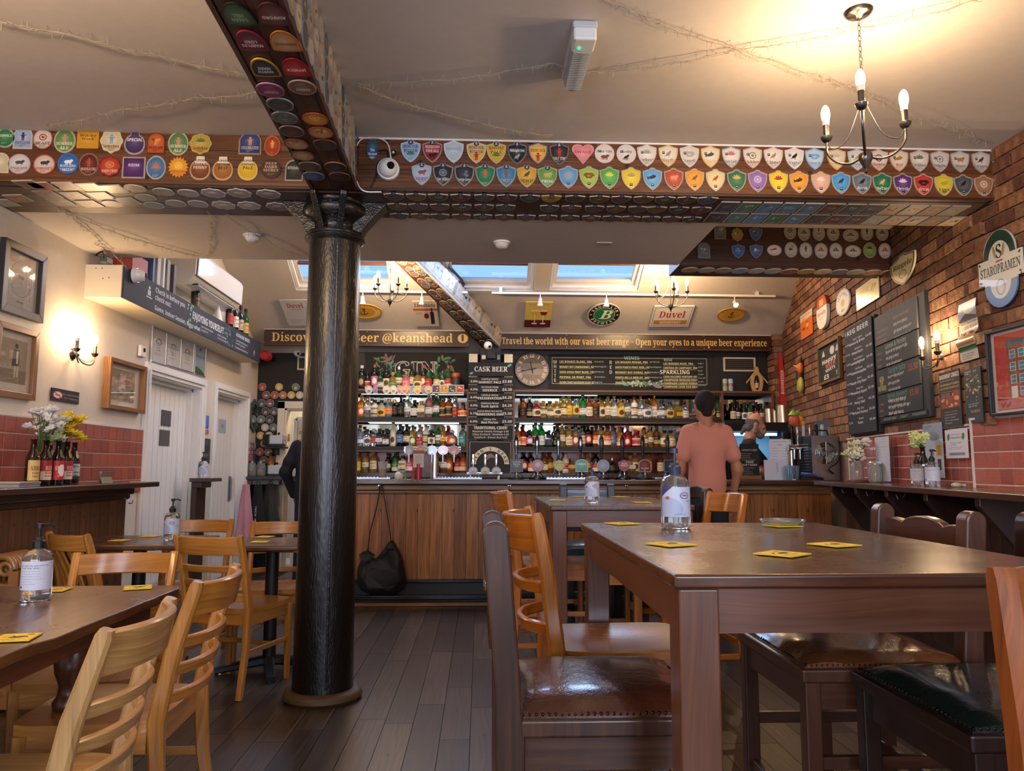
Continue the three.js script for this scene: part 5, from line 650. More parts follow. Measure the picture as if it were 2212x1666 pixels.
rowOf('1118saok 1130srok 1144rdpk 1157wekk 1170wewe 1186qdkk 1203sdkk 1214tocc 1229socc 1243scrk 1257scck 1270sdrk 1287suok 1297sowk 1311suok 1323scbk 1338saor 1355srrr 1373rrrr 1389rocr 1403socc 1418sukk 1434rock 1448rock',y2,ZF - 0.1,'on the middle shelf behind the pumps','bottles on the middle shelf behind the hand pumps');
rowOf('1132sdrk 1147snok 1176suck 1188suyk 1221swrc 1236foyc 1268soyk 1286sdrk 1321fdkg 1343srwk 1360qocc 1370socc 1399soyk 1425suck',y3,ZF - 0.1,'on the back counter behind the hand pumps','bottles on the back counter at right');
rowOf('1583bnck 1594bnwk 1608bdwk 1620bgck 1634bdrk 1645bnwk 1656bgwk',y1 - 0.02,ZF - 0.12,'on the short shelf in the corner','bottles on the short shelf in the corner');
{const t=thing('tin','grey cylindrical tin with a red lid at the right end of the GIN ledge','tin',V(X(984),yTop+0.007,ZF - 0.08));part(t,'body',cyl(0.05,0.05,0.16,0,0.08),mat(0x3c3a36,0.4));part(t,'lid',lathe([[0.001,0.2],[0.045,0.198],[0.053,0.19],[0.053,0.15],[0.001,0.15]]),mat(0xb2402a,0.4));
// round keg clips and cards along the ledge
const L=[[797,'oval','#d8d2c0','#2c2a26','white cog-shaped'],[811,'square','#9a72a8','#4a2d5a','purple can-shaped'],[835,'oval','#d8d2c0','#2c2a26','white cog-shaped second'],[850,'oval','#dad3bf','#2c2a26','white cog-shaped third'],[863,'square','#c98a94','#6d3a44','pink can-shaped'],[874,'oval','#d99a6a','#a3482a','peach round'],[884,'oval','#d9812f','#7d3f16','orange round'],[893,'oval','#4f93b8','#d9a02f','blue round'],[902,'oval','#e0b64a','#c05a2a','yellow round'],[917,'oval','#7d7f9c','#a34f3a','lilac round'],[926,'oval','#c9b58f','#8f4f2a','buff round']];
L.forEach(([x,k,a,b,w],i)=>clip(k,clipCell(k,a,'#d9cfbc',b,'','ring',b,0),k === 'square' ? 0.05 :0.09,0.095,onZ(x,842,ZF+0.016+(i % 3)*0.007),ZP,undefined,`${w} clip hanging on the ledge under the GIN bottles`,'clips on the gin ledge'));
[['#4a3a5a','dark violet'],['#c98a3a','amber'],['#2f4a44','deep green'],['#b8442f','red']].forEach(([c,w],i)=>sign('card',`${w} picture card in the strip at the right end of the gin ledge`,'card',{c:V(X(941+i*17.5),hy(842),ZF+0.016),w:0.088,h:0.1},ZP,cell(70,80,(g,W,H)=>{g.fillStyle=c;g.fillRect(4,6,W - 8,H - 16);g.translate(W / 2,H / 2);motifs.blob(g,'#d9c9b0');},'#d2c7b2'),0.004));}
// chalked panels, cask list, clock
const handle=(g,s,x,y,z,c='#cfcabb',o={})=>text(g,s,x,y,z,c,{w:'',f:'sans-serif',...o});
sign('chalkboard','GIN lettering in chalk with leaves on the black panel over the left bottles','chalkboard',{c:V((X(800)+X(990)) / 2,hy(798),ZF - 0.198),w:X(1000) - X(770),h:0.42},ZP,cell(560,200,(g,w,h)=>{for (let k=0;k < 60;k++) {const L=k % 2,x=L ? rnd(60,160) :rnd(385,480);g.fillStyle=pick(['#2f5f55','#4f7f74','#6d7a48','#7d5f6c','#5f8a7e']);g.beginPath();g.ellipse(x,rnd(20,150),rnd(8,22),rnd(3,8),rnd(0,3),0,7);g.fill();} g.font='bold 118px serif';g.textBaseline='middle';g.textAlign='center';g.lineWidth=4;g.strokeStyle='#b9c2bf';g.strokeText('GIN',w*0.49,h*0.46);g.lineWidth=1.5;g.setLineDash([3,5]);g.strokeText('GIN',w*0.485,h*0.45);},'#191a1b'),0.003,0.8);
{
const P=[['Wines',0]],c=cell(1150,230,(g,w,h)=>{
g.strokeStyle='#b9b9ae';g.lineWidth=3;g.strokeRect(30,22,w - 90,h - 60);handle(g,'☙WINES❧',w*0.5,20,34,'#8fb3aa');g.fillStyle='#191a1b';
const col=(x,y,t,gap=34)=>t.forEach((s,i)=>{g.fillStyle='rgba(200,190,80,.3)';g.fillRect(x,y+i*gap+6,220,10);handle(g,s,x,y+i*gap,19,'#d9d6a8',{a:'left',max:235});});
'WHITE'.split('').forEach((s,i)=>handle(g,s,50,50+i*30,30,'#b9bdb9'));'RED'.split('').forEach((s,i)=>handle(g,s,430,50+i*32,32,'#b9bdb9'));
col(80,48,['LES BOUGES BLANC, FRA','MONKEY BAY CHARDONNAY, NZ','SANTA DIGNA PINOT BLANC, CHI','PICPOUL DE PINET, FRA','OLIVER COURT SAUVIGNON BLANC NZ']);col(460,48,['LES BOUGES ROUGE, FRA','SANTO PUERTO PINOT NOIR, CHI','MONKEY BAY SHIRAZ, AUS','PUNTA BELLA MERLOT, ARG','DOMAINE LE ROUGE MERLOT, FRA']);
for (let q=0;q < 2;q++) for (let i=0;i < 5;i++) scribble(g,318+q*380,42+i*34,84,12,'#a9c0bd',1);handle(g,'ROSE',825,32,24,'#9fb0ad');col(790,56,['LES BOUGES ROSE, FRA','CHATEAU DE CAMPUGET, FRA'],28);handle(g,'SPARKLING',870,112,38,'#dcdcc9');col(790,142,['CAVA DOLORES FORTUNY SEC','CHAMPAGNE BERNARD REMY','CHAMPAGNE LAURENT PERRIER','CHAMPAGNE CUVEE ROSE BRUT'],22);for (let i=0;i < 7;i++) scribble(g,1030,50+i*24,50,11,'#a9c0bd',1);
for (let k=0;k < 60;k++) {g.fillStyle=pick(['#5f9484','#86ab9d','#b9c4a9','#4b7a6c']);g.beginPath();g.ellipse(rnd(500,790),rnd(168,205),rnd(5,13),rnd(3,7),rnd(0,3),0,7);g.fill();} g.fillStyle='#8d8488';g.beginPath();g.ellipse(745,202,34,14,0.3,0,7);g.fill();
},'#191a1b');
sign('chalkboard','wide chalked wine list reading WINES, WHITE, RED and SPARKLING right of the clock','chalkboard',{c:V((X(1190)+X(1556)) / 2,hy(798),ZF - 0.198),w:X(1556) - X(1186),h:0.42},ZP,c,0.003,0.8);
}
{
const r=0.205,z=ZF - 0.196,o=thing('clock','round weathered wall clock with white Roman numerals and black hands','clock',onZ(1149,798,z));
const c=cell(300,300,(g,w)=>{for (let k=0;k < 6;k++) {g.fillStyle=['#6a605c','#5c5450','#7d736b','#9a8d82','#8a7d73','#94877c'][k];g.fillRect(0,k*50,w,50);for (let q=0;q < 24;q++) {g.fillStyle=`rgba(30,25,25,${rnd(0.05, 0.2)})`;g.fillRect(rnd(0,w),k*50+rnd(0,50),rnd(20,120),2);}} ['XII','I','II','III','IIII','V','VI','VII','VIII','IX','X','XI'].forEach((s,i)=>{const a=i*Math.PI / 6;g.save();g.translate(150+116*Math.sin(a),150 - 116*Math.cos(a));g.rotate(a);text(g,s,0,0,40,'#dcd6cd',{f:'serif',max:46});g.restore();});});
part(o,'dial',plate(ellPts(2*r,2*r,48),0.02,c),printed(c,0.7));part(o,'rim',new THREE.TorusGeometry(r,0.006,8,48).translate(0,0,0.018),M.black);
const hand=(a,l,w)=>extrude(shapeOf([[-w,-0.05],[w,-0.05],[w*0.8,l*0.6],[w*1.8,l*0.72],[0,l],[-w*1.8,l*0.72],[-w*0.8,l*0.6]]),0.004).rotateZ(-a).translate(0,0,0.024);part(o,'hour_hand',hand(-0.22,0.1,0.005),M.black);part(o,'minute_hand',hand(-1.75,0.15,0.004),M.black);part(o,'boss',place(cyl(0.012,0.012,0.012),0,0,0.026,Math.PI / 2),M.black);
}
{// cask beer boards
const z=ZF+0.06,at=(x,y)=>onZ(x,y,z),o=thing('menu_board','tall stack of black chalk boards headed CASK BEER on pale battens between the shelves','menu board',at(1060,860)),lo=(y)=>at(1060,y).y - at(1060,860).y,w=at(1107,800).x - at(1012,800).x;
for (const s of [-1,1]) part(o,'batten',box(0.1,1.35,0.02,s*(w / 2 - 0.05),lo(890),-0.018),mat(0xd2c7ab,0.7));
const B=[[783,813,(g,W,H)=>{handle(g,'CASK BEER',W / 2,H / 2,50,'#d8d8cc',{max:240,f:'serif'});g.fillStyle='#5f9e95';g.beginPath();g.ellipse(W - 26,22,18,9,-0.6,0,7);g.fill();g.beginPath();g.ellipse(20,H - 20,14,8,-0.5,0,7);g.fill();}]];
[['3.8%','CASTLE ROCK','HARVEST PALE','£3.80'],['4.5%','ACTEON ROW','SIDERICK','£4.30'],['4.4%','CASTLE ROCK','PRESERVATION','£4.20'],['4.0%','Oakham Brew','Dark Spirit','£4.20'],['5.1%','CASTLE ROCK PALE NOTES','WANDERING OWL','£5.00'],['6.0%','Abbey Ale','Red Porter','£5.00']].forEach(([a,b,c,d],i)=>B.push([815+i*17.3,831+i*17.3,(g,W,H)=>{handle(g,a,40,H*0.6,24);handle(g,b,W*0.48,H*0.28,19,'#c2beb0',{max:180});handle(g,c,W*0.48,H*0.72,24,'#d9d6cb',{max:190});handle(g,d,W - 42,H*0.6,28);}]));
B.push([919,951,(g,W,H)=>{handle(g,'TRADITIONAL CIDER!',W / 2,18,28,'#dcd8c9',{max:240});['Westons Family Vintage 4.60','Lilley Orchard - Medium 4.40','Sandford - Devon Red 4.20'].forEach((s,i)=>handle(g,s,W / 2,44+i*22,19,'#b9b5a8',{max:290}));}]);
B.forEach(([a,b,f])=>{const h=lo(a) - lo(b),c=cell(320,Math.round(320*h / w),f,'#1c1d1f');const m=part(o,'board',plate(rectPts(w,h - 0.004),0.01,c),printed(c,0.8));m.position.y=(lo(a)+lo(b)) / 2;});
sign('sign','black board with a pale arch reading KEANS HEAD behind the three chrome taps','sign',{c:at(1059,993).setZ(z - 0.01),w,h:0.44},ZP,cell(320,300,(g,W,H)=>{g.strokeStyle='#c9bfa3';g.lineWidth=34;g.beginPath();g.arc(W / 2,H*0.62,118,Math.PI,0);g.stroke();arcText(g,"KEAN'S HEAD",W / 2,H*0.62,117,-1.36,1.36,30,'#1c1a18');g.lineWidth=3;g.strokeRect(14,14,W - 28,H - 28);g.fillStyle='#7d7266';g.beginPath();g.ellipse(W / 2,H*0.5,34,46,0,0,7);g.fill();g.fillStyle='#2a2420';g.beginPath();g.ellipse(W / 2+8,H*0.62,40,52,0.2,0,7);g.fill();g.fillStyle='#4b423a';g.fillRect(W*0.4,H*0.78,70,60);},'#1a1a1c'),0.01,0.7);
const u=thing('cctv_unit','dark camera housing and fittings above the CASK BEER board','camera',at(1060,767).setZ(z - 0.03));part(u,'panel',box(w*0.46,0.16,0.01,0,0,0),M.black);part(u,'box',box(0.1,0.1,0.07,0.01,0,0.04,0.008),mat(0x1d1e20,0.5));part(u,'bracket',box(0.05,0.05,0.05,-0.08,-0.03,0.03,0.006),mat(0xc9c2b0,0.6));part(u,'bracket',box(0.04,0.06,0.04,0.09,-0.03,0.03,0.006),mat(0x6a7d7d,0.5));
}
dome(at0(1054,746,-8.55),V(0.1,-0.5,1),'white dome security camera at the foot of the sloping beam',0.85);
function at0(x,y,z) {return onZ(x,y,z);}
dome(onZ(643,762,-9.195),V(0.1,-0.4,1),'small white dome security camera on the dark wall left of the column',0.8);
function grille(r,z,label) {const o=thing('vent_grille',label,'vent',r.c),w=r.w,h=r.h;part(o,'frame',merge([box(w,0.02,0.02,0,h / 2 - 0.01),box(w,0.02,0.02,0,0.01 - h / 2),box(0.02,h - 0.04,0.02,w / 2 - 0.01),box(0.02,h - 0.04,0.02,0.01 - w / 2)]),mat(0xb5ada2,0.5));part(o,'backing',box(w - 0.03,h - 0.03,0.004,0,0,-0.008),M.black);const g=box(w - 0.04,0.012,0.012).rotateX(0.4);for (let k=0;k < 5;k++) part(o,'slat',g,mat(0x4a4541,0.5)).position.y=h / 2 - 0.04 - k*(h - 0.08) / 4;}
grille(rectOn((x,y)=>onZ(x,y,ZF - 0.19),1562,772,1632,803),0,'pale framed vent grille on the black panel right of the wine list');grille(rectOn((x,y)=>onZ(x,y,-9.185),643,770,668,800),0,'pale framed vent grille on the dark wall beside the column');
[[1573,0xa9a58f,'speckled green and pink can',0x5f7d6a],[1585,0x8fb9cc,'pale blue can with red mark',0xb85a5a]].forEach(([x,c,w,c2])=>{const o=thing('drinks_can',`${w} standing on the ledge under the vent grille`,'can',V(X(x),yTop+0.007,ZF - 0.08));part(o,'body',lathe([[0.001,0],[0.024,0],[0.03,0.008],[0.03,0.14],[0.024,0.152],[0.001,0.152]],20),mat(c,0.35));part(o,'band',cyl(0.0304,0.0304,0.04,0,0.08),mat(c2,0.4));});
{const o=thing('bottle_holder','bird-shaped plywood bottle holder with a bottle inside, at right of the ledge','ornament',V(X(1641),yTop+0.007,ZF - 0.06)),ply=wood(0xc9a468,0.5,'fine',0.1);
const s=new THREE.Shape();s.moveTo(-0.05,0);s.lineTo(0.05,0);s.bezierCurveTo(0.09,0.1,0.08,0.19,0.03,0.23);s.bezierCurveTo(0.025,0.26,0.03,0.28,0.005,0.3);s.lineTo(-0.03,0.29);s.lineTo(-0.012,0.27);s.bezierCurveTo(-0.015,0.25,-0.02,0.24,-0.03,0.23);s.bezierCurveTo(-0.08,0.19,-0.09,0.1,-0.05,0);const h=new THREE.Path();h.absellipse(0,0.11,0.035,0.085,0,2*Math.PI);s.holes.push(h);part(o,'body',extrude(s,0.03,0.003).translate(0,0,-0.015),ply);for (const q of [-1,1]) part(o,'wing',sweep([[q*0.05,0.2,0],[q*0.09,0.15,0.01],[q*0.13,0.1,0.012]],0.016,0.006,[0,0,1]),ply);
bottle('beer',G.brown,M.black,labelCell('#b9a9a0','#8a2c2c'),V(X(1641),yTop+0.026,ZF - 0.06),'brown bottle with red and white label inside the bird-shaped holder',{s:0.72,turn:0});}
// ---------- on the counter ----------
const zt=-7.0,T=(px,z=zt)=>V(onZ(px,1020,z).x,YC+0.001,z);
{
const tray=(x0,x1,z,label)=>{const a=T(x0,z),b=T(x1,z),w=b.x - a.x,o=thing('drip_tray',label,'drip tray',V((a.x+b.x) / 2,YC+0.001,z));part(o,'tray',box(w,0.018,0.17,0,0.009,0,0.005),steel(0xa9adb2,0.3));const sl=box(0.012,0.004,0.14);for (let x=-w / 2+0.02;x < w / 2 - 0.01;x += 0.03) part(o,'slat',sl,steel(0xc9cdd2,0.3)).position.set(x,0.02,0);};
tray(770,846,-6.95,'steel drip tray on the bar right of the column');tray(937,1042,-6.93,'steel drip tray on the bar under the keg taps');tray(1178,1268,-6.93,'steel drip tray on the bar under the middle hand pumps');tray(1410,1452,-6.93,'steel drip tray on the bar beside the man in the orange shirt');
// T-shaped keg font
const o=thing('beer_font','chrome T-shaped keg font with five round lens badges','beer tap',T(934)),y=onZ(934,972,zt).y - YC,xs=[884,909,933,957,981].map((x)=>T(x).x - T(934).x);
part(o,'pillar',cyl(0.035,0.04,y,0.02,y / 2),M.chrome);part(o,'crossbar',place(cyl(0.03,0.03,0.52),0,y,0,0,0,Math.PI / 2),steel(0xb9bfc6,0.2));[['#9aa0a5','ring'],['#c9954a','none'],['#5d5a60','ring'],['#b8352c','boat'],['#d0502a','fish']].forEach(([c,m],i)=>{const k=clipCell('oval',c,'#c9c9c4','#eee','',m,'#e6e0d6',0);const l=part(o,'lens',plate(ellPts(0.098,0.085,24),0.012,k),printed(k,0.2,{clearcoat:1}));l.position.set(xs[i],y - 0.005,0.03);part(l,'tap_spout',merge([place(cyl(0.007,0.006,0.08),0,-0.07,0.03),place(cyl(0.006,0.006,0.05),0,0.05,-0.01,0.5)]),M.chrome);});
// three tall chrome taps
const f=thing('beer_font','chrome keg font with three tall tap handles and round badges before the pub sign','beer tap',T(1047));part(f,'rail',box(0.34,0.03,0.07,0,0.05,0,0.012,2),M.chrome);for (const s of [-0.13,0.13]) part(f,'foot',cyl(0.012,0.018,0.045,s,0.022),M.chrome);
[1022,1048,1072].forEach((x,i)=>{const X0=T(x).x - T(1047).x,k=clipCell('oval',['#b9b9c4','#c9c29a','#c9bfae'][i],'#8f8c84','#555','','ring','#77736c',0);const l=part(f,'badge',plate(ellPts(0.085,0.07,24),0.012,k),printed(k,0.25));l.position.set(X0,0.08,0.035);part(f,'tap_handle',lathe([[0.001,0.23],[0.013,0.228],[0.015,0.19],[0.01,0.1],[0.008,0.06],[0.001,0.06]],16).translate(X0,0,0.01),M.chrome);});
// hand pumps
const H=[[1115,'square','#2a2b2d','#77736a','#c9c9c2','Castle/Rock/4.3','none','#ccc','slate-coloured chalk plate'],[1160,'oval','#b5848c','#77747c','#2d2b33','','ring','#d8d8d6','round pink and grey clip'],[1206,'shield','#c9c04a','#8f8f6a','#3f4a1f','HARVEST/PALE','none','','yellow shield clip'],[1254,'arch','#4fa899','#d9d9c9','#eef3e6','ARBOR','none','','teal clip'],[1300,'oval','#8fa3b5','#a9b5bf','#5d7183','','none','','round blue-grey clip'],[1345,'shield','#b0373a','#6a8fb0','#ecd8c9','RED/RIDER','none','','red and blue clip'],[1389,'arch','#6d1f2a','#c9b9a3','#eadcc9','DARK','man','#a33','maroon arched clip'],[1443,'square','#26333f','#7da3c0','#a9c3d6','','blob','#b06a4a','dark square clip']];
const hg=lathe([[0.001,0.5],[0.01,0.498],[0.013,0.488],[0.011,0.478],[0.0175,0.46],[0.022,0.42],[0.017,0.33],[0.012,0.27],[0.011,0.22],[0.001,0.22]],18),fer=lathe([[0.001,0.506],[0.008,0.503],[0.0105,0.49],[0.001,0.489]],12),base=lathe([[0.001,0],[0.075,0],[0.078,0.02],[0.05,0.05],[0.03,0.08],[0.022,0.2],[0.016,0.23],[0.001,0.23]],20);
H.forEach((s,i)=>{const p=thing('hand_pump',`black-handled beer hand pump with ${s[8]}, ${ord[i]} from the left`,'hand pump',T(s[0],-7.0),0,'hand pumps along the bar');p.scale.y=0.84;part(p,'base',base,i % 2 ? M.blackGloss :M.black);part(p,'handle',hg,mat(0x0b0d16,0.15,{clearcoat:1}));part(p,'ferrule',fer,M.chrome);const k=clipCell(s[1],...s.slice(2,8),s[6] !== 'none' ? 1 :0);const q=part(p,'badge',plate(outlines[s[1]](0.115,0.135),0.006,k),printed(k,0.35));q.position.set(0,0.15,0.08);part(p,'badge_bracket',box(0.01,0.02,0.06,0,0.16,0.05),M.chrome);part(p,'spout',tube([[0,0.1,0.04],[0,0.11,0.075],[0,0.07,0.09],[0,0.02,0.09]],0.007,12),M.chrome);});
const gl=thing('pint_glass','half-full plastic pint of amber beer on the bar','glass',T(826,-6.9));part(gl,'tumbler',lathe([[0.03,0.0],[0.044,0.16],[0.042,0.16],[0.028,0.006],[0.001,0.006],[0.001,0]],24),glassMat(0xe6e9ea,0.85,0.1));part(gl,'beer',cyl(0.034,0.028,0.085,0,0.05),mat(0xb5742a,0.15));
const bk=thing('menu_stand','red stand holding a pale printed menu on the bar beside the font','menu stand',T(904,-6.92));part(bk,'post',cyl(0.03,0.034,0.14,0,0.07),mat(0x9c1f3a,0.3));const mc=cell(90,120,(g)=>scribble(g,12,20,66,9,'#77757a',6),'#cfcac6');part(bk,'card',plate(rectPts(0.095,0.125),0.006,mc),printed(mc,0.6)).position.set(0,0.17,0.02);part(bk,'head',box(0.1,0.03,0.03,0,0.245,0.0,0.008),mat(0x8c1d33,0.3));
[[862,0xc9c9c0,'white bar towel heap'],[876,0x6f8f5a,'green stopper'],[892,0xb04a40,'red stopper']].forEach(([x,c,w],i)=>solo(i ? 'bottle_stopper' :'bar_towel',i ? `small ${w} standing on the bar by the drip tray` :'crumpled white bar cloth on the bar by the drip tray',i ? 'stopper' :'cloth',i ? lathe([[0.001,0],[0.016,0],[0.012,0.012],[0.006,0.02],[0.006,0.05],[0.011,0.06],[0.008,0.075],[0.001,0.078]],14) :(()=>{const g=new THREE.SphereGeometry(0.04,20,14),p=g.attributes.position,n=pnoise(7,7);for (let k=0;k < p.count;k++) {const f=0.75+0.5*n(p.getX(k)*60+9,p.getZ(k)*60+p.getY(k)*40+9);p.setXYZ(k,p.getX(k)*f,Math.max(0,p.getY(k)*f+0.025),p.getZ(k)*f);} g.computeVertexNormals();return g;})(),mat(c,0.8),T(x,-6.9)));
}
// ---------- right wall ----------
const NR=RW.n.clone().normalize().negate(),rw=(o=0.02)=>(x,y)=>onRW(x,y,o*1.015);
// a flat thing on the brick wall from the pixels of its four corners (top left, top right, bottom right, bottom left)
function quad(f,tl,tr,br,bl) {const A=f(...tl),B=f(...tr),C=f(...br),D=f(...bl),x=B.clone().sub(A).add(C).sub(D).multiplyScalar(0.5),y=A.clone().sub(D).add(B).sub(C).multiplyScalar(0.5);return {c:A.add(B).add(C).add(D).multiplyScalar(0.25),w:x.length(),h:y.length()};}
const onWall=(o,n=NR)=>face(o,n);
{
const P=(name,label,cat,q,draw,bgc,cw,ch,o={})=>sign(name,label,cat,quad(rw(o.off ?? 0.022),...q),NR,cell(cw,ch,draw,bgc),o.t ?? 0.006,o.rough ?? 0.5,o.pts);
P('poster','small orange and white flyer on the bricks near the far corner','poster',[[1729,682],[1755,668],[1757,722],[1732,733]],(g,w,h)=>{g.fillStyle='#d9c8b4';g.fillRect(0,0,w,h*0.28);scribble(g,10,14,80,12,'#b5542a',2);for (let k=0;k < 6;k++) {g.fillStyle=pick(['#f0a060','#b8501a','#7d4a3a']);g.fillRect(rnd(8,80),h*rnd(0.35,0.85),rnd(8,26),rnd(10,30));}},'#d9701f',110,160);
P('sign','tall rounded white sign reading fruh with a red top on the bricks','sign',[[1770,640],[1793,636],[1793,708],[1771,712]],(g,w,h)=>{g.fillStyle='#a3341f';g.fillRect(0,0,w,h*0.36);g.fillStyle='#d99a4a';g.fillRect(w*0.3,h*0.12,w*0.4,h*0.2);text(g,'früh',w / 2,h*0.54,40,'#a8241f',{f:'serif',max:w*0.8});scribble(g,20,h*0.66,50,6,'#666',2);},'#d9d2c2',90,250,{t:0.03,pts:(w,h)=>Array.from({length:40},(_,i)=>{const t=i / 40*2*Math.PI,c=Math.cos(t),s=Math.sin(t);return [w / 2*Math.sign(c)*Math.pow(Math.abs(c),0.8),h / 2*Math.sign(s)*Math.pow(Math.abs(s),0.75)];})});
P('sign','round pale sign with blue lettering PEDIGREE ALE on the bricks','sign',[[1808,628],[1838,622],[1839,678],[1809,684]],(g,w,h)=>{g.strokeStyle='#8a93a8';g.lineWidth=6;g.beginPath();g.arc(w / 2,h / 2,92,0,7);g.stroke();arcText(g,'PEDIGREE',w / 2,h*0.5,66,-1.1,1.1,30,'#3a4f8a');g.fillStyle='#b5a36a';g.beginPath();g.arc(w / 2,h*0.52,28,0,7);g.fill();text(g,'ALE',w / 2,h*0.8,32,'#6a5a6a');},'#d6d0bf',200,200,{t:0.012,pts:(w,h)=>ellPts(w,h,40)});
P('sign','bright brass mirror sign reading ORVAL with a tilted glass','sign',[[1850,623],[1899,597],[1901,644],[1853,671]],(g,w,h)=>{g.strokeStyle='#f3ead0';g.lineWidth=6;g.strokeRect(5,5,w - 10,h - 10);text(g,'ORVAL',w*0.36,h*0.34,54,'#7a6428',{f:'serif',max:w*0.5});text(g,'BIERE TRAPPISTE',w*0.34,h*0.62,18,'#8a7030',{max:w*0.5});g.translate(w*0.76,h*0.45);g.rotate(0.5);g.fillStyle='#8a7434';g.fillRect(-20,-40,12,60);g.fillRect(4,-44,16,30);g.fillRect(8,-20,6,44);},'#cdb57a',260,200,{t:0.008,rough:0.22});
P('sign','cream shield sign with black lettering, half hidden by the rear beam','sign',[[1926,558],[1982,532],[1982,603],[1927,627]],(g,w,h)=>{g.strokeStyle='#4a4a44';g.lineWidth=8;outline(g,outlines.shield(w / 100,h / 100),w,h,0.92);g.stroke();text(g,'Riegele',w / 2,h*0.36,56,'#26241f',{f:'serif',max:w*0.78,r:0.12});g.strokeStyle='#7a7668';g.beginPath();g.arc(w / 2,h*0.66,30,0,7);g.stroke();},'#cfc79a',220,260,{t:0.012,pts:(w,h)=>outlines.shield(w,h)});
framed('menu_board','small framed chalkboard with a glass sketch on the bricks left of the keg list','menu board',quad(rw(0.022),[1770,751],[1816,727],[1821,814],[1774,836]),NR,0.02,0.025,wood(0x8a6a40,0.5),cell(220,300,(g,w,h)=>{handle(g,'Happy',w*0.45,h*0.42,50,'#d9d9d2',{r:-0.1});handle(g,'BEER',w*0.52,h*0.56,44,'#c96a5a',{r:-0.1});handle(g,'MEETS',w*0.5,h*0.68,34,'#d9d9d2',{r:-0.1});handle(g,'£3',w*0.3,h*0.86,50,'#e6e6df');handle(g,'!',w*0.8,h*0.84,50);g.fillStyle='#b9b9b4';g.beginPath();g.ellipse(w*0.62,h*0.2,24,34,0,0,7);g.fill();for (const x of [0.2,0.86]) {g.beginPath();g.moveTo(w*x,h*0.1);g.lineTo(w*x - 20,h*0.28);g.lineTo(w*x+16,h*0.28);g.fill();}},'#212224'),undefined,false);
{// keg list
const q=quad(rw(0.055),[1826,709],[1882,689],[1897,930],[1835,940]),o=onWall(thing('menu_board','tall black chalkboard list headed KEG BEER on the brick wall','menu board',q.c),NR),c=cell(300,830,(g,w,h)=>{handle(g,'KEG BEER',w / 2,44,52,'#c9d3d8',{max:250});g.fillStyle='#5f9e95';g.fillRect(8,30,14,26);
[['4.0','Beer Lager','Ginno & Brew','4.80'],['4.5','Adnams','Deuchars','5.00'],['3.0','Small Beer','Lamplighter','4.20'],['4.8','Rothaus','Tannenzapfle','5.20'],['4.0','Siren','Vault City Sour','4.60'],['4.8','Hop Art','Boundary Export','5.50'],['5.0','Lervig','Hazy Sad','5.20'],['7.2','Big City','Bristol Porter','5.50'],['5.2','Mead','Sour','4.40']].forEach(([a,b,d,e],i)=>{const y=86+i*76;g.fillStyle='#101214';g.fillRect(0,y,w,3);handle(g,a+'%',34,y+48,22,'#aebcc9');handle(g,b,w*0.5,y+22,20,'#b4bec6');handle(g,d,w*0.47,y+52,27,'#c9d0d6',{max:170});handle(g,'£'+e,w - 34,y+42,24,'#b9c6d0');});},'#23282f');
part(o,'backing',box(q.w+0.03,q.h+0.02,0.035,0.008,-0.004,-0.025,0.004),mat(0x17191c,0.6));part(o,'board',plate(rectPts(q.w,q.h),0.008,c),printed(c,0.75));
}
{// gin board
const q=quad(rw(0.03),[1890,680],[1996,646],[2017,895],[1909,914]),o=onWall(thing('menu_board','large black backing with four chalk boards for gins and cocktails on the brick wall','menu board',q.c),NR),W=q.w,H=q.h;
part(o,'backing',box(W+0.02,H+0.02,0.03,0,0,-0.004,0.004),mat(0x1b1f23,0.6));part(o,'batten',box(0.025,H+0.06,0.03,-W / 2 - 0.03,0,-0.008),wood(0x6d4327,0.5));const sl=[[0.0,0.275],[0.28,0.5],[0.505,0.735],[0.74,0.95]];
const T=[(g,w,h)=>{scribble(g,20,h*0.5,120,13,'#8a6f74',4,1.6);for (let i=0;i < 4;i++) scribble(g,w*0.48,h*0.28+i*26,w*0.42,15,i ? '#c4c6c4' :'#9b6a6c',1);},(g,w,h)=>{handle(g,'Lemon & Parsley',w*0.5,h*0.16,26,'#7d9d94');for (let i=0;i < 4;i++) scribble(g,w*0.26,h*0.34+i*25,w*0.6,15,'#c4c6c4',1);scribble(g,16,h*0.3,50,12,'#8c6a6f',4,2);},(g,w,h)=>{handle(g,'Sangre Julio',w*0.5,h*0.16,30,'#3f8377');handle(g,'£5.50',w*0.86,h*0.3,34,'#8f4438');for (let i=0;i < 4;i++) scribble(g,w*0.28,h*0.36+i*25,w*0.45,14,'#c4c6c4',1);['GIN','OF','THE WEEK'].forEach((s,i)=>handle(g,s,w*0.12,h*(0.4+i*0.2),26,'#b3b356',{max:90}));},(g,w,h)=>{handle(g,'Agwas Brewery',w*0.48,h*0.14,26,'#3f8377');handle(g,'£5.00',w*0.86,h*0.22,32,'#8f4438');for (let i=0;i < 4;i++) scribble(g,w*0.26,h*0.3+i*24,w*0.6,17,'#d9d9d4',1);scribble(g,16,h*0.4,40,12,'#b46a6a',4,2);}];
sl.forEach(([a,b],i)=>{const h=H*(b - a) - 0.006,c=cell(420,Math.round(420*h / (W*0.88)),T[i],i < 1 ? '#4a4d4f' :'#262b30'),m=part(o,'board',plate(rectPts(W*0.88,h),0.01,c),printed(c,0.7));m.position.set(-W*0.05,H / 2 - H*(a+b) / 2,0.012);});
const c=cell(420,36,(g,w,h)=>{handle(g,'♥ HOUSE GIN   ♥ CRAFT   ♥ PREMIUM',w / 2,h / 2,24,'#7d9a86',{max:400});},'#1b1f23');const m=part(o,'key_strip',plate(rectPts(W*0.92,H*0.045),0.006,c),printed(c,0.7));m.position.set(0,-H*0.475,0.012);
}
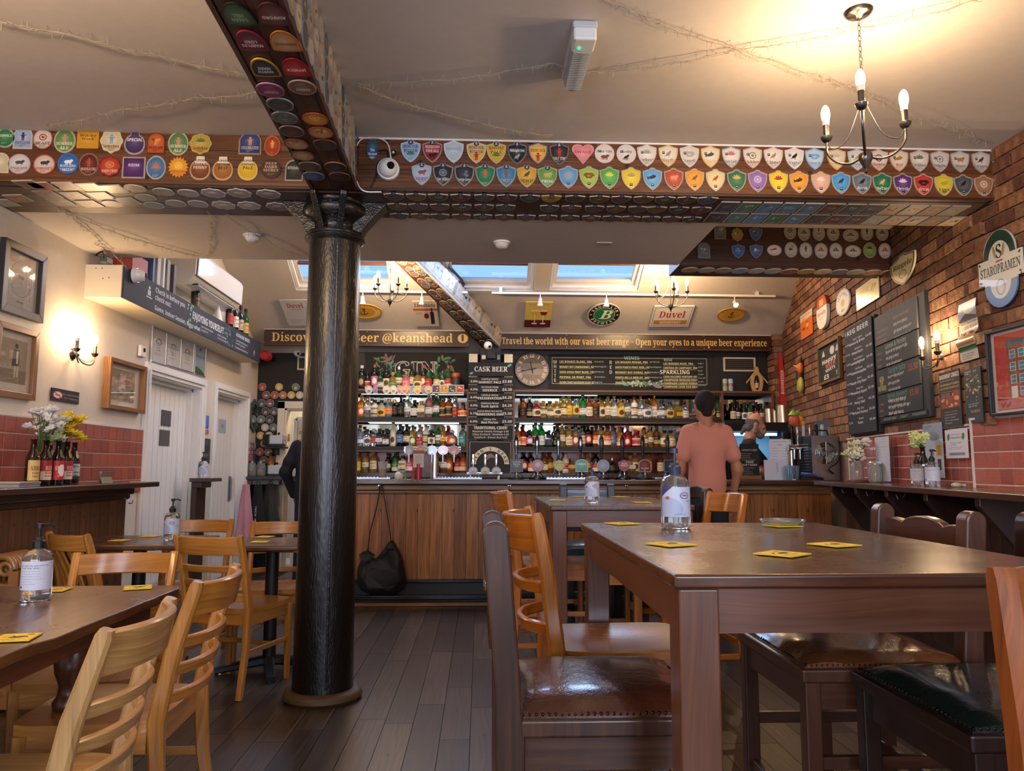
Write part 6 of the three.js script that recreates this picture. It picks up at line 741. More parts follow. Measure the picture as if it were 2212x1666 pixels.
{// curling poster
const q=quad(rw(0.04),[2068,659],[2109,646],[2119,770],[2084,784]),c=cell(150,330,(g,w,h)=>{g.fillStyle='#8f9fc0';g.fillRect(0,0,w,h*0.32);g.fillStyle='#d9d3c4';g.beginPath();g.ellipse(w*0.6,h*0.14,44,24,0,0,7);g.fill();g.fillStyle='#3a3f4a';g.beginPath();g.moveTo(0,h*0.3);g.lineTo(w*0.4,h*0.2);g.lineTo(w,h*0.28);g.lineTo(w,h*0.33);g.lineTo(0,h*0.33);g.fill();text(g,'NOTTINGHAM',w / 2,h*0.36,22,'#34476a',{max:w*0.9});text(g,'ROBIN HOOD',w / 2,h*0.46,40,'#8c3a34',{f:'serif',max:w*0.92});for (let k=0;k < 24;k++) {g.fillStyle=pick(['#4a4038','#b5a58c','#8a7a66']);g.fillRect(rnd(0,140),h*rnd(0.5,0.56),rnd(4,16),rnd(6,16));} g.fillStyle='#b98a5a';g.fillRect(0,h*0.58,w,h*0.16);g.fillStyle='#3f6a33';g.fillRect(0,h*0.76,w,h*0.08);scribble(g,16,h*0.88,110,8,'#55504a',3);},'#cfc8b8');
const g=new THREE.PlaneGeometry(q.w,q.h,1,30);mapTo(g,c,-q.w / 2,-q.h / 2,q.w / 2,q.h / 2);const p=g.attributes.position;for (let i=0;i < p.count;i++) {const t=0.5 - p.getY(i) / q.h;p.setZ(i,0.004+0.03*Math.exp(-Math.pow((t - 0.66) / 0.12,2))+0.006*Math.sin(t*9));} g.computeVertexNormals();onWall(solo('poster','curling glossy poster of a castle hanging beside the brick wall light','poster',g,printed(c,0.25,{side:2}),q.c),NR);
}
P('poster','dark gig poster headed BASEMENT CRAICS on the brick wall','poster',[[2029,807],[2073,796],[2082,917],[2037,927]],(g,w,h)=>{text(g,'BASEMENT CRAICS',w / 2,h*0.09,46,'#d9d2c4',{max:w*0.94});scribble(g,12,h*0.16,w - 24,9,'#b9b0a0',1);text(g,'AN EVENING OF COMEDY',w / 2,h*0.24,22,'#cfb23c',{max:w*0.9});text(g,'BAD THE BEST IN SHORT ACTS',w / 2,h*0.3,20,'#cfb23c',{max:w*0.9});g.fillStyle='#8c3a24';g.fillRect(10,h*0.36,w - 20,h*0.3);for (let k=0;k < 18;k++) {g.fillStyle=pick(['#c9713a','#5a2a1c','#d9a05a','#7d3a20','#caa58a']);g.beginPath();g.ellipse(rnd(20,w - 20),h*rnd(0.4,0.64),rnd(5,15),rnd(8,20),0,0,7);g.fill();} g.fillStyle='#151312';g.fillRect(10,h*0.38,w*0.55,h*0.07);scribble(g,18,h*0.4,w*0.45,10,'#cfc6b6',2,1.4);for (let i=0;i < 5;i++) scribble(g,w*0.2,h*(0.72+i*0.05),w*0.65,11,i ? '#d3cdbf' :'#cfa03c',1);},'#1e1816',190,440);
P('poster','narrow dark green and gold beer festival poster beside the BASEMENT CRAICS one','poster',[[2083,801],[2119,791],[2128,908],[2092,919]],(g,w,h)=>{scribble(g,14,20,w*0.35,12,'#cfd3cc',2,1.3);scribble(g,w*0.55,22,w*0.35,12,'#cfd3cc',1);for (let k=0;k < 46;k++) {g.fillStyle=pick(['#4a6f52','#8fb3a6','#b5763f','#2f4a55','#c9a07a','#7d8f5a']);g.beginPath();g.ellipse(rnd(20,w - 20),h*rnd(0.12,0.6),rnd(3,13),rnd(3,12),rnd(0,3),0,7);g.fill();} scribble(g,30,h*0.64,w*0.6,14,'#c9cdc4',2,1.3);text(g,'TICKETS',w*0.55,h*0.79,28,'#d9952f',{max:w*0.55});scribble(g,16,h*0.86,w*0.8,5,'#6d756a',4);},'#20282a',170,440);
// on the pier
const pf=(o)=>(x,y)=>onX(x,y,2.825 - 0.016 - o),NX=V(-1,0,0);
{const a=pf(0.02)(2138,719),b=pf(0.02)(2148,900),w=0.62;const c=cell(440,480,(g,W,H)=>{g.fillStyle='#b23c34';g.fillRect(20,20,W - 40,H - 40);g.fillStyle='#8c4a3a';g.fillRect(W*0.2,H*0.2,W*0.7,H*0.62);g.fillStyle='#3f6478';g.beginPath();g.moveTo(W*0.17,H*0.2);g.lineTo(W*0.19,H*0.13);g.lineTo(W*0.9,H*0.13);g.lineTo(W*0.9,H*0.2);g.fill();for (let r=0;r < 4;r++) for (let k=0;k < 6;k++) {g.fillStyle='#d3d6d9';const x=W*(0.23+k*0.108),y=H*(0.25+r*0.15);if (r === 3 && k % 3 === 0) {g.fillRect(x,y - 6,34,66);continue;} g.fillRect(x,y,32,50);g.fillStyle='#3f8aa3';g.fillRect(x+3,y+3,26,21);g.fillRect(x+3,y+27,26,20);} g.fillStyle='#c98080';g.fillRect(20,H*0.84,W - 40,H*0.11);g.fillStyle='#7d2630';for (let k=0;k < 8;k++) g.fillRect(40+k*7,H*0.85+rnd(0,20),4,20);},'#c9c6cc');
framed('picture','black framed red print of a tall brick building with blue windows, on the right pier','picture',{c:V(a.x,(a.y+b.y) / 2,a.z+w / 2),w,h:a.y - b.y},NX,0.014,0.03,mat(0x17171b,0.4),c);}
{const a=pf(0.02)(2117,590),t=pf(0.02)(2177,488),bt=pf(0.02)(2178,660),w=0.34,h=t.y - bt.y,c=cell(460,480,(g,W,H)=>{g.fillStyle='#22403a';g.beginPath();g.arc(W / 2,H*0.36,W*0.37,Math.PI,0);g.lineTo(W*0.87,H*0.36);g.fill();const bl=g.createLinearGradient(0,H*0.6,0,H);bl.addColorStop(0,'#6d8fb8');bl.addColorStop(1,'#3f6fb0');g.fillStyle=bl;g.beginPath();g.arc(W / 2,H*0.66,W*0.38,0,Math.PI);g.fill();g.fillStyle='#cfd3cf';g.fillRect(0,H*0.34,W,H*0.34);g.beginPath();g.arc(W / 2,H*0.38,W*0.25,0,7);g.fill();g.beginPath();g.arc(W / 2,H*0.66,W*0.24,0,7);g.fill();text(g,'STAROPRAMEN',W / 2,H*0.5,78,'#2b3a40',{f:'serif',max:W*0.92,line:'#9aa3a3',lw:3});text(g,'S',W / 2,H*0.28,120,'#1f3530',{f:'serif'});for (const s of [-1,1]) {g.fillStyle='#9a8a5a';g.beginPath();g.ellipse(W / 2+s*48,H*0.27,14,42,s*0.3,0,7);g.fill();} g.fillStyle='#a3343a';g.fillRect(W*0.42,H*0.39,W*0.16,10);g.strokeStyle='#6d7a80';g.lineWidth=6;g.beginPath();g.arc(W / 2,H*0.74,46,0,7);g.stroke();arcText(g,'PRAGUE BREWERY',W / 2,H*0.74,34,-2.6,2.6,13,'#55636a');for (const x of [0.04,0.96]) for (const y of [0.37,0.65]) {g.fillStyle='#3a3f40';g.beginPath();g.arc(W*x,H*y,6,0,7);g.fill();}},'#b9bdb8');
const s=new THREE.Shape(),q=h / 2,A=0.37*w,e=0.16*h;s.moveTo(-w / 2,-e);s.lineTo(-A,-e);s.absarc(0,-q+A,A,Math.PI,2*Math.PI);s.lineTo(A,-e);s.lineTo(w / 2,-e);s.lineTo(w / 2,e);s.lineTo(A,e);s.absarc(0,q - A,A,0,Math.PI);s.lineTo(-A,e);s.lineTo(-w / 2,e);s.closePath();
const o=face(thing('sign','big shaped metal sign reading STAROPRAMEN on the right pier','sign',V(a.x,(t.y+bt.y) / 2,a.z+w / 2)),NX);part(o,'plate',plate(s,0.008,c),printed(c,0.3,{clearcoat:0.4}));for (const x of [-1,1]) for (const y of [-1,1]) part(o,'screw',ball(0.006,x*(w / 2 - 0.015),y*(e - 0.018),0.009,8),M.pewter);}
}
// shelf along the right wall
{
const L=2.75,zc=-4.9,o=thing('wall_shelf','dark drinking shelf on timber brackets under the tiles of the right wall','shelf',[RW.x(zc) - 0.18,1.09,zc],Math.atan(0.172)*-1);
part(o,'top',box(0.36,0.035,L+0.8,0,-0.0175,0.3,0.006),M.barTop);part(o,'batten',box(0.03,0.08,L,0.165,-0.075,0),M.dark);
const s=shapeOf([[0,0],[0.29,0],[0.29,-0.04],[0.06,-0.33],[0,-0.36]]);for (let k=0;k < 5;k++) part(o,'bracket',extrude(s,0.045,0.004).rotateY(Math.PI).translate(0.165,-0.036,-1.15+k*0.62),M.dark);
for (let k=0;k < 3;k++) {const h=part(o,'hook',tube([[0,0,0],[-0.02,-0.03,0],[-0.05,-0.04,0],[-0.06,-0.015,0]],0.005),M.chrome);h.position.set(-0.1,-0.037,-0.75+k*0.55);}
const d=thing('wall_boarding','dark stained boarding below the right wall shelf','panelling',[RW.x(zc),0,zc],Math.atan(0.172)*-1),g=um(new THREE.BoxGeometry(0.02,1.0,0.118)),tn=[0x4a2e1c,0x3f2718,0x553622].map((c)=>wood(c,0.5,'pine',0.1));for (let k=0;k < 28;k++) part(d,'board',g,tn[k % 3]).position.set(-0.03,0.5,-1.6+k*0.121);part(d,'plinth',box(0.03,0.12,3.3,-0.045,0.06,0),M.dark);
const sx=(x,off=0.2)=>{const p=onRW(x,1043,off);return V(p.x,1.0905,p.z);};
const jar=(at,label,base)=>{const j=thing('glass_jar',label,'jar',at);if (base) part(j,'coaster',box(0.16,0.018,0.13,0.03,0.009,0,0.004),wood(0x7d4f30,0.5));const y=base ? 0.02 :0.001;part(j,'jar',lathe([[0.001,y],[0.045,y],[0.05,y+0.01],[0.05,y+0.11],[0.04,y+0.125],[0.04,y+0.14],[0.038,y+0.14],[0.038,y+0.124],[0.047,y+0.108],[0.047,y+0.012],[0.001,y+0.008]],24),glassMat(0xe9efee,0.9));if (!base) {part(j,'clip_lid',lathe([[0.001,0.16],[0.04,0.158],[0.046,0.15],[0.046,0.142],[0.001,0.142]],20),glassMat(0xe9efee,0.85));part(j,'wire_clip',new THREE.TorusGeometry(0.048,0.002,6,24).rotateX(Math.PI / 2).translate(0,0.135,0),M.chrome);} return j;};
const ja=sx(1852),jb=sx(1874,0.16);jar(ja,'glass jar vase of white daisies on a wooden coaster on the right shelf',true);jar(jb.add(V(0.02,0,0.08)),'clip-top glass jar beside the daisies on the right shelf',false);
posy(ja.clone().add(V(0.0,0.15,0)),[...Array(24)].map(()=>{const a=rnd(0,6.28),r=rnd(0,0.085);return [Math.cos(a)*r,0.09+rnd(-0.06,0.07),Math.sin(a)*r,pick([0xe9e6da,0xdfdccb,0xc9d39a]),0xb9a83a,rnd(1.1,1.5)];}),'bunch of white daisies in the jar beside the fan unit');
// sheets
const sheet=(label,q,f,draw,bgc,cw,ch,name='notice',cat='notice')=>sign(name,label,cat,quad(f,...q),NR,cell(cw,ch,draw,bgc),0.003,0.7);
sheet('long creased white till receipt sheet propped on the right shelf',[[1890,946],[1919,942],[1925,1038],[1895,1041]],rw(0.07),(g,w,h)=>{for (let i=0;i < 14;i++) scribble(g,14,16+i*20,w - 30,6,'#8f93a3',1);},'#c3c6d3',120,340);sheet('tall pale map leaflet taped on the tiles with a yellow figure',[[1994,917],[2034,912],[2042,1030],[2000,1034]],rw(0.03),(g,w,h)=>{g.fillStyle='#93a3b3';g.fillRect(0,0,w,h*0.3);g.fillStyle='#7d8f9d';g.beginPath();g.ellipse(w*0.5,h*0.24,w*0.35,h*0.08,0.3,0,7);g.fill();scribble(g,14,18,w*0.4,9,'#4a5a6a',2);g.fillStyle='#c9952f';g.fillRect(w*0.66,h*0.42,w*0.22,h*0.18);g.fillStyle='#3a3f55';g.fillRect(w*0.7,h*0.66,w*0.18,h*0.2);g.fillStyle='#7d6a6a';g.fillRect(w*0.4,h*0.48,w*0.12,h*0.12);},'#b9c6d3',130,360);sheet('white A4 notice with two green leaves taped on the tiles',[[2041,930],[2089,925],[2094,988],[2046,992]],rw(0.03),(g,w,h)=>{for (const s of [0.16,0.82]) {g.fillStyle='#4f7a56';g.beginPath();g.ellipse(w*s,h*0.26,12,32,0.1,0,7);g.fill();} text(g,'Nottingham',w / 2,h*0.18,20,'#8f93a8',{max:w*0.5});text(g,'Independents',w / 2,h*0.29,24,'#3f5a4a',{max:w*0.52});scribble(g,w*0.22,h*0.46,w*0.56,9,'#444',2,2);scribble(g,w*0.16,h*0.62,w*0.66,7,'#777',2,2);g.fillStyle='#8f8a93';g.fillRect(w*0.16,h*0.8,w*0.7,h*0.1);},'#d6dae6',200,270);
}
// corner of the bar at right: fridge, tins, taps, cooler
{
const fz=-8.25,A=onZ(1565,912,fz),B=onZ(1702,912,fz),yT=A.y,o=thing('bottle_fridge','black glass-fronted fridge glowing blue behind the barman','fridge',V((A.x+B.x) / 2,0,fz)),w=B.x - A.x;
part(o,'cabinet',merge([box(w,0.1,0.5,0,yT - 0.05,-0.25),box(0.03,yT - 0.1,0.5,w / 2 - 0.015,(yT - 0.1) / 2,-0.25),box(0.03,yT - 0.1,0.5,0.015 - w / 2,(yT - 0.1) / 2,-0.25),box(w,0.3,0.5,0,0.15,-0.25),box(w - 0.06,yT - 0.4,0.02,0,(yT+0.2) / 2,-0.49)]),mat(0x101114,0.4));for (const y of [0.65,0.95,1.25]) part(o,'shelf',box(w - 0.08,0.012,0.42,0,y,-0.26),steel(0xa9b3bd,0.3));
part(o,'lamp',box(w - 0.2,0.03,0.02,0,yT - 0.13,-0.08),new THREE.MeshStandardMaterial({color:0xffffff,emissive:0x7fd0ff,emissiveIntensity:4}));const l=new THREE.RectAreaLight(0x7fd0ff,14,w - 0.2,0.06);l.position.set(0,yT - 0.16,-0.1);l.rotation.set(-Math.PI / 2+0.25,0,0);o.add(l);l.name='fridge_light';
part(o,'liner',box(w - 0.07,yT - 0.42,0.01,0,(yT+0.2) / 2,-0.47),mat(0xb9d6e6,0.5));part(o,'door',merge([box(0.05,yT - 0.42,0.03,w / 2 - 0.05,(yT+0.2) / 2,0.015),box(0.05,yT - 0.42,0.03,0.05 - w / 2,(yT+0.2) / 2,0.015)]),M.black);part(o,'pane',box(w - 0.12,yT - 0.44,0.005,0,(yT+0.2) / 2,0.012),M.glassPane);
for (let k=0;k < 9;k++) bottle(['beer','wine'][k % 2],[G.brown,G.green,G.clear][k % 3],[M.brass,M.black][k % 2],labelCell(['#b9d0dc','#d9d3b5','#a9c9d9'][k % 3],'#33475a'),V(o.position.x - w / 2+0.16+k*(w - 0.3) / 8,0.957,fz - 0.2),`bottle inside the glowing bar fridge, ${ord[k]} from the left`,{group:'bottles in the bar fridge'});
[[1661,0.055,0.16,'open-topped'],[1674,0.04,0.14,'smaller'],[1690,0.075,0.2,'largest']].forEach(([x,r,h,w2],i)=>{const t=thing('tin',`brushed steel ${w2} canister on top of the bar fridge`,'tin',V(onZ(x,900,fz - 0.16).x,yT+0.001,fz - 0.16));part(t,'body',lathe([[0.001,0],[r,0],[r,h],[r - 0.004,h],[r - 0.004,0.01],[0.001,0.01]],28),steel(0xbfb5a5,0.32));part(t,'rim',new THREE.TorusGeometry(r,0.003,6,28).rotateX(Math.PI / 2).translate(0,h,0),steel(0xd0c8ba,0.2));});
// red paddle sign, wall toys
{const a=onZ(1683,762,-8.74),b=onZ(1686,905,-8.74),h=a.y - b.y,c=cell(60,560,(g,W,H)=>{g.fillStyle='#d8d3cc';g.fillRect(0,H*0.82,W,H*0.18);g.save();g.translate(W / 2,H*0.45);g.rotate(-Math.PI / 2);text(g,'BUDWEISER',0,0,36,'#e8d9d3',{max:300});g.restore();g.fillStyle='#8c1f1c';g.fillRect(0,0,6,H*0.82);},'#b5302a'),s=shapeOf([[-0.03,h / 2],[0.01,h / 2],[0.04,h*0.15],[0.05,-h*0.05],[0.045,-h / 2],[-0.015,-h / 2],[-0.03,0]]);face(solo('sign','tall red tapering sign with white lettering on the far brick pier','sign',plate(s,0.02,c),printed(c,0.4),V((a.x+b.x) / 2+0.02,(a.y+b.y) / 2,-8.75)),ZP);}
{const t=onWall(thing('hanging_ornament','orange and yellow painted carving hanging in the corner of the brick wall','ornament',rw(0.05)(1727,812)),NR);part(t,'upper_figure',(()=>{const g=new THREE.SphereGeometry(0.075,16,12);g.scale(0.9,1.1,0.5);return g.translate(0.02,0.09,0);})(),mat(0xc9622a,0.5));part(t,'lower_figure',(()=>{const g=new THREE.SphereGeometry(0.07,16,12);g.scale(1,1.25,0.5);return g.translate(0.03,-0.1,0);})(),mat(0xa9a348,0.5));part(t,'wing',merge([place(new THREE.ConeGeometry(0.04,0.12,8),0.07,0.16,0,0,0,-0.7),place(new THREE.ConeGeometry(0.035,0.1,8),-0.04,0.15,0,0,0,0.6)]),mat(0x4a3a28,0.5));part(t,'body_band',cyl(0.035,0.035,0.1,0.02,0),mat(0x2b2622,0.5));part(t,'beak',place(new THREE.ConeGeometry(0.02,0.06,8),0.05,0.1,0.05,1.2),mat(0xd9a52c,0.5));}
// tap tower with levers
{const z=-6.95,P=(x)=>onZ(x,1000,z).x,o=thing('beer_font','chrome multi-tap font with upright levers and a carved figurehead, at right of the bar','beer tap',V(P(1742),YC+0.001,z)),X0=P(1742),y=onZ(1742,968,z).y - YC;part(o,'rail',place(cyl(0.032,0.032,0.34),0,y,0,0,0,Math.PI / 2),M.chrome);for (const x of [-0.14,0.0,0.14]) part(o,'pillar',cyl(0.022,0.028,y,x,y / 2),steel(0xa9a49c,0.25));
[1712,1724,1737,1751,1765,1778].forEach((x,i)=>{part(o,'lever',lathe([[0.001,0.2],[0.011,0.197],[0.016,0.17],[0.014,0.1],[0.008,0.04],[0.008,0.0],[0.001,0]],14).translate(P(x) - X0,y+0.02,0.01),i % 3 === 2 ? mat(0xb9c0c6,0.3) :i % 2 ? M.chrome :M.blackGloss);part(o,'tap_spout',merge([place(cyl(0.009,0.007,0.09),P(x) - X0,y - 0.06,0.05),place(cyl(0.01,0.01,0.06),P(x) - X0,y - 0.01,0.03,Math.PI / 2)]),M.chrome);});
const f=part(o,'figurehead',(()=>{const g=new THREE.SphereGeometry(0.055,16,14);g.scale(0.9,1.2,0.9);return g.translate(P(1718) - X0,y+0.26,0.01);})(),mat(0xb5553a,0.5));part(f,'crown',merge([place(new THREE.ConeGeometry(0.05,0.06,8),P(1716) - X0,y+0.335,0.01),place(new THREE.ConeGeometry(0.025,0.06,8),P(1728) - X0,y+0.34,0.01,0,0,-0.7)]),mat(0x7fa03f,0.5));part(f,'side_leaf',merge([ball(0.03,P(1732) - X0,y+0.27,0.0,8),ball(0.028,P(1737) - X0,y+0.23,0.0,8)]),mat(0xd9922f,0.5));}
// cabinet and fan unit
{const z=-7.05,a=onZ(1794,906,z),b=onZ(1836,906,z),o=thing('cooler_cabinet','tall brushed steel cooler cabinet at the right end of the bar','cooler',V((a.x+b.x) / 2,YC,z)),w=b.x - a.x+0.05,h=a.y - YC;part(o,'body',box(w,h,0.3,0,h / 2,-0.12,0.006),steel(0x8d8c8b,0.42));const s=part(o,'badge',place(cyl(0.014,0.014,0.006,0,0,0,16),-w*0.32,h - 0.07,0.032,Math.PI / 2),mat(0x4f8a4a,0.4));const k=cell(80,40,(g)=>scribble(g,8,8,60,6,'#667',3),'#c9d0d6');part(o,'rating_label',plate(rectPts(0.08,0.04),0.002,k),printed(k,0.6)).position.set(-w*0.25,0.06,0.032);}
{const z=-6.72,a=onZ(1753,941,z),b=onZ(1815,1036,z),w=b.x - a.x,h=a.y - YC,o=thing('fan_unit','portable steel extraction fan unit with wire guard and black louvred side on the bar','fan',V((a.x+b.x) / 2,YC+0.001,z)),cx=0.0,cy=h*0.6,R=0.1;
const s=shapeOf([[-w / 2,0],[w / 2,0],[w / 2,h],[-w / 2,h]]),hole=new THREE.Path();hole.absarc(cx,cy,R,0,2*Math.PI);s.holes.push(hole);part(o,'front',extrude(s,0.012).translate(0,0,-0.012),steel(0x9a9a9c,0.4));part(o,'casing',merge([box(w,0.01,0.28,0,h - 0.005,-0.15),box(w,0.01,0.28,0,0.005,-0.15),box(0.01,h,0.28,w / 2 - 0.005,h / 2,-0.15),box(w,h,0.01,0,h / 2,-0.29)]),steel(0x8a8a8c,0.45));part(o,'side_panel',box(0.012,h - 0.01,0.28,0.004 - w / 2,h / 2,-0.15),mat(0x15161a,0.5));for (let k=0;k < 10;k++) part(o,'louvre',box(0.012,0.014,0.2,-w / 2 - 0.006,h*0.22+k*h*0.065,-0.15).rotateZ(0),mat(0x3a3f4a,0.35));
const rg=[0.2,0.33,0.46,0.59,0.72,0.85,0.99];part(o,'wire_guard',merge([...rg.map((k)=>new THREE.TorusGeometry(R*k,0.0022,6,36).translate(cx,cy,0.012)),...[0,1,2].map((k)=>place(cyl(0.002,0.002,2*R),0,0,0,0,0,k*Math.PI / 3).translate(cx,cy,0.012))]),M.chrome);part(o,'motor_hub',place(cyl(0.03,0.035,0.05),cx,cy,-0.03,Math.PI / 2),M.black);for (let k=0;k < 4;k++) {const bl=new THREE.CylinderGeometry(R*0.92,R*0.92,0.004,12,1,false,0,0.95);part(o,'blade',bl.rotateX(Math.PI / 2).rotateY(0.0).rotateZ(k*Math.PI / 2+0.4).translate(cx,cy,-0.035 - k*0.001),k % 2 ? mat(0x8f8f88,0.4) :mat(0xd3d3cc,0.5));} part(o,'carry_handle',merge([sweep([[-w*0.3,h,-0.1],[-w*0.26,h+0.05,-0.1],[w*0.26,h+0.05,-0.1],[w*0.3,h,-0.1]],0.014,0.014,[0,0,1])]),M.black);part(o,'power_lead',tube([[0.06,0.06,0.012],[0.0,0.1,0.05],[0.08,0.16,0.05],[0.12,0.22,0.02]],0.006),M.black);}
// clipboard menus, glasses, chalk block, tools
{const m=(label,q,z,draw,cw,ch,c2)=>{const a=onZ(q[0],q[1],z),b=onZ(q[2],q[3],z),w=b.x - a.x,h=a.y - Math.max(b.y,YC),o=thing('menu',label,'menu',V((a.x+b.x) / 2,YC+0.001+h / 2,z));const c=cell(cw,ch,draw,c2),s=part(o,'sheet',plate(rectPts(w,h),0.003,c),printed(c,0.6));s.rotation.x=-0.06;part(o,'stand',box(w*0.6,h*0.7,0.003,0,-h*0.15,-0.03).rotateX(0.0),glassMat(0xe6eef2,0.85));};
m('tall white printed menu in a stand on the bar before the barman',[1662,949,1713,1040],-7.0,(g,w,h)=>{scribble(g,40,20,130,9,'#777c8a',1);scribble(g,80,50,60,12,'#555a66',1);for (let i=0;i < 10;i++) {scribble(g,20,80+i*24,80,7,'#8f93a0',1);scribble(g,115,80+i*24,80,7,'#8f93a0',1);}},210,360,'#d3d6e3');m('lower white printed sheet leaning in front of the tall menu',[1650,994,1699,1040],-6.9,(g,w,h)=>{scribble(g,w*0.55,30,20,9,'#666a77',8,1.4);},200,190,'#c9cddb');
[[1703,'front'],[1711,'middle'],[1719,'rear']].forEach(([x,w],i)=>{const t=thing('tumbler',`clear glass tumbler beside the menu stand, ${w} of three`,'glass',V(onZ(x,1020,-6.8 - i*0.1).x,YC+0.001,-6.8 - i*0.1));part(t,'glass',lathe([[0.03,0],[0.038,0.13],[0.036,0.13],[0.028,0.008],[0.001,0.008],[0.001,0]],20),glassMat(0xcfe6f2,0.9));part(t,'rim',new THREE.TorusGeometry(0.037,0.0014,6,24).rotateX(Math.PI / 2).translate(0,0.13,0),M.glassPane);});
const c=cell(230,330,(g,w,h)=>{handle(g,'LOYALTY CARD',w / 2,h*0.2,26,'#b9bab4',{max:190});for (let i=0;i < 4;i++) scribble(g,20,h*0.3+i*22,170,12,'#a9aaa5',1);handle(g,'FOOD',w / 2,h*0.58,34,'#d3d4cc');handle(g,"DON'T WORRY",w / 2,h*0.67,26,'#c9cac3',{max:180});for (let i=0;i < 4;i++) scribble(g,30,h*0.75+i*20,150,11,'#a9aaa5',1);},'#17181a'),a=onZ(1598,962,-6.98),b=onZ(1641,1030,-6.98),w=b.x - a.x,h=a.y - b.y;
const o=thing('chalkboard','small black chalkboard on a wooden foot standing on the bar before the barman','chalkboard',V((a.x+b.x) / 2,YC+0.001,-6.98));part(o,'foot',box(w*1.1,0.04,0.07,0,0.02,0,0.005),wood(0x9a6a38,0.4));part(o,'board',plate(rectPts(w,h),0.01,c),printed(c,0.75)).position.set(0,0.04+h / 2,-0.01);
const t=thing('tool','blue and black bar hose coil lying beside the fan unit','hose',V(onZ(1752,1028,-6.62).x,YC+0.001,-6.62));part(t,'blue_hose',tube([[-0.09,0.06,0],[-0.02,0.055,0.02],[0.05,0.04,0.0],[0.1,0.015,0.02]],0.012),mat(0x3a5a9c,0.4));part(t,'black_hose',tube([[-0.09,0.035,0.03],[0,0.03,0.04],[0.09,0.014,0.04]],0.011),M.black);part(t,'steel_pipe',tube([[-0.09,0.018,0],[0.1,0.012,0.0]],0.008),M.chrome);}
}
// ---------- furniture ----------
function saddleSeat(w,d,t) {const g=new THREE.BoxGeometry(w,t,d,14,1,14),p=g.attributes.position;for (let i=0;i < p.count;i++) {let x=p.getX(i),y=p.getY(i),z=p.getZ(i);const k=z / d+0.5,u=x / w*2,v=z / d*2;const q=Math.max(0,Math.hypot(u*0.85,v*0.85) - 0.8),s=1 - 0.22*q*q*3;x *= s*(0.92+0.08*k);z *= s;if (y > 0) y -= 0.014*Math.exp(-(u*u*2.2+(v+0.1)*(v+0.1)*2.6));p.setXYZ(i,x,y,z);} return grain(toCreasedNormals(g.toNonIndexed(),0.5),2);}
// a ladder-back chair, sitter looking along +z; slats counts the thin ones under the crest rail
function ladderChair(m,o) {
const {w=0.42,d=0.41,sh=0.45,top=0.845,slats=3,vertical=0,crest=0.085,bulge=0.062}=o,t=thing('dining_chair',o.label,'chair',[o.x,0,o.z],o.turn,o.group),hw=w / 2 - 0.022,lean=o.lean ?? 0.1,seat=o.seatMat || m;
part(t,'seat',saddleSeat(w,d+0.02,0.03).translate(0,sh - 0.015,0.01),seat);
for (const s of [-1,1]) {
part(t,'back_post',sweep([[s*hw,0,-d / 2 - 0.05],[s*hw,sh*0.5,-d / 2 - 0.01],[s*hw,sh,-d / 2+0.005],[s*hw,sh+(top - sh)*0.5,-d / 2 - lean*0.35],[s*(hw+0.004),top - 0.015,-d / 2 - lean*0.95],[s*(hw+0.004),top,-d / 2 - lean]],0.032,[0.036,0.042,0.05,0.046,0.038,0.026],[0,0,1],0.25),m);
part(t,'leg',sweep([[s*hw,sh - 0.03,d / 2 - 0.025],[s*hw,0,d / 2 - 0.02]],[0.04,0.028],[0.04,0.028],[0,0,1]),m);
part(t,'apron',box(0.02,0.06,d - 0.06,s*(hw - 0.005),sh - 0.06,0),m);
for (const y of sh > 0.6 ? [sh*0.35,sh*0.6] :[sh*0.5]) part(t,'stretcher',box(0.018,0.028,d - 0.02,s*hw,y,-0.01,0.004),m);
}
for (const z of [-1,1]) part(t,'apron',box(w - 0.07,0.06,0.02,0,sh - 0.06,z*(d / 2 - 0.025)),m);
if (sh > 0.6) {part(t,'foot_rail',box(w - 0.06,0.035,0.022,0,sh*0.35,d / 2 - 0.02,0.005),m);part(t,'stretcher',box(w - 0.06,0.028,0.018,0,sh*0.45,-d / 2 - 0.01,0.004),m);} else part(t,'stretcher',sweep(bez([[-hw,sh*0.5,0.02],[0,sh*0.5,0.05],[hw,sh*0.5,0.02]],6),0.016,0.026),m);
const zAt=(y)=>-d / 2 - lean*Math.pow((y - sh) / (top - sh),1.5),rail=(y,h,th,b)=>{const z=zAt(y);return sweep(bez([[-hw,y,z],[-hw*0.55,y,z - b*0.75],[0,y,z - b],[hw*0.55,y,z - b*0.75],[hw,y,z]],12),th,h,[0,1,-0.2],0.18);};
part(t,'crest_rail',rail(top - crest / 2 - 0.006,crest,0.022,bulge),m);
const y0=sh+0.06,y1=top - crest - 0.03;for (let k=0;k < slats;k++) part(t,'slat',rail(y0+(y1 - y0)*(slats > 1 ? k / (slats - 0.35) :0.5),0.034,0.018,bulge),m);
for (let k=0;k < vertical;k++) {const x=(k / (vertical - 1) - 0.5)*w*0.66,zb=-bulge*(1 - Math.pow(x / hw,2));part(t,'spindle_slat',sweep([[x,sh - 0.01,-d / 2+0.01],[x,(sh+top) / 2,zAt((sh+top) / 2)+zb*0.6],[x,top - crest,zAt(top - crest)+zb]],0.034,0.012,[0,0,1]),m);}
return t;
}
const PI=Math.PI;
ladderChair(M.chairLight,{x:-1.13,z:-1.92,turn:-PI / 2+0.06,label:'nearest pale beech ladder-back chair at the bottom left corner',slats:3,top:0.845,crest:0.1,w:0.44});
ladderChair(M.chair,{x:-1.16,z:-2.56,turn:-PI / 2+0.04,label:'amber ladder-back chair tucked at the old table, just behind the pale chair',slats:3,top:0.855,crest:0.1,w:0.45});
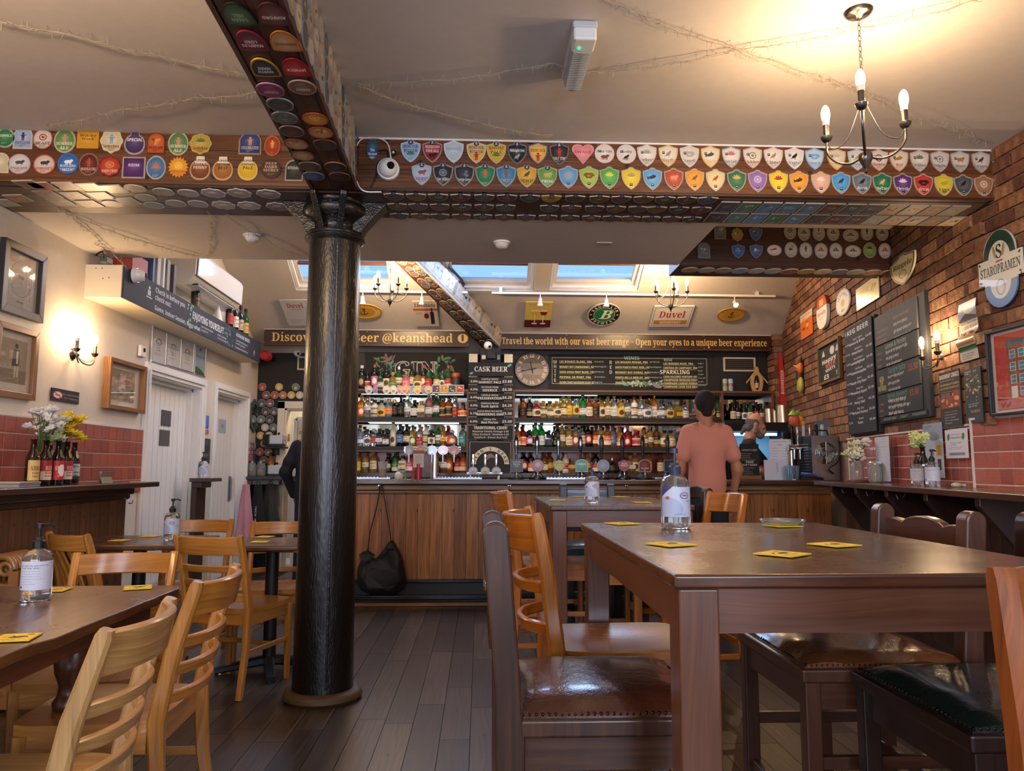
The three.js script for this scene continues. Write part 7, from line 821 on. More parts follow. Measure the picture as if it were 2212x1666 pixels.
ladderChair(M.chair,{x:-1.45,z:-3.0,turn:0.12,label:'amber chair facing the viewer at the far end of the old table',slats:2,top:0.84,w:0.42});
ladderChair(M.chair,{x:-2.04,z:-4.45,turn:PI - 0.58,label:'amber slat-back chair by the radiator at the small table',slats:0,vertical:5,top:0.845,w:0.4});
ladderChair(M.chair,{x:-1.34,z:-4.4,turn:PI - 0.32,label:'amber ladder-back chair seen from behind between the small tables',slats:3,top:0.84,w:0.43,crest:0.095});
ladderChair(M.chair,{x:-1.9,z:-5.03,turn:0.05,label:'amber chair facing the viewer behind the sanitiser bottle on the small table',slats:2,top:0.84,w:0.45});
ladderChair(M.chair,{x:-1.32,z:-5.0,turn:0.1,label:'amber ladder-back chair facing the viewer left of the black column',slats:2,top:0.83,w:0.42});
ladderChair(M.chair,{x:-1.75,z:-2.25,turn:PI / 2,label:'amber low chair beneath the left side of the old table',slats:3,top:0.7,w:0.42,sh:0.44});
const high={sh:0.67,top:1.065,w:0.44,d:0.42,slats:2,crest:0.11,bulge:0.088,lean:0.055};
ladderChair(M.chairOrange,{...high,x:0.43,z:-2.44,turn:PI / 2,label:'nearest tall orange ladder-back chair at the left of the near table'});
ladderChair(M.chairOrange,{...high,slats:3,x:0.42,z:-4.42,turn:PI / 2,label:'tall orange ladder-back chair at the left of the further table'});
ladderChair(M.chairOrange,{...high,x:1.1,z:-4.12,turn:-PI / 2+0.15,label:'tall orange ladder-back chair in front of the man in the orange shirt'});
ladderChair(wood(0x9c5420,0.3,'fine',0.6),{...high,x:0.915,z:-0.79,turn:0,lean:0.025,label:'tall orange chair cut by the right edge, its post against the near table',crest:0.13});
// leather-seated chairs with flat board posts
function nails(w,d,y) {const g=[],n=new THREE.SphereGeometry(0.0045,6,4);const add=(x,z)=>g.push(n.clone().translate(x,y,z));for (let k=0;k <= 30;k++) {add(-w / 2+w*k / 30,d / 2);add(-w / 2+w*k / 30,-d / 2);add(w / 2,-d / 2+d*k / 30);add(-w / 2,-d / 2+d*k / 30);} return merge(g);}
function leatherChair(m,hide,o) {
const {w=0.46,d=0.46,sh=0.66,top=1.08,style='scallop'}=o,t=thing('tall_chair',o.label,'chair',[o.x,0,o.z],o.turn,o.group),hw=w / 2 - 0.025;
const cush=new THREE.BoxGeometry(w - 0.03,0.045,d - 0.03,16,3,16),p=cush.attributes.position;for (let i=0;i < p.count;i++) {const u=p.getX(i) / (w - 0.03)*2,v=p.getZ(i) / (d - 0.03)*2,k=Math.pow(Math.max(0,1 - Math.pow(Math.abs(u),3.2)),0.5)*Math.pow(Math.max(0,1 - Math.pow(Math.abs(v),3.2)),0.5);if (p.getY(i) > 0) p.setY(i,0.004+0.03*k+0.004*Math.sin(u*9)*(1 - k)+0.003*Math.sin(v*11)*(1 - k));} cush.computeVertexNormals();
part(t,'seat_frame',box(w,0.04,d,0,sh - 0.02,0,0.008,2),m);part(t,'leather_seat',grain(cush.translate(0,sh+0.006,0),0,2),hide);const nn=part(t,'nail_heads',nails(w - 0.035,d - 0.035,sh+0.006),steel(0x3a2f26,0.35));nn.userData.kind='stuff';
for (const s of [-1,1]) {
part(t,'leg',box(0.045,sh - 0.03,0.045,s*hw,(sh - 0.03) / 2,d / 2 - 0.03,0.005),m);
part(t,'apron',box(0.02,0.07,d - 0.07,s*hw,sh - 0.075,0),m);for (const y of [0.18,0.38]) part(t,'stretcher',box(0.022,0.035,d - 0.06,s*hw,y+(s > 0 ? 0.03 :0),0,0.004),m);
if (style !== 'stool') {const q=new THREE.Shape();q.moveTo(-0.025,0);q.lineTo(0.025,0);q.lineTo(0.035,sh - 0.05);q.lineTo(0.0,top - 0.03);q.absarc(-0.03,top - 0.03,0.03,0,PI);q.lineTo(-0.06,top - 0.03);q.lineTo(-0.03,sh+0.05);q.closePath();part(t,'back_post',extrude(q,0.04,0.006).rotateY(-PI / 2).translate(s*hw+0.02,0,-d / 2 - 0.0),m);} else part(t,'leg',box(0.045,sh - 0.03,0.045,s*hw,(sh - 0.03) / 2,0.03 - d / 2,0.005),m);
}
for (const z of [-1,1]) {part(t,'apron',box(w - 0.09,0.07,0.02,0,sh - 0.075,z*(d / 2 - 0.03)),m);part(t,'stretcher',box(w - 0.09,0.035,0.022,0,z > 0 ? 0.24 :0.3,z*(d / 2 - 0.03),0.004),m);}
if (style === 'scallop') {const s=new THREE.Shape(),a=hw - 0.015;s.moveTo(-a,0);s.lineTo(a,0);s.lineTo(a,0.085);s.bezierCurveTo(a*0.8,0.1,a*0.6,0.09,a*0.5,0.082);s.bezierCurveTo(a*0.3,0.115,-a*0.3,0.115,-a*0.5,0.082);s.bezierCurveTo(-a*0.6,0.09,-a*0.8,0.1,-a,0.085);s.closePath();part(t,'crest_rail',extrude(s,0.022,0.004).translate(0,top - 0.135,-d / 2 - 0.05),m);part(t,'moulding',box(2*a,0.022,0.034,0,top - 0.15,-d / 2 - 0.04,0.008,2),m);part(t,'lower_rail',box(2*a,0.05,0.022,0,sh+0.1,-d / 2 - 0.02,0.005),m);for (let k=-1;k <= 1;k++) part(t,'spindle',lathe([[0.001,0],[0.012,0],[0.016,0.05],[0.009,0.09],[0.016,0.13],[0.011,0.16],[0.001,0.16]],12).translate(k*0.1,sh+0.12,-d / 2 - 0.03),m);}
if (style === 'pad') {part(t,'back_pad',box(2*hw - 0.04,0.13,0.035,0,top - 0.1,-d / 2 - 0.03,0.012,2),hide);part(t,'lower_rail',box(2*hw - 0.04,0.04,0.022,0,sh+0.1,-d / 2 - 0.01,0.005),m);}
if (style === 'spindle') {part(t,'crest_rail',sweep(bez([[-hw,top - 0.05,-d / 2 - 0.03],[0,top - 0.03,-d / 2 - 0.05],[hw,top - 0.05,-d / 2 - 0.03]],8),0.025,0.075),m);for (let k=0;k < 5;k++) part(t,'spindle',lathe([[0.001,0],[0.009,0],[0.014,0.08],[0.007,0.14],[0.014,0.2],[0.009,0.28],[0.001,0.28]],12).translate((k - 2)*0.075,sh+0.03,-d / 2 - 0.02),m);}
return t;
}
const hideB=mat(0x4a2618,0.22,{clearcoat:0.5,clearcoatRoughness:0.12,bumpMap:TX.lumps,bumpScale:0.001}),hideT=mat(0x6a3d22,0.26,{clearcoat:0.5,clearcoatRoughness:0.15,bumpMap:TX.lumps,bumpScale:0.001}),hideG=mat(0x18231d,0.24,{clearcoat:0.5,clearcoatRoughness:0.12,bumpMap:TX.lumps,bumpScale:0.0012}),hideN=mat(0x33445c,0.3,{clearcoat:0.3});
leatherChair(wood(0x5a3828,0.34,'worn',0.4),hideB,{x:0.295,z:-1.92,turn:PI / 2,label:'dark worn wooden tall chair with brown leather seat, left of the near table',w:0.47});
leatherChair(wood(0x5a3320,0.35,'fine',0.4),hideT,{x:1.11,z:-2.33,turn:-PI / 2,label:'tall chair with tan leather seat and scalloped back rail, right of the near table',w:0.52,d:0.48});
leatherChair(M.stool,hideG,{x:1.24,z:-1.812,turn:-PI / 2,label:'tall dark chair with black-green leather seat under the right of the near table',w:0.5,d:0.48,style:'pad'});
leatherChair(mat(0x39404c,0.4),hideN,{x:0.78,z:-5.28,turn:PI - PI,label:'blue-backed tall chair facing the viewer at the far end of the further table',style:'pad',w:0.4});
leatherChair(M.stool,hideB,{x:1.08,z:-4.66,turn:-PI / 2+0.1,label:'dark spindle-back tall chair right of the further table',style:'spindle',top:1.08,w:0.42});
leatherChair(M.chair,hideB,{x:0.775,z:-4.4,turn:0,label:'light wood stool with brown leather seat under the further table',style:'stool',w:0.26,d:0.32});
leatherChair(M.stool,hideN,{x:0.66,z:-4.85,turn:0,label:'dark stool with blue leather seat under the further table',style:'stool',w:0.34,d:0.34});
{const o=thing('bar_stool','round blue-topped stool beyond the near table by the right wall','stool',[2.28,0,-4.55]);part(o,'seat',lathe([[0.001,0.72],[0.17,0.72],[0.19,0.735],[0.19,0.765],[0.17,0.785],[0.001,0.795]],32),mat(0x27508f,0.4));for (let k=0;k < 4;k++) {const a=k*PI / 2+0.6;part(o,'leg',sweep([[0.11*Math.cos(a),0.72,0.11*Math.sin(a)],[0.19*Math.cos(a),0,0.19*Math.sin(a)]],0.03,0.03,[0.1,0,1]),M.stool);} part(o,'foot_ring',new THREE.TorusGeometry(0.165,0.01,8,30).rotateX(PI / 2).translate(0,0.25,0),M.chrome);}
// tall tables
function tallTable(x0,x1,z0,z1,label) {
const w=x1 - x0,d=z0 - z1,t=thing('tall_table',label,'table',[(x0+x1) / 2,0,(z0+z1) / 2]);part(t,'top',grain(new RoundedBoxGeometry(w,0.028,d,2,0.007).translate(0,0.986,0),0,1),M.table);
for (const sx of [-1,1]) for (const sz of [-1,1]) part(t,'leg',box(0.078,0.972,0.078,sx*(w / 2 - 0.05),0.486,sz*(d / 2 - 0.05),0.005),M.tableDark);
for (const s of [-1,1]) {part(t,'apron',box(w - 0.17,0.085,0.022,0,0.93,s*(d / 2 - 0.03)),M.tableDark);part(t,'apron',box(0.022,0.085,d - 0.17,s*(w / 2 - 0.03),0.93,0),M.tableDark);} return t;
}
tallTable(0.365,1.235,-1.435,-2.765,'near tall dark wooden table with worn glossy top');tallTable(0.37,1.14,-4.0,-5.2,'further tall dark wooden table before the bar');
// old low table on turned legs
{
const x0=-1.95,x1=-1.115,z0=-1.2,z1=-2.99,w=x1 - x0,d=z0 - z1,t=thing('low_table','old low wooden table with chipped edge and turned legs at lower left','table',[(x0+x1) / 2,0,(z0+z1) / 2]);
const s=new THREE.Shape();s.moveTo(-w / 2,-d / 2);s.lineTo(w / 2,-d / 2);for (let k=1;k < 26;k++) s.lineTo(w / 2 - (k > 8 && k < 13 ? 0.018 :0) - rnd(0,0.004),-d / 2+d*k / 26);s.lineTo(w / 2 - 0.03,d / 2);s.lineTo(-w / 2,d / 2);s.closePath();
part(t,'top',grain(extrude(s,0.024,0.003).rotateX(-PI / 2).translate(0,0.723,0),2),M.tableOld);for (const sx of [-1,1]) part(t,'apron',box(0.022,0.075,d - 0.2,sx*(w / 2 - 0.1),0.68,0),M.tableDark);
const leg=lathe([[0.001,0.09],[0.06,0.09],[0.062,0.13],[0.05,0.16],[0.045,0.2],[0.055,0.24],[0.068,0.3],[0.066,0.36],[0.05,0.4],[0.042,0.43],[0.055,0.45],[0.058,0.47],[0.045,0.49],[0.042,0.52],[0.056,0.56],[0.06,0.6],[0.05,0.64],[0.045,0.68],[0.06,0.72],[0.001,0.72]],28);
for (const z of [-0.42,0.5]) {for (const sx of [-1,1]) part(t,'turned_leg',leg.clone().translate(sx*0.26,0,z),wood(0x5e3420,0.3,'fine',0.5));part(t,'foot',box(w*0.85,0.09,0.09,0,0.045,z,0.01),M.dark);} part(t,'stretcher',box(0.09,0.03,0.9,0,0.11,0.04,0.005),M.tableOld);
}
function smallTable(x,z,label,w=0.6,d=0.62) {const t=thing('pedestal_table',label,'table',[x,0,z]);part(t,'top',grain(new RoundedBoxGeometry(w,0.028,d,2,0.01).translate(0,0.736,0),0,1),M.tableOld);part(t,'pedestal',cyl(0.038,0.038,0.66,0,0.39),M.black);part(t,'top_plate',box(0.3,0.02,0.3,0,0.712,0),M.black);for (const a of [0.3,0.3+PI / 2]) {part(t,'foot',sweep([[-0.3,0.018,0],[-0.05,0.055,0],[0.05,0.055,0],[0.3,0.018,0]],0.055,[0.03,0.055,0.055,0.03]).rotateY(a),M.black);for (const s of [-1,1]) part(t,'glide',cyl(0.018,0.02,0.012,s*0.27*Math.cos(a),0.006,-s*0.27*Math.sin(a),12),M.chrome);} return t;}
smallTable(-2.08,-4.8,'small pedestal table by the white doors',0.74,0.66);smallTable(-1.25,-4.7,'small pedestal table half hidden by the column',0.5,0.55);
// beer mats and sanitiser bottles
const matC=[0,1,2].map((k)=>cell(110,110,(g,w,h)=>{g.fillStyle='#e6c63a';g.fillRect(6,6,w - 12,h - 12);g.strokeStyle='#3a3a22';g.lineWidth=5;g.beginPath();for (let q=0;q < 7;q++) g.lineTo(20+q*11+rnd(-4,4),48+rnd(-16,16));g.stroke();g.fillStyle='#4a4a2a';g.beginPath();g.ellipse(60,54,26,12,-0.3,0,7);g.fill();scribble(g,22,80,62,8,'#55502a',2);g.fillStyle=['#3f8f8a','#5a6a3a','#8a5a2a'][k];g.fillRect(76,14,18,14);},'#d9b82c'));
const matG=matC.map((c)=>{const g=plate(rectPts(0.094,0.094),0.0025,c);return g.rotateX(-PI / 2);});
[[1345,1132,1,'back left of the near tall table'],[1450,1177,1,'in front of the sanitiser bottle on the near tall table'],[1690,1198,1,'nearest the viewer on the near tall table'],[1802,1178,1,'right of the others on the near tall table'],[1690,1137,1,'under the glass dish at the back of the near tall table'],[1205,1081,1,'at the left of the further tall table'],[1252,1073,1,'behind the bottle on the further tall table'],[1340,1074,1,'at the back of the further tall table'],[1386,1086,1,'at the front right of the further tall table'],[118,1275,0.75,'behind the sanitiser on the old low table'],[298,1270,0.75,'at the far end of the old low table'],[35,1379,0.75,'nearest the viewer on the old low table'],[325,1159,0.75,'at the back of the small table by the doors'],[258,1168,0.75,'at the left of the small table by the doors'],[572,1160,0.75,'at the back of the small table by the column'],[562,1171,0.75,'at the front of the small table by the column']].forEach(([x,y,h,w],i)=>{const m=solo('beer_mat',`yellow square beer mat ${w}`,'beer mat',matG[i % 3],printed(matC[i % 3],0.75),onY(x,y,h+0.002).setY(h+0.0025),rnd(-0.3,0.5)+(i === 2 ? 0.5 :0));});
{const p=onY(1690,1137,1),o=thing('glass_dish','shallow clear glass dish over a beer mat at the back of the near table','dish',[p.x,1.006,p.z]);part(o,'bowl',lathe([[0.001,0],[0.055,0.0],[0.07,0.008],[0.076,0.016],[0.074,0.017],[0.068,0.011],[0.054,0.003],[0.001,0.003]],32),glassMat(0xdfe9ee,0.92));part(o,'rim',new THREE.TorusGeometry(0.0755,0.0016,6,36).rotateX(PI / 2).translate(0,0.016,0),glassMat(0xe6eef2,0.9));}
const sanC=cell(190,200,(g,w,h)=>{g.fillStyle='#c3cce0';g.fillRect(0,0,w,h);g.fillStyle='#a9b6d2';g.beginPath();g.arc(20,h*0.75,84,0,7);g.fill();g.fillStyle='#3d3f86';g.beginPath();g.moveTo(0,0);g.lineTo(58,0);g.lineTo(0,70);g.fill();g.strokeStyle='#5a5a96';g.lineWidth=5;g.beginPath();g.arc(112,58,20,0,7);g.stroke();g.fillStyle='#b05a68';g.fillRect(100,52,24,10);g.beginPath();g.arc(34,74,11,0,7);g.fill();text(g,'Alcohol',156,92,20,'#7d86a6');scribble(g,130,112,52,7,'#8f97b3',3,1.7);scribble(g,64,h - 20,62,10,'#5f6784',1);},'#c3cce0'),sanB=cell(190,200,(g,w,h)=>{scribble(g,30,26,130,12,'#6d7490',2,1.4);for (let i=0;i < 6;i++) scribble(g,24,66+i*18,120,7,'#8b92aa',1);g.fillStyle='#55597a';g.fillRect(26,h - 28,16,16);},'#c9cee0');
const clearB=glassMat(0xf2f6f8,0.95,0.03),gel=mat(0xeef4f6,0.05,{transmission:0.95,thickness:0.05,ior:1.36});
function sanitiser(at,s,label,c,turn,head=M.black,spin=0) {
const o=thing('sanitiser_bottle',label,'bottle',at,turn);o.scale.setScalar(s);
part(o,'bottle',lathe([[0.001,0],[0.04,0.0],[0.045,0.005],[0.046,0.02],[0.046,0.13],[0.044,0.148],[0.034,0.162],[0.018,0.168],[0.016,0.172],[0.016,0.18],[0.001,0.18]],32),clearB);const g=new THREE.CylinderGeometry(0.0468,0.0468,0.094,28,1,true,-1.5,3.0).translate(0,0.085,0),uv=g.attributes.uv;for (let i=0;i < uv.count;i++) uv.setXY(i,c.u0+uv.getX(i)*(c.u1 - c.u0),c.v0+uv.getY(i)*(c.v1 - c.v0));part(o,'label',g,printed(c,0.45,{side:2}));
part(o,'collar',lathe([[0.001,0.172],[0.019,0.172],[0.02,0.195],[0.013,0.2],[0.012,0.208],[0.001,0.208]],20),head);part(o,'pump_stem',cyl(0.0045,0.0045,0.035,0,0.225,0,10),head);part(o,'pump_head',merge([cyl(0.011,0.012,0.016,0,0.247,0,14),sweep([[0,0.25,0],[0.03,0.251,0],[0.046,0.243,0]],0.009,0.008)]).rotateY(spin),head);part(o,'dip_tube',cyl(0.003,0.003,0.15,0,0.09,0,8),glassMat(0xdfe6ea,0.8));return o;
}
const yAt=(x,y,h)=>onY(x,y,h).setY(h+0.001),hBlue=mat(0x2b3350,0.4);
sanitiser(yAt(1460,1142,1),1.03,'large clear pump bottle of hand sanitiser on the near tall table',sanC,0.15,hBlue,1.2);sanitiser(yAt(1279,1086,1),0.9,'clear pump bottle of hand sanitiser on the further tall table',sanC,0.0,hBlue,1.2);sanitiser(yAt(76,1297,0.75),1.0,'clear pump bottle with plain white label on the old low table',sanB,0.3,M.black,0.4);sanitiser(yAt(370,1166,0.75),0.98,'clear pump bottle of hand sanitiser on the small table by the doors',sanC,0.1,M.black,0);
{const z=onX(441,1034,-2.57).z;sanitiser(V(-2.585,1.094,z),0.95,'clear pump bottle of hand sanitiser on the shelf end between the doors',sanC,0.9,M.black,0);}
{const a=onRW(1982,1043,0.17),b=onRW(2011,1043,0.19);sanitiser(V(a.x,1.0915,a.z),0.8,'clear pump bottle on the right shelf, left of two',sanB,-0.6,M.black,1);sanitiser(V(b.x,1.0915,b.z+0.02),0.86,'clear pump bottle on the right shelf, before the green flower',sanB,-0.6,M.black,1);const c=onRW(1997,1043,0.11);bottle('beer',G.brown,0,labelCell('#3a3a36','#b9a36a'),V(c.x,1.0915,c.z),'dark bottle vase behind the sanitiser on the right shelf',{s:1.05});posy(V(c.x,1.32,c.z),[...Array(26)].map(()=>[rnd(-0.05,0.02),rnd(0.02,0.09),rnd(-0.03,0.03),pick([0xc3cf86,0xb3c272,0xd0d8a0]),0x9aaa5a,rnd(0.9,1.2)]),'pale green flower head in the dark bottle on the right shelf');
const d=onRW(2066,1050,0.12),k=thing('coin_dish','small crumpled wrapper lying on the right shelf','wrapper',[d.x,1.0915,d.z]);part(k,'foil',(()=>{const g=new THREE.IcosahedronGeometry(0.022,1);const p=g.attributes.position;for (let i=0;i < p.count;i++) p.setXYZ(i,p.getX(i)*1.4,Math.max(0,p.getY(i)*0.7+0.012),p.getZ(i));g.computeVertexNormals();return g;})(),mat(0xb9a994,0.4));part(k,'twist',place(new THREE.ConeGeometry(0.012,0.03,7),0.035,0.014,0,0,0,1.3),mat(0x8fa39a,0.4));}
// ---------- people ----------
// bones: [ax, ay, az, bx, by, bz, ra, rb, flat] joined smoothly; cut(x, y, z) may trim the field
function flesh(bones,k,lo,hi,res,cut) {
const mc=new MarchingCubes(res,undefined,false,false,240000),n=mc.size,h=n / 2,c=[0,1,2].map((i)=>(lo[i]+hi[i]) / 2),e=[0,1,2].map((i)=>(hi[i] - lo[i]) / 2*n / (n - 6));
const B=bones.map(([ax,ay,az,bx,by,bz,ra,rb,fl=1])=>{const dx=bx - ax,dy=by - ay,dz=bz - az;return {ax,ay,az,dx,dy,dz,l:dx*dx+dy*dy+dz*dz || 1e-9,ra,rb,fl};});
for (let z=0;z < n;z++) for (let y=0;y < n;y++) for (let x=0;x < n;x++) {
const X=c[0]+(x - h) / h*e[0],Y=c[1]+(y - h) / h*e[1],Z=c[2]+(z - h) / h*e[2];let d=9;
for (const b of B) {const px=X - b.ax,py=Y - b.ay,pz=Z - b.az,t=Math.max(0,Math.min(1,(px*b.dx+py*b.dy+pz*b.dz) / b.l)),qx=px - b.dx*t,qy=py - b.dy*t,qz=(pz - b.dz*t) / b.fl,s=Math.sqrt(qx*qx+qy*qy+qz*qz) - (b.ra+(b.rb - b.ra)*t),q=Math.max(k - Math.abs(d - s),0) / k;d=Math.min(d,s) - q*q*k*0.25;}
if (cut) d=Math.max(d,cut(X,Y,Z));mc.field[x+y*n+z*n*n]=-Math.max(-1,Math.min(1,d));
}
mc.isolation=0;mc.update();const N=mc.count,p=new Float32Array(N*3),nn=mc.normalArray.slice(0,N*3);
for (let i=0;i < N;i++) for (let a=0;a < 3;a++) p[i*3+a]=c[a]+mc.positionArray[i*3+a]*e[a];
const g=new THREE.BufferGeometry();g.setAttribute('position',new THREE.BufferAttribute(p,3));g.setAttribute('normal',new THREE.BufferAttribute(nn,3));g.computeVertexNormals();
for (let i=0;i < N*3;i += 3) {const x=nn[i] / e[0],y=nn[i+1] / e[1],z=nn[i+2] / e[2],l=Math.hypot(x,y,z) || 1;g.attributes.normal.setXYZ(i / 3,x / l,y / l,z / l);}
return strip(g);
}
const S1=(ax,ay,az,r,fl)=>[ax,ay,az,ax,ay+0.001,az,r,r,fl];
// head with its neck's top at the origin, facing +z, about 0.23 tall
const headBones=[S1(0,0.135,-0.012,0.078),S1(0,0.15,-0.03,0.08),S1(0,0.1,0.025,0.062),[-0.02,0.045,0.06,0.02,0.045,0.06,0.036,0.036],[-0.042,0.06,0.0,0.042,0.06,0.0,0.034,0.034],[0,0.105,0.088,0,0.075,0.104,0.009,0.015],[-0.012,0.072,0.095,0.012,0.072,0.095,0.009,0.009],[-0.035,0.123,0.072,0.035,0.123,0.072,0.014,0.014],[-0.02,0.046,0.092,0.02,0.046,0.092,0.008,0.008],[-0.016,0.037,0.09,0.016,0.037,0.09,0.009,0.009],[-0.079,0.115,-0.012,-0.082,0.075,-0.004,0.016,0.009],[0.079,0.115,-0.012,0.082,0.075,-0.004,0.016,0.009],[0,0.05,-0.02,0,-0.05,-0.03,0.056,0.06]];
const headG=flesh(headBones,0.022,[-0.12,-0.09,-0.14],[0.12,0.25,0.14],84);
const hairFull=flesh([S1(0,0.14,-0.016,0.087),S1(0,0.152,-0.034,0.087),[0,0.12,-0.05,0,0.06,-0.055,0.062,0.045]],0.02,[-0.12,0,-0.14],[0.12,0.26,0.12],64,(x,y,z)=>Math.max(0.155 - y+Math.max(0,-z - 0.005)*-3.2 - (z < -0.01 ? 0.02 :0),z - 0.055 - (y - 0.17)*0.4));
const hairBald=flesh([S1(0,0.13,-0.022,0.0855),S1(0,0.145,-0.038,0.085),[-0.03,0.07,-0.06,0.03,0.07,-0.06,0.045,0.045],[0,0.07,-0.1,0,-0.01,-0.115,0.024,0.016]],0.012,[-0.12,-0.06,-0.16],[0.12,0.24,0.08],72,(x,y,z)=>Math.max(y - 0.175 - z*0.25,z - 0.022+Math.max(0,0.09 - y)*0.8));
const beardG=flesh([[-0.02,0.028,0.068,0.02,0.028,0.068,0.037,0.037],[-0.052,0.055,0.018,-0.022,0.03,0.06,0.029,0.035],[0.052,0.055,0.018,0.022,0.03,0.06,0.029,0.035],[-0.068,0.1,0.004,-0.058,0.055,0.014,0.014,0.026],[0.068,0.1,0.004,0.058,0.055,0.014,0.014,0.026]],0.012,[-0.11,-0.03,-0.05],[0.11,0.13,0.13],56,(x,y,z)=>y - (z > 0.055 ? 0.058 :0.1));
// hand: wrist at the origin, fingers towards -y, thumb towards +z, palm towards -x
function handG(curl) {
const b=[[0,0.01,0,0,-0.03,0,0.024,0.027],[0,-0.04,0.022,0,-0.085,0.028,0.015,0.013],[0,-0.04,0.008,0,-0.09,0.01,0.016,0.013],[0,-0.04,-0.008,0,-0.088,-0.01,0.016,0.013],[0,-0.04,-0.024,0,-0.08,-0.028,0.014,0.012]];
[[0.029,0.045,0.027,0.02,0.0095],[0.0105,0.05,0.03,0.022,0.0095],[-0.0095,0.046,0.028,0.021,0.009],[-0.028,0.036,0.022,0.018,0.008]].forEach(([z,a,l2,l3,r],i)=>{let p=[0,-0.088+(i === 3 ? 0.008 :0),z],an=curl*(0.5+i*0.08);for (const L of [a,l2,l3]) {const q=[p[0] - Math.sin(an)*L,p[1] - Math.cos(an)*L,p[2]+z*0.04];b.push([...p,...q,r,r*0.9]);p=q;an += curl*0.8;}});
b.push([-0.005,-0.025,0.02,-0.012,-0.06,0.048,0.015,0.012],[-0.012,-0.06,0.048,-0.02 - curl*0.015,-0.092,0.052,0.011,0.009]);return flesh(b,0.008,[-0.13,-0.24,-0.07],[0.06,0.05,0.09],72);
}
const hands={loose:handG(0.35),grip:handG(1.15)};
// joints for a standing figure facing +z, 1.78 m tall before scale
function person(o) {
const t=thing('person',o.label,'person',o.at,o.turn);t.scale.setScalar(o.s || 1);t.scale.x *= o.slim || 1;const lean=o.lean || 0,up=(y,z=0)=>[y,z+Math.max(0,y - 0.95)*lean],sh=1.46,[sy,sz]=up(sh,-0.01),skin=mat(o.skin || 0xb58066,0.55),bones=[],tee=[],arms={L:o.L,R:o.R};
const [hy,hz]=up(1.545,0.02),hG=headG.clone();const hm=new THREE.Matrix4().compose(V(0,hy,hz),new THREE.Quaternion().setFromEuler(new THREE.Euler(o.nod || 0,o.look || 0,0,'YXZ')),V(1,1,1));hG.applyMatrix4(hm);
for (const [k,s] of [['L',1],['R',-1]]) {const [e,w]=arms[k],S=[s*0.185,sy - 0.01,sz];bones.push([...S,...e,0.047,0.038],[...e,...w,0.041,0.026],[s*0.1,sy+0.02,sz,...S,0.05,0.05]);const m=0.62,q=S.map((v,i)=>v+(e[i] - v)*m);tee.push([...S,...q,0.062,o.sleeve || 0.06]);if (o.long) tee.push([...q,...e,0.06,0.055],[...e,...w,0.056,0.045]);bones.push([s*0.09,0.93,0,s*0.11,0.5,0.015,0.085,0.055],[s*0.11,0.5,0.015,s*0.115,0.09,-0.02,0.055,0.037],[s*0.115,0.05,-0.03,s*0.125,0.035,0.15,0.035,0.026]);}
const [cy,cz]=up(1.3,0),[by,bz]=up(1.08,0);bones.push([0,0.98,0,0,by,bz,0.13,0.125,0.75],[0,by,bz,0,cy,cz,0.125,0.14,0.72],[-0.08,cy+0.08,cz,0.08,cy+0.08,cz,0.1,0.1,0.8],[0,sy - 0.02,sz,0,hy+0.02,hz - 0.02,0.06,0.055]);
const body=[flesh(bones,0.05,[-0.62,-0.01,-0.35],[0.62,1.6,0.62],120),hG];
for (const [k,s] of [['L',1],['R',-1]]) {const [e,w]=arms[k],d=V(...w).sub(V(...e)).normalize(),g=(o['grip'+k] ? hands.grip :hands.loose).clone();if (s < 0) g.scale(1,1,1);const y=d.clone().negate(),f=(o['thumb'+k] ? V(...o['thumb'+k]) :V(0,0,1)),x=y.clone().cross(f).normalize(),z=x.clone().cross(y);if (s > 0 === !o['flip'+k]) {} const M4=new THREE.Matrix4().makeBasis(x,y,z).setPosition(...w);if (s < 0) {g.scale(-1,1,1);const P=g.attributes.position.array,Nn=g.attributes.normal.array;for (const A of [P,Nn]) for (let i=0;i < A.length;i += 9) for (let c=0;c < 3;c++) {const q=A[i+3+c];A[i+3+c]=A[i+6+c];A[i+6+c]=q;}} g.applyMatrix4(M4);body.push(g);}
part(t,'body',merge(body),skin);const wide=o.wide || 0;
tee.push([0,0.93,0,0,by,bz,0.155+wide,0.148+wide,0.76],[0,by,bz,0,cy,cz,0.148+wide,0.16+wide*0.6,0.74],[-0.1,cy+0.07,cz,0.1,cy+0.07,cz,0.115,0.115,0.82],[-0.13,sy - 0.01,sz,0.13,sy - 0.01,sz,0.062,0.062],[-0.05,sy+0.025,sz,0.05,sy+0.025,sz,0.05,0.05]);
const hem=o.hem ?? 0.93,ns=pnoise(9,9);part(t,o.top || 't_shirt',flesh(tee,0.04,[-0.62,0.7,-0.35],[0.62,1.6,0.62],110,(x,y,z)=>Math.max(hem - y+0.006*Math.sin(x*30),Math.hypot(x,z - sz - 0.01) < 0.075 ? (y - sy - 0.045) :-9) ),mat(o.cloth,0.85,{sheen:0.3,sheenRoughness:0.6,side:2}));
const leg=[];for (const s of [1,-1]) leg.push([s*0.085,0.95,0,s*0.11,0.5,0.01,0.1,0.075],[s*0.11,0.5,0.01,s*0.115,0.07,-0.02,0.075,0.062]);leg.push([-0.05,0.96,0,0.05,0.96,0,0.115,0.115,0.85]);part(t,'trousers',flesh(leg,0.04,[-0.3,0.0,-0.25],[0.3,1.12,0.25],72,(x,y)=>Math.max(y - 1.04,0.04 - y)),mat(o.legs || 0x23262e,0.85));
for (const s of [1,-1]) part(t,'shoe',flesh([[s*0.115,0.045,-0.035,s*0.128,0.04,0.14,0.045,0.036],[s*0.115,0.08,-0.02,s*0.12,0.05,0.06,0.044,0.03]],0.02,[s*0.12 - 0.08,-0.01,-0.12],[s*0.12+0.08,0.15,0.21],32,(x,y)=>0.004 - y),mat(0x1a1a1c,0.5));
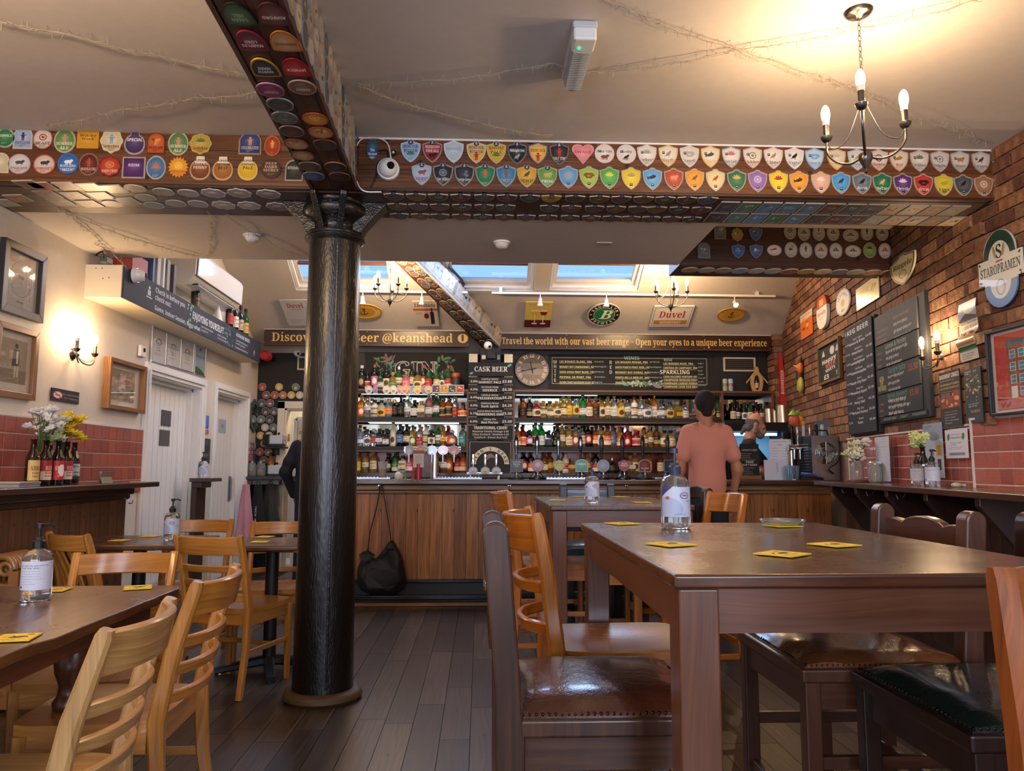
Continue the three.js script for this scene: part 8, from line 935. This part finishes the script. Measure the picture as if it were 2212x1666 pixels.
for (const [n,g,c,r=0.9] of o.hair) part(t,n,g.clone().applyMatrix4(hm),mat(c,r));
for (const s of [-1,1]) part(t,'eye',ball(0.011,s*0.031,0.107,0.077,10).applyMatrix4(hm),mat(0x2a201a,0.2));
return t;
}
person({label:'man in an orange t-shirt standing at the bar with his back to the viewer',at:V(onZ(1527,1000,-5.9).x,0,-5.9),turn:PI+0.12,s:1.015,slim:0.86,skin:0xa06c50,cloth:0xc07f70,legs:0x1d1f26,L:[[0.275,1.17,-0.03],[0.27,0.93,0.06]],R:[[-0.275,1.17,-0.03],[-0.27,0.93,0.06]],look:-0.12,nod:0.06,hair:[['hair',hairFull,0x15100e]],hem:0.95,sleeve:0.068,wide:0.012});
{const at=V(onZ(1606,1000,-7.62).x,0,-7.62),a=1.25,toL=(x,y,z)=>{const p=V(x - at.x,y,z - at.z).applyAxisAngle(V(0,1,0),-a).divideScalar(0.985);return [p.x,p.y,p.z];},r=onZ(1643,1031,-7.2),l=onZ(1700,948,-7.05);// right hand on the bar, left hand on a tap lever
person({label:'barman with grey beard and black t-shirt working the taps behind the bar',at,turn:a,s:0.985,skin:0xb07a62,cloth:0x121316,legs:0x17181c,lean:0.14,look:0.0,nod:0.32,L:[toL(at.x+0.26,1.16,at.z+0.05),toL(l.x - 0.05,1.36,-7.13)],R:[toL(at.x+0.08,1.14,at.z+0.28),toL(r.x - 0.05,1.13,-7.24)],gripL:1,hair:[['hair',hairBald,0x55504c],['beard',beardG,0x6d6762]],hem:0.9,wide:0.02});}
person({label:'person in a navy coat standing by the back doorway, mostly hidden by the column',at:V(-1.68,0,-7.7),turn:PI - 0.3,s:0.97,top:'coat',cloth:0x12151f,legs:0x1a2030,long:1,L:[[0.27,1.18,-0.08],[0.24,0.95,0.05]],R:[[-0.33,1.15,-0.02],[-0.18,1.0,0.14]],hair:[['hair',hairFull,0x2a1d16]],hem:0.78,wide:0.03});
// ---------- ceiling fittings ----------
{const a=onY(1265,68,2.9),b=onY(1237,184,2.9),L=a.distanceTo(b),o=thing('emergency_light','grey prismatic emergency light with a green indicator on the front ceiling','light',[(a.x+b.x) / 2,2.95,(a.z+b.z) / 2],Math.atan2(a.x - b.x,a.z - b.z));
part(o,'base',box(0.1,0.03,L,0,-0.016,0,0.008),mat(0xb9bcbd,0.4));const s=new THREE.Shape();s.moveTo(-0.042,0);s.quadraticCurveTo(-0.04,-0.05,0,-0.052);s.quadraticCurveTo(0.04,-0.05,0.042,0);part(o,'diffuser',extrude(s,L*0.74,0.002).translate(0,-0.03,-L / 2+0.005),mat(0xb5b8b8,0.25,{transmission:0.35,thickness:0}));part(o,'ribs',merge([...Array(22)].map((_,k)=>box(0.07,0.004,0.004,0,-0.0805,-L / 2+0.02+k*L*0.74 / 22))),mat(0xa3a7a8,0.3));part(o,'end_block',box(0.092,0.055,L*0.24,0,-0.052,L*0.37,0.01,2),mat(0xd9dcda,0.3));part(o,'indicator',ball(0.007,-0.018,-0.08,L*0.34,10),new THREE.MeshStandardMaterial({color:0x0a3,emissive:0x1cff7a,emissiveIntensity:2}));}
for (const [x,y,w] of [[1084,527,'right'],[545,512,'left']]) {const o=thing('smoke_detector',`white smoke detector on the low ceiling ${w} of the column`,'smoke detector',onY(x,y - 4,2.659).setY(2.659));part(o,'base',lathe([[0.001,-0.012],[0.055,-0.012],[0.055,0],[0.001,0]],28),M.white);part(o,'sensor',lathe([[0.001,-0.045],[0.028,-0.043],[0.04,-0.03],[0.045,-0.012],[0.001,-0.012]],24),mat(0xd9d6cf,0.5));}
{const o=thing('ceiling_bracket','small grey bracket plate on the low ceiling right of the smoke detector','bracket',onY(1305,524,2.658).setY(2.658));part(o,'plate',box(0.1,0.008,0.03,0,-0.004,0,0.002),mat(0xa9a49c,0.5));part(o,'screw',ball(0.005,0.03,-0.009,0,8),M.pewter);}
// strings of fairy lights: wire with short twigs, strung from hook to hook
function fairy(pts,label) {
const o=thing('fairy_lights',label,'string lights'),P=[];for (let i=0;i < pts.length - 1;i++) {const a=V(...pts[i]),b=V(...pts[i+1]),n=14;for (let k=0;k < n;k++) {const p=a.clone().lerp(b,k / n);p.y -= 0.05*Math.sin(k / n*PI)*a.distanceTo(b) / 2+rnd(0,0.006);p.x += rnd(-0.008,0.008);P.push(p);}} P.push(V(...pts[pts.length - 1]));
const c=new THREE.CatmullRomCurve3(P),L=c.getLength(),m=mat(0xb5a68c,0.4,{transmission:0.2,thickness:0}),g=[],tw=box(0.0016,0.03,0.0016,0,0.015,0);part(o,'wire',merge([new THREE.TubeGeometry(c,Math.floor(L*40),0.0018,4),new THREE.TubeGeometry(new THREE.CatmullRomCurve3(P.map((p)=>p.clone().add(V(rnd(-0.012,0.012),-0.004,rnd(-0.012,0.012))))),Math.floor(L*40),0.0014,4)]),m);
for (let k=0;k < L*45;k++) g.push(tw.clone().rotateZ(rnd(0,6.28)).rotateY(rnd(0,6.28)).translate(...c.getPointAt(k / (L*45)).toArray()));const t=part(o,'tiny_lamps',merge(g),m);t.userData.kind='stuff';
}
const fc=(x,y,h=2.935)=>{const p=onY(x,y,h);return [p.x,h,p.z];};
fairy([fc(1300,-10),fc(1590,105),fc(1850,190),fc(2140,306)],'pale fairy light string from front ceiling centre to the right end of main beam');
fairy([fc(2130,-8),fc(1850,60),fc(1590,105),fc(1300,155),fc(1195,135),fc(770,180)],'pale fairy light string crossing the front ceiling above the emergency light');fairy([fc(770,182),fc(960,245),fc(1195,292)],'short fairy light string between the long beam and the main beam top');
fairy([fc(-10,42),fc(150,72),fc(330,115),fc(545,160)],'upper fairy light string on the front ceiling left of the long beam');fairy([fc(85,270),fc(260,235),fc(420,210),fc(560,196)],'lower fairy light string on the front ceiling left of the long beam');
const fl=(x,y)=>fc(x,y,2.652);fairy([fl(125,450),fl(210,485),fl(330,525),fl(430,552)],'fairy light string along the low left ceiling towards the air conditioner');fairy([fl(140,455),fl(200,500),fl(240,540),[onX(272,575,-2.4).x,onX(272,575,-2.4).y,onX(272,575,-2.4).z]],'fairy light string hanging down to the red box on the boxed shelf');fairy([fl(455,460),fl(458,505),fl(452,552)],'short upright fairy light string on the low ceiling left of the column');fairy([fl(490,462),fl(560,508),fl(660,555)],'fairy light string on the low ceiling running behind the column');
// track with spot lamps on the sloping roof
{const a=onSL(1062,633,0.05),b=onSL(1676,638,0.05),a2=onSL(690,632,0.05),y=a.y,o=thing('light_track','thin white lighting rail across the sloping ceiling under the skylights','light track',[0,a.y,a.z]);part(o,'rail',box(b.x - a.x,0.025,0.03,(a.x+b.x) / 2,0,0,0.004),M.white);part(o,'rail',box(-0.15 - a2.x,0.025,0.03,(a2.x - 0.15) / 2,0,0,0.004),M.white);for (const x of [a.x+0.1,b.x - 0.2,a2.x+0.3]) part(o,'stand_off',box(0.03,0.06,0.03,x,0.04,-0.02),M.white);
[[785,0,'left of the column'],[912,1,'above the red bottle poster'],[1167,1,'above the yellow two-glass poster'],[1310,1,'above the round green sign'],[1588,2,'lit, above the right oval sign']].forEach(([px,on,w])=>{const x=onSL(px,636,0.05).x,s=thing('spot_lamp',`small white spot lamp on the ceiling rail ${w}`,'spot light',[x,a.y - 0.012,a.z]);part(s,'stem',cyl(0.006,0.006,0.05,0,-0.025),M.white);const h=part(s,'lamp_head',lathe([[0.001,0.03],[0.018,0.028],[0.022,-0.02],[0.032,-0.05],[0.03,-0.05],[0.019,-0.018],[0.001,0.0]],20),mat(0xd9dcdc,0.35,{side:2}));h.position.set(0,-0.07,0.0);h.rotation.x=on === 2 ? -0.9 :0.35;part(h,'bulb',ball(0.017,0,-0.035,0,12),new THREE.MeshStandardMaterial({color:0xffffff,emissive:0xffeab8,emissiveIntensity:on ? 2.5 :0.6}));if (on) {const l=new THREE.SpotLight(0xffd9a0,on === 2 ? 1.2 :BULB.spot*0.45,0,0.7,0.6,2);l.position.set(0,-0.035,0);h.add(l);l.target.position.set(0,-1,0);h.add(l.target);l.castShadow=true;l.name='spot_lamp_light';}});}
// signs on the sloping roof
const NS=SL.n.clone().negate(),upS=V(0,Math.sin(Math.atan(SL.k)),Math.cos(Math.atan(SL.k)));
function roofSign(label,x0,y0,x1,y1,shape,cw,ch,draw,bgc,tilt=0,t=0.012) {const f=(x,y)=>onSL(x,y,0.02),xm=(x0+x1) / 2,ym=(y0+y1) / 2,w=f(x0,ym).distanceTo(f(x1,ym)),h=f(xm,y0).distanceTo(f(xm,y1)),c=cell(cw,ch,draw,bgc),g=plate(shape === 'oval' ? ellPts(w,h,40) :rectPts(w,h),t,c);if (tilt) g.rotateZ(tilt);return face(solo('sign',label,'sign',g,printed(c,0.35),f(xm,ym)),NS,upS);}
const anchorS=(g,w,h)=>{g.strokeStyle='#8a6a2a';g.lineWidth=8;g.beginPath();g.ellipse(w / 2,h / 2,w / 2 - 8,h / 2 - 8,0,0,7);g.stroke();g.fillStyle='#b98a35';g.beginPath();g.ellipse(w / 2,h / 2,w*0.3,h*0.3,0,0,7);g.fill();[...'ANCHOR BREWING'].forEach((s,i)=>{const a=-1.15+i*2.3 / 13;text(g,s,w / 2+w*0.4*Math.sin(a),h / 2 - h*0.38*Math.cos(a),20,'#8c3a24',{f:'serif',r:a*0.6});});g.save();g.translate(w / 2,h / 2);g.scale(1.6,1.5);motifs.anchor(g,'#3a2a14');g.restore();};
roofSign('oval gold anchor sign on the sloping ceiling just right of the column',748,656,826,689,'oval',240,150,anchorS,'#cfae5f');roofSign('oval gold anchor sign at the right end of the sloping ceiling',1549,665,1610,694,'oval',240,150,anchorS,'#bf9a4d');
roofSign('pale tin sign reading Duvel with a glass, left of the column',614,648,690,702,'rect',260,230,(g,w,h)=>{text(g,'Duvel',w*0.38,h*0.22,52,'#b3242c',{f:'serif',max:120});text(g,'MOORTGAT',w*0.38,h*0.36,14,'#888');g.fillStyle='#b9a15c';g.beginPath();g.ellipse(w*0.84,h*0.5,40,60,0,0,7);g.fill();scribble(g,30,h*0.74,110,8,'#9a9a9c',3);},'#c3c3c6',0.04);roofSign('white tin sign reading Duvel Moortgat under the right chandelier',1408,660,1493,703,'rect',330,210,(g,w,h)=>{g.strokeStyle='#6a6a66';g.lineWidth=4;g.strokeRect(14,14,w - 28,h - 28);g.fillStyle='#b9834a';g.fillRect(26,h*0.68,w - 52,h*0.2);text(g,'MOORTGAT',w / 2,h*0.785,32,'#ecdcc0',{max:w*0.75});text(g,'Duvel',w / 2,h*0.4,86,'#b3202a',{f:'serif',max:w*0.66});},'#dcd9d0',0.02,0.02);
roofSign('tin sign reading Liefmans with a dark bottle and red glass',894,650,946,704,'rect',220,250,(g,w,h)=>{text(g,'Liefmans',w / 2,h*0.15,48,'#3a2424',{f:'serif',max:w*0.86});g.fillStyle='#b5663a';g.fillRect(0,h*0.28,w,h*0.09);g.fillStyle='#1d1d2c';g.fillRect(w*0.68,h*0.42,34,120);g.fillRect(w*0.73,h*0.26,12,50);g.fillStyle='#7d1f2c';g.beginPath();g.ellipse(w*0.52,h*0.58,22,28,0,0,7);g.fill();g.fillStyle='#b9aea8';g.fillRect(w*0.5,h*0.68,6,50);scribble(g,20,h*0.44,60,8,'#7a6a66',2);},'#c9bfb3',0.03);roofSign('cream poster with a yellow beer and a red beer on the sloping ceiling',1134,652,1191,706,'rect',230,240,(g,w,h)=>{g.fillStyle='#5c1420';g.fillRect(0,h*0.7,w,h*0.3);scribble(g,30,20,w - 60,11,'#a3824a',1);[[0.38,'#e8b21f'],[0.7,'#8c1f1a']].forEach(([x,c],i)=>{g.fillStyle=c;g.beginPath();g.arc(w*x,h*(0.38+i*0.02),38 - i*8,-0.2,PI+0.2);g.fill();g.fillStyle='#e9e0c9';g.fillRect(w*x - 36+i*8,h*0.3,72 - i*16,16);g.fillRect(w*x - 4,h*0.5,8,70);g.beginPath();g.ellipse(w*x,h*0.84,26,8,0,0,7);g.fill();});},'#d8c26a');
roofSign('oval green and black sign reading BROOKLYN BREWERY on the sloping ceiling',1269,655,1341,702,'oval',260,260,(g,w,h)=>{g.fillStyle='#d9d3c3';g.beginPath();g.arc(w / 2,h / 2,128,0,7);g.fill();g.fillStyle='#17181a';g.beginPath();g.arc(w / 2,h / 2,122,0,7);g.fill();g.fillStyle='#c9c6b5';g.beginPath();g.arc(w / 2,h / 2,84,0,7);g.fill();g.fillStyle='#157a4a';g.beginPath();g.arc(w / 2,h / 2,79,0,7);g.fill();arcText(g,'BROOKLYN',w / 2,h / 2,102,-1.1,1.1,34,'#e9e4d6');arcText(g,'YREWERB',w / 2,h / 2,102,PI - 1.0,PI+1.0,34,'#e9e4d6',{inside:1});text(g,'B',w*0.52,h*0.5,140,'#ece8da',{f:'serif',w:'italic bold'});for (const s of [0.1,0.9]) {g.fillStyle='#c9a23a';g.beginPath();g.arc(w*s,h / 2,10,0,7);g.fill();}},'#d9d3c3');
// camera cable on the main beam
solo('cable','white cable looping round the camera on the main beam beside the column','cable',tube([onZ(845,345,ZB+0.02),onZ(838,312,ZB+0.02),onZ(825,301,ZB+0.018),onZ(785,299,ZB+0.018),onZ(772,312,ZB+0.018),onZ(772,395,ZB+0.02),onZ(785,412,ZB+0.02),onZ(824,415,ZB+0.02)],0.0035,60),M.white);solo('cable','black cable of the dome camera on the main beam','cable',tube([onZ(818,325,ZB+0.02),onZ(836,325,ZB+0.025),onZ(836,345,ZB+0.022),onZ(818,350,ZB+0.022),onZ(812,380,ZB+0.02),onZ(800,405,ZB+0.02)],0.004,40),M.black);{const o=thing('junction_knob','round black cable knob above the dome camera','knob',onZ(850,331,ZB+0.006));part(o,'base',place(cyl(0.016,0.018,0.01),0,0,0.005,PI / 2),M.black);part(o,'centre',ball(0.007,0,0,0.012,10),M.white);}
// ---------- the doorway at the back left ----------
{const z=-9.2,d=struct('door_3',um(merge([bx(-2.44,-2.36,0,1.98,z+0.03,z - 0.03),bx(-1.55,-1.47,0,1.98,z+0.03,z - 0.03),bx(-2.44,-1.47,1.9,1.985,z+0.03,z - 0.03),bx(-2.37,-2.34,0,1.9,z,z - 0.2),bx(-1.57,-1.54,0,1.9,z,z - 0.2),bx(-2.36,-1.55,1.88,1.91,z,z - 0.2)])),mat(0xd8d0bd,0.5));part(d,'hinge',box(0.02,0.09,0.02,-2.32,1.55,z - 0.06),M.brass);
struct('wall_back_passage',um(merge([bx(-3.2,-0.9,0,2.4,-10.3,-10.4),bx(-3.2,-3.1,0,2.4,-9.4,-10.4),bx(-1.0,-0.9,0,2.4,-9.4,-10.4),bx(-3.2,-0.9,2.4,2.5,-9.3,-10.4),bx(-3.2,-0.9,-0.1,0.0,-9.2,-10.4)])),mat(0xc9c4bd,0.8));const pl=new THREE.PointLight(0xffe6c4,1.6,0,2);pl.position.set(-1.95,2.2,-9.75);const la=thing('passage_lamp','round ceiling lamp in the passage beyond the back doorway','lamp',[-1.95,2.25,-9.75]);part(la,'globe',ball(0.09,0,0,0,18),bulbMat);part(la,'rose',cyl(0.06,0.06,0.07,0,0.115),M.white);pl.position.set(0,-0.02,0);la.add(pl);
const sh=thing('leaflet_rack','white rack of posters and leaflets seen through the back doorway','rack',[-2.02,0,-9.6]);part(sh,'frame',merge([box(0.04,1.8,0.04,-0.3,0.9,0),box(0.04,1.8,0.04,0.3,0.9,0),box(0.6,0.04,0.04,0,1.8,0),box(0.6,1.8,0.01,0,0.9,-0.03)]),M.white);const cc=['#c9a05a','#b54a3a','#d8d5d0','#6a3a2a','#2a2a2c','#8fb0c9','#c96f86','#e0d6c0'];for (let r=0;r < 6;r++) for (let k=0;k < 3;k++) {const c=cell(60,70,(g,w,h)=>{g.translate(w / 2,h / 2);motifs.blob(g,pick(cc));},pick(cc));part(sh,'leaflet',plate(rectPts(0.17,0.2),0.006,c),printed(c,0.5)).position.set(-0.19+k*0.19,1.62 - r*0.23,0.0);}
// caps and clips on the dark wall
const cm=['#a8402a','#c9c0ad','#3a4a5a','#b56a2a','#55705a','#7d3a4a','#d8b24a','#2d2f33'].map((c)=>clipCell('oval',c,'#b5aa9a','#eee','',pick(['ring','blob','leaf']),'#e0d6c8',0));for (let r=0;r < 11;r++) for (let k=0;k < 12;k++) {const x=-2.64+k*0.1+(r % 2)*0.05,y=2.16 - r*0.098;if (x > -2.47 && y < 2.03 || x > -1.55) continue;if (r === 0 && rnd() < 0.3) continue;const i=(r*5+k*3) % 8;face(solo('bottle_badge',`round badge, ${ord[r]} row down and ${ord[k]} across on the dark wall by the back doorway`,'badge',plate(ellPts(0.094,0.094,18),0.008,cm[i]),printed(cm[i],0.4),V(x,y,-9.197),0,'badges round the back doorway'),ZP);}
{const b=thing('alarm_bell','red fire alarm sounder on the dark wall above the badges','alarm',onZ(577,770,-8.9));part(b,'sounder',place(cyl(0.05,0.06,0.1),0,0,0.05,PI / 2),mat(0xb3262a,0.4));part(b,'grill',place(new THREE.TorusGeometry(0.05,0.01,8,24),0,0,0.1),mat(0x8c1d20,0.4));part(b,'mount',box(0.03,0.03,0.3,0,0,-0.14),M.black);}
// end shelf with jars and machines, coats under it
const o=thing('end_shelf','dark shelf at the end of the left wall by the back doorway','shelf',[-2.68,0,-8.98]);part(o,'top',box(0.5,0.04,0.36,0.25,1.07,0,0.005),mat(0x3a3c40,0.3));part(o,'panel',box(0.03,1.05,0.34,0.03,0.52,0),M.dark);part(o,'bracket',box(0.3,0.05,0.03,0.2,1.02,0.05),M.pewter);const X0=(px,z=-8.95)=>onZ(px,1000,z).x;
[[548,'left'],[566,'right']].forEach(([x,w],i)=>{const j=thing('glass_jar',`glass jar of nuts on the end shelf, ${w} of two`,'jar',V(X0(x),1.0905,-8.9 - i*0.02));part(j,'jar',lathe([[0.001,0],[0.048,0],[0.052,0.01],[0.052,0.12],[0.04,0.14],[0.04,0.155],[0.038,0.155],[0.037,0.14],[0.049,0.118],[0.049,0.012],[0.001,0.008]],20),glassMat(0xdfe8e6,0.88));part(j,'filling',cyl(0.045,0.045,0.06,0,0.042),mat(0x8f6a3a,0.7));part(j,'lid',cyl(0.042,0.042,0.02,0,0.165),M.pewter);});
const mc=(px,y,s,label)=>{const q=thing('coffee_grinder',label,'machine',V(X0(px,-9.02),y,-9.02));q.scale.setScalar(s);part(q,'body',box(0.16,0.1,0.16,0,0.07,0,0.012,2),mat(0xb9c0c6,0.25));part(q,'side',box(0.08,0.12,0.17,-0.1,0.07,0,0.01),M.blackGloss);part(q,'foot',box(0.2,0.02,0.14,-0.02,0.01,0),M.black);part(q,'lever',tube([[0.08,0.07,0.08],[0.13,0.05,0.1],[0.15,0.0,0.1]],0.007),M.chrome);part(q,'knob',ball(0.015,0.02,0.14,0.02,10),M.black);};mc(596,1.0905,1.05,'white and black drinks machine on the end shelf');mc(597,1.44,1.05,'black and chrome machine on the wall bracket above the end shelf');bottle('spirit',G.amber,M.black,labelCell('#c9a05a','#3a2410'),V(X0(583,-9.05),1.0905,-9.08),'amber syrup bottle standing at the back of the end shelf');{const b=thing('wall_bracket','small black bracket shelf holding the upper machine','bracket',V(X0(597,-9.1),1.425,-9.08));part(b,'plate',box(0.26,0.02,0.22,-0.02,0,0),M.black);part(b,'arm',box(0.03,0.08,0.1,0,-0.045,-0.05),M.black);}
const coat=(px,z,w,h,c,label,name='jacket')=>{const q=thing(name,label,'clothing',V(X0(px,z),1.0 - h,z)),g=new THREE.CylinderGeometry(w*0.35,w,h,32,16,true),p=g.attributes.position;for (let i=0;i < p.count;i++) {const a=Math.atan2(p.getZ(i),p.getX(i)),t=0.5 - p.getY(i) / h,f=1+(0.1+0.16*t)*Math.sin(a*5+t*2)+0.04*Math.sin(a*11+t*9);p.setXYZ(i,p.getX(i)*f,p.getY(i)+h / 2+0.02*Math.sin(a*3)*t,p.getZ(i)*f*0.5);} g.computeVertexNormals();part(q,'cloth',g,mat(c,0.85,{side:2}));part(q,'hanging_loop',new THREE.TorusGeometry(0.018,0.004,6,14).translate(0,h+0.015,0),mat(c,0.8));return q;};coat(534,-8.7,0.1,0.62,0xc08a98,'pink garment hanging under the end shelf by the white door','garment');const jk=coat(560,-8.72,0.11,0.72,0x121215,'black jacket with white lettering hanging under the end shelf');const lc=cell(40,200,(g)=>{g.rotate(PI / 2);text(g,'TECH  WEAR',100,-20,30,'#d9b9bf',{max:180});},'#121215');part(jk,'lettering',plate(rectPts(0.03,0.3),0.002,lc),printed(lc,0.8)).position.set(0.0,0.35,0.07);coat(586,-8.9,0.13,0.62,0x33322f,'olive grey puffer jacket hanging under the end shelf');}
renderer.render(scene,camera);
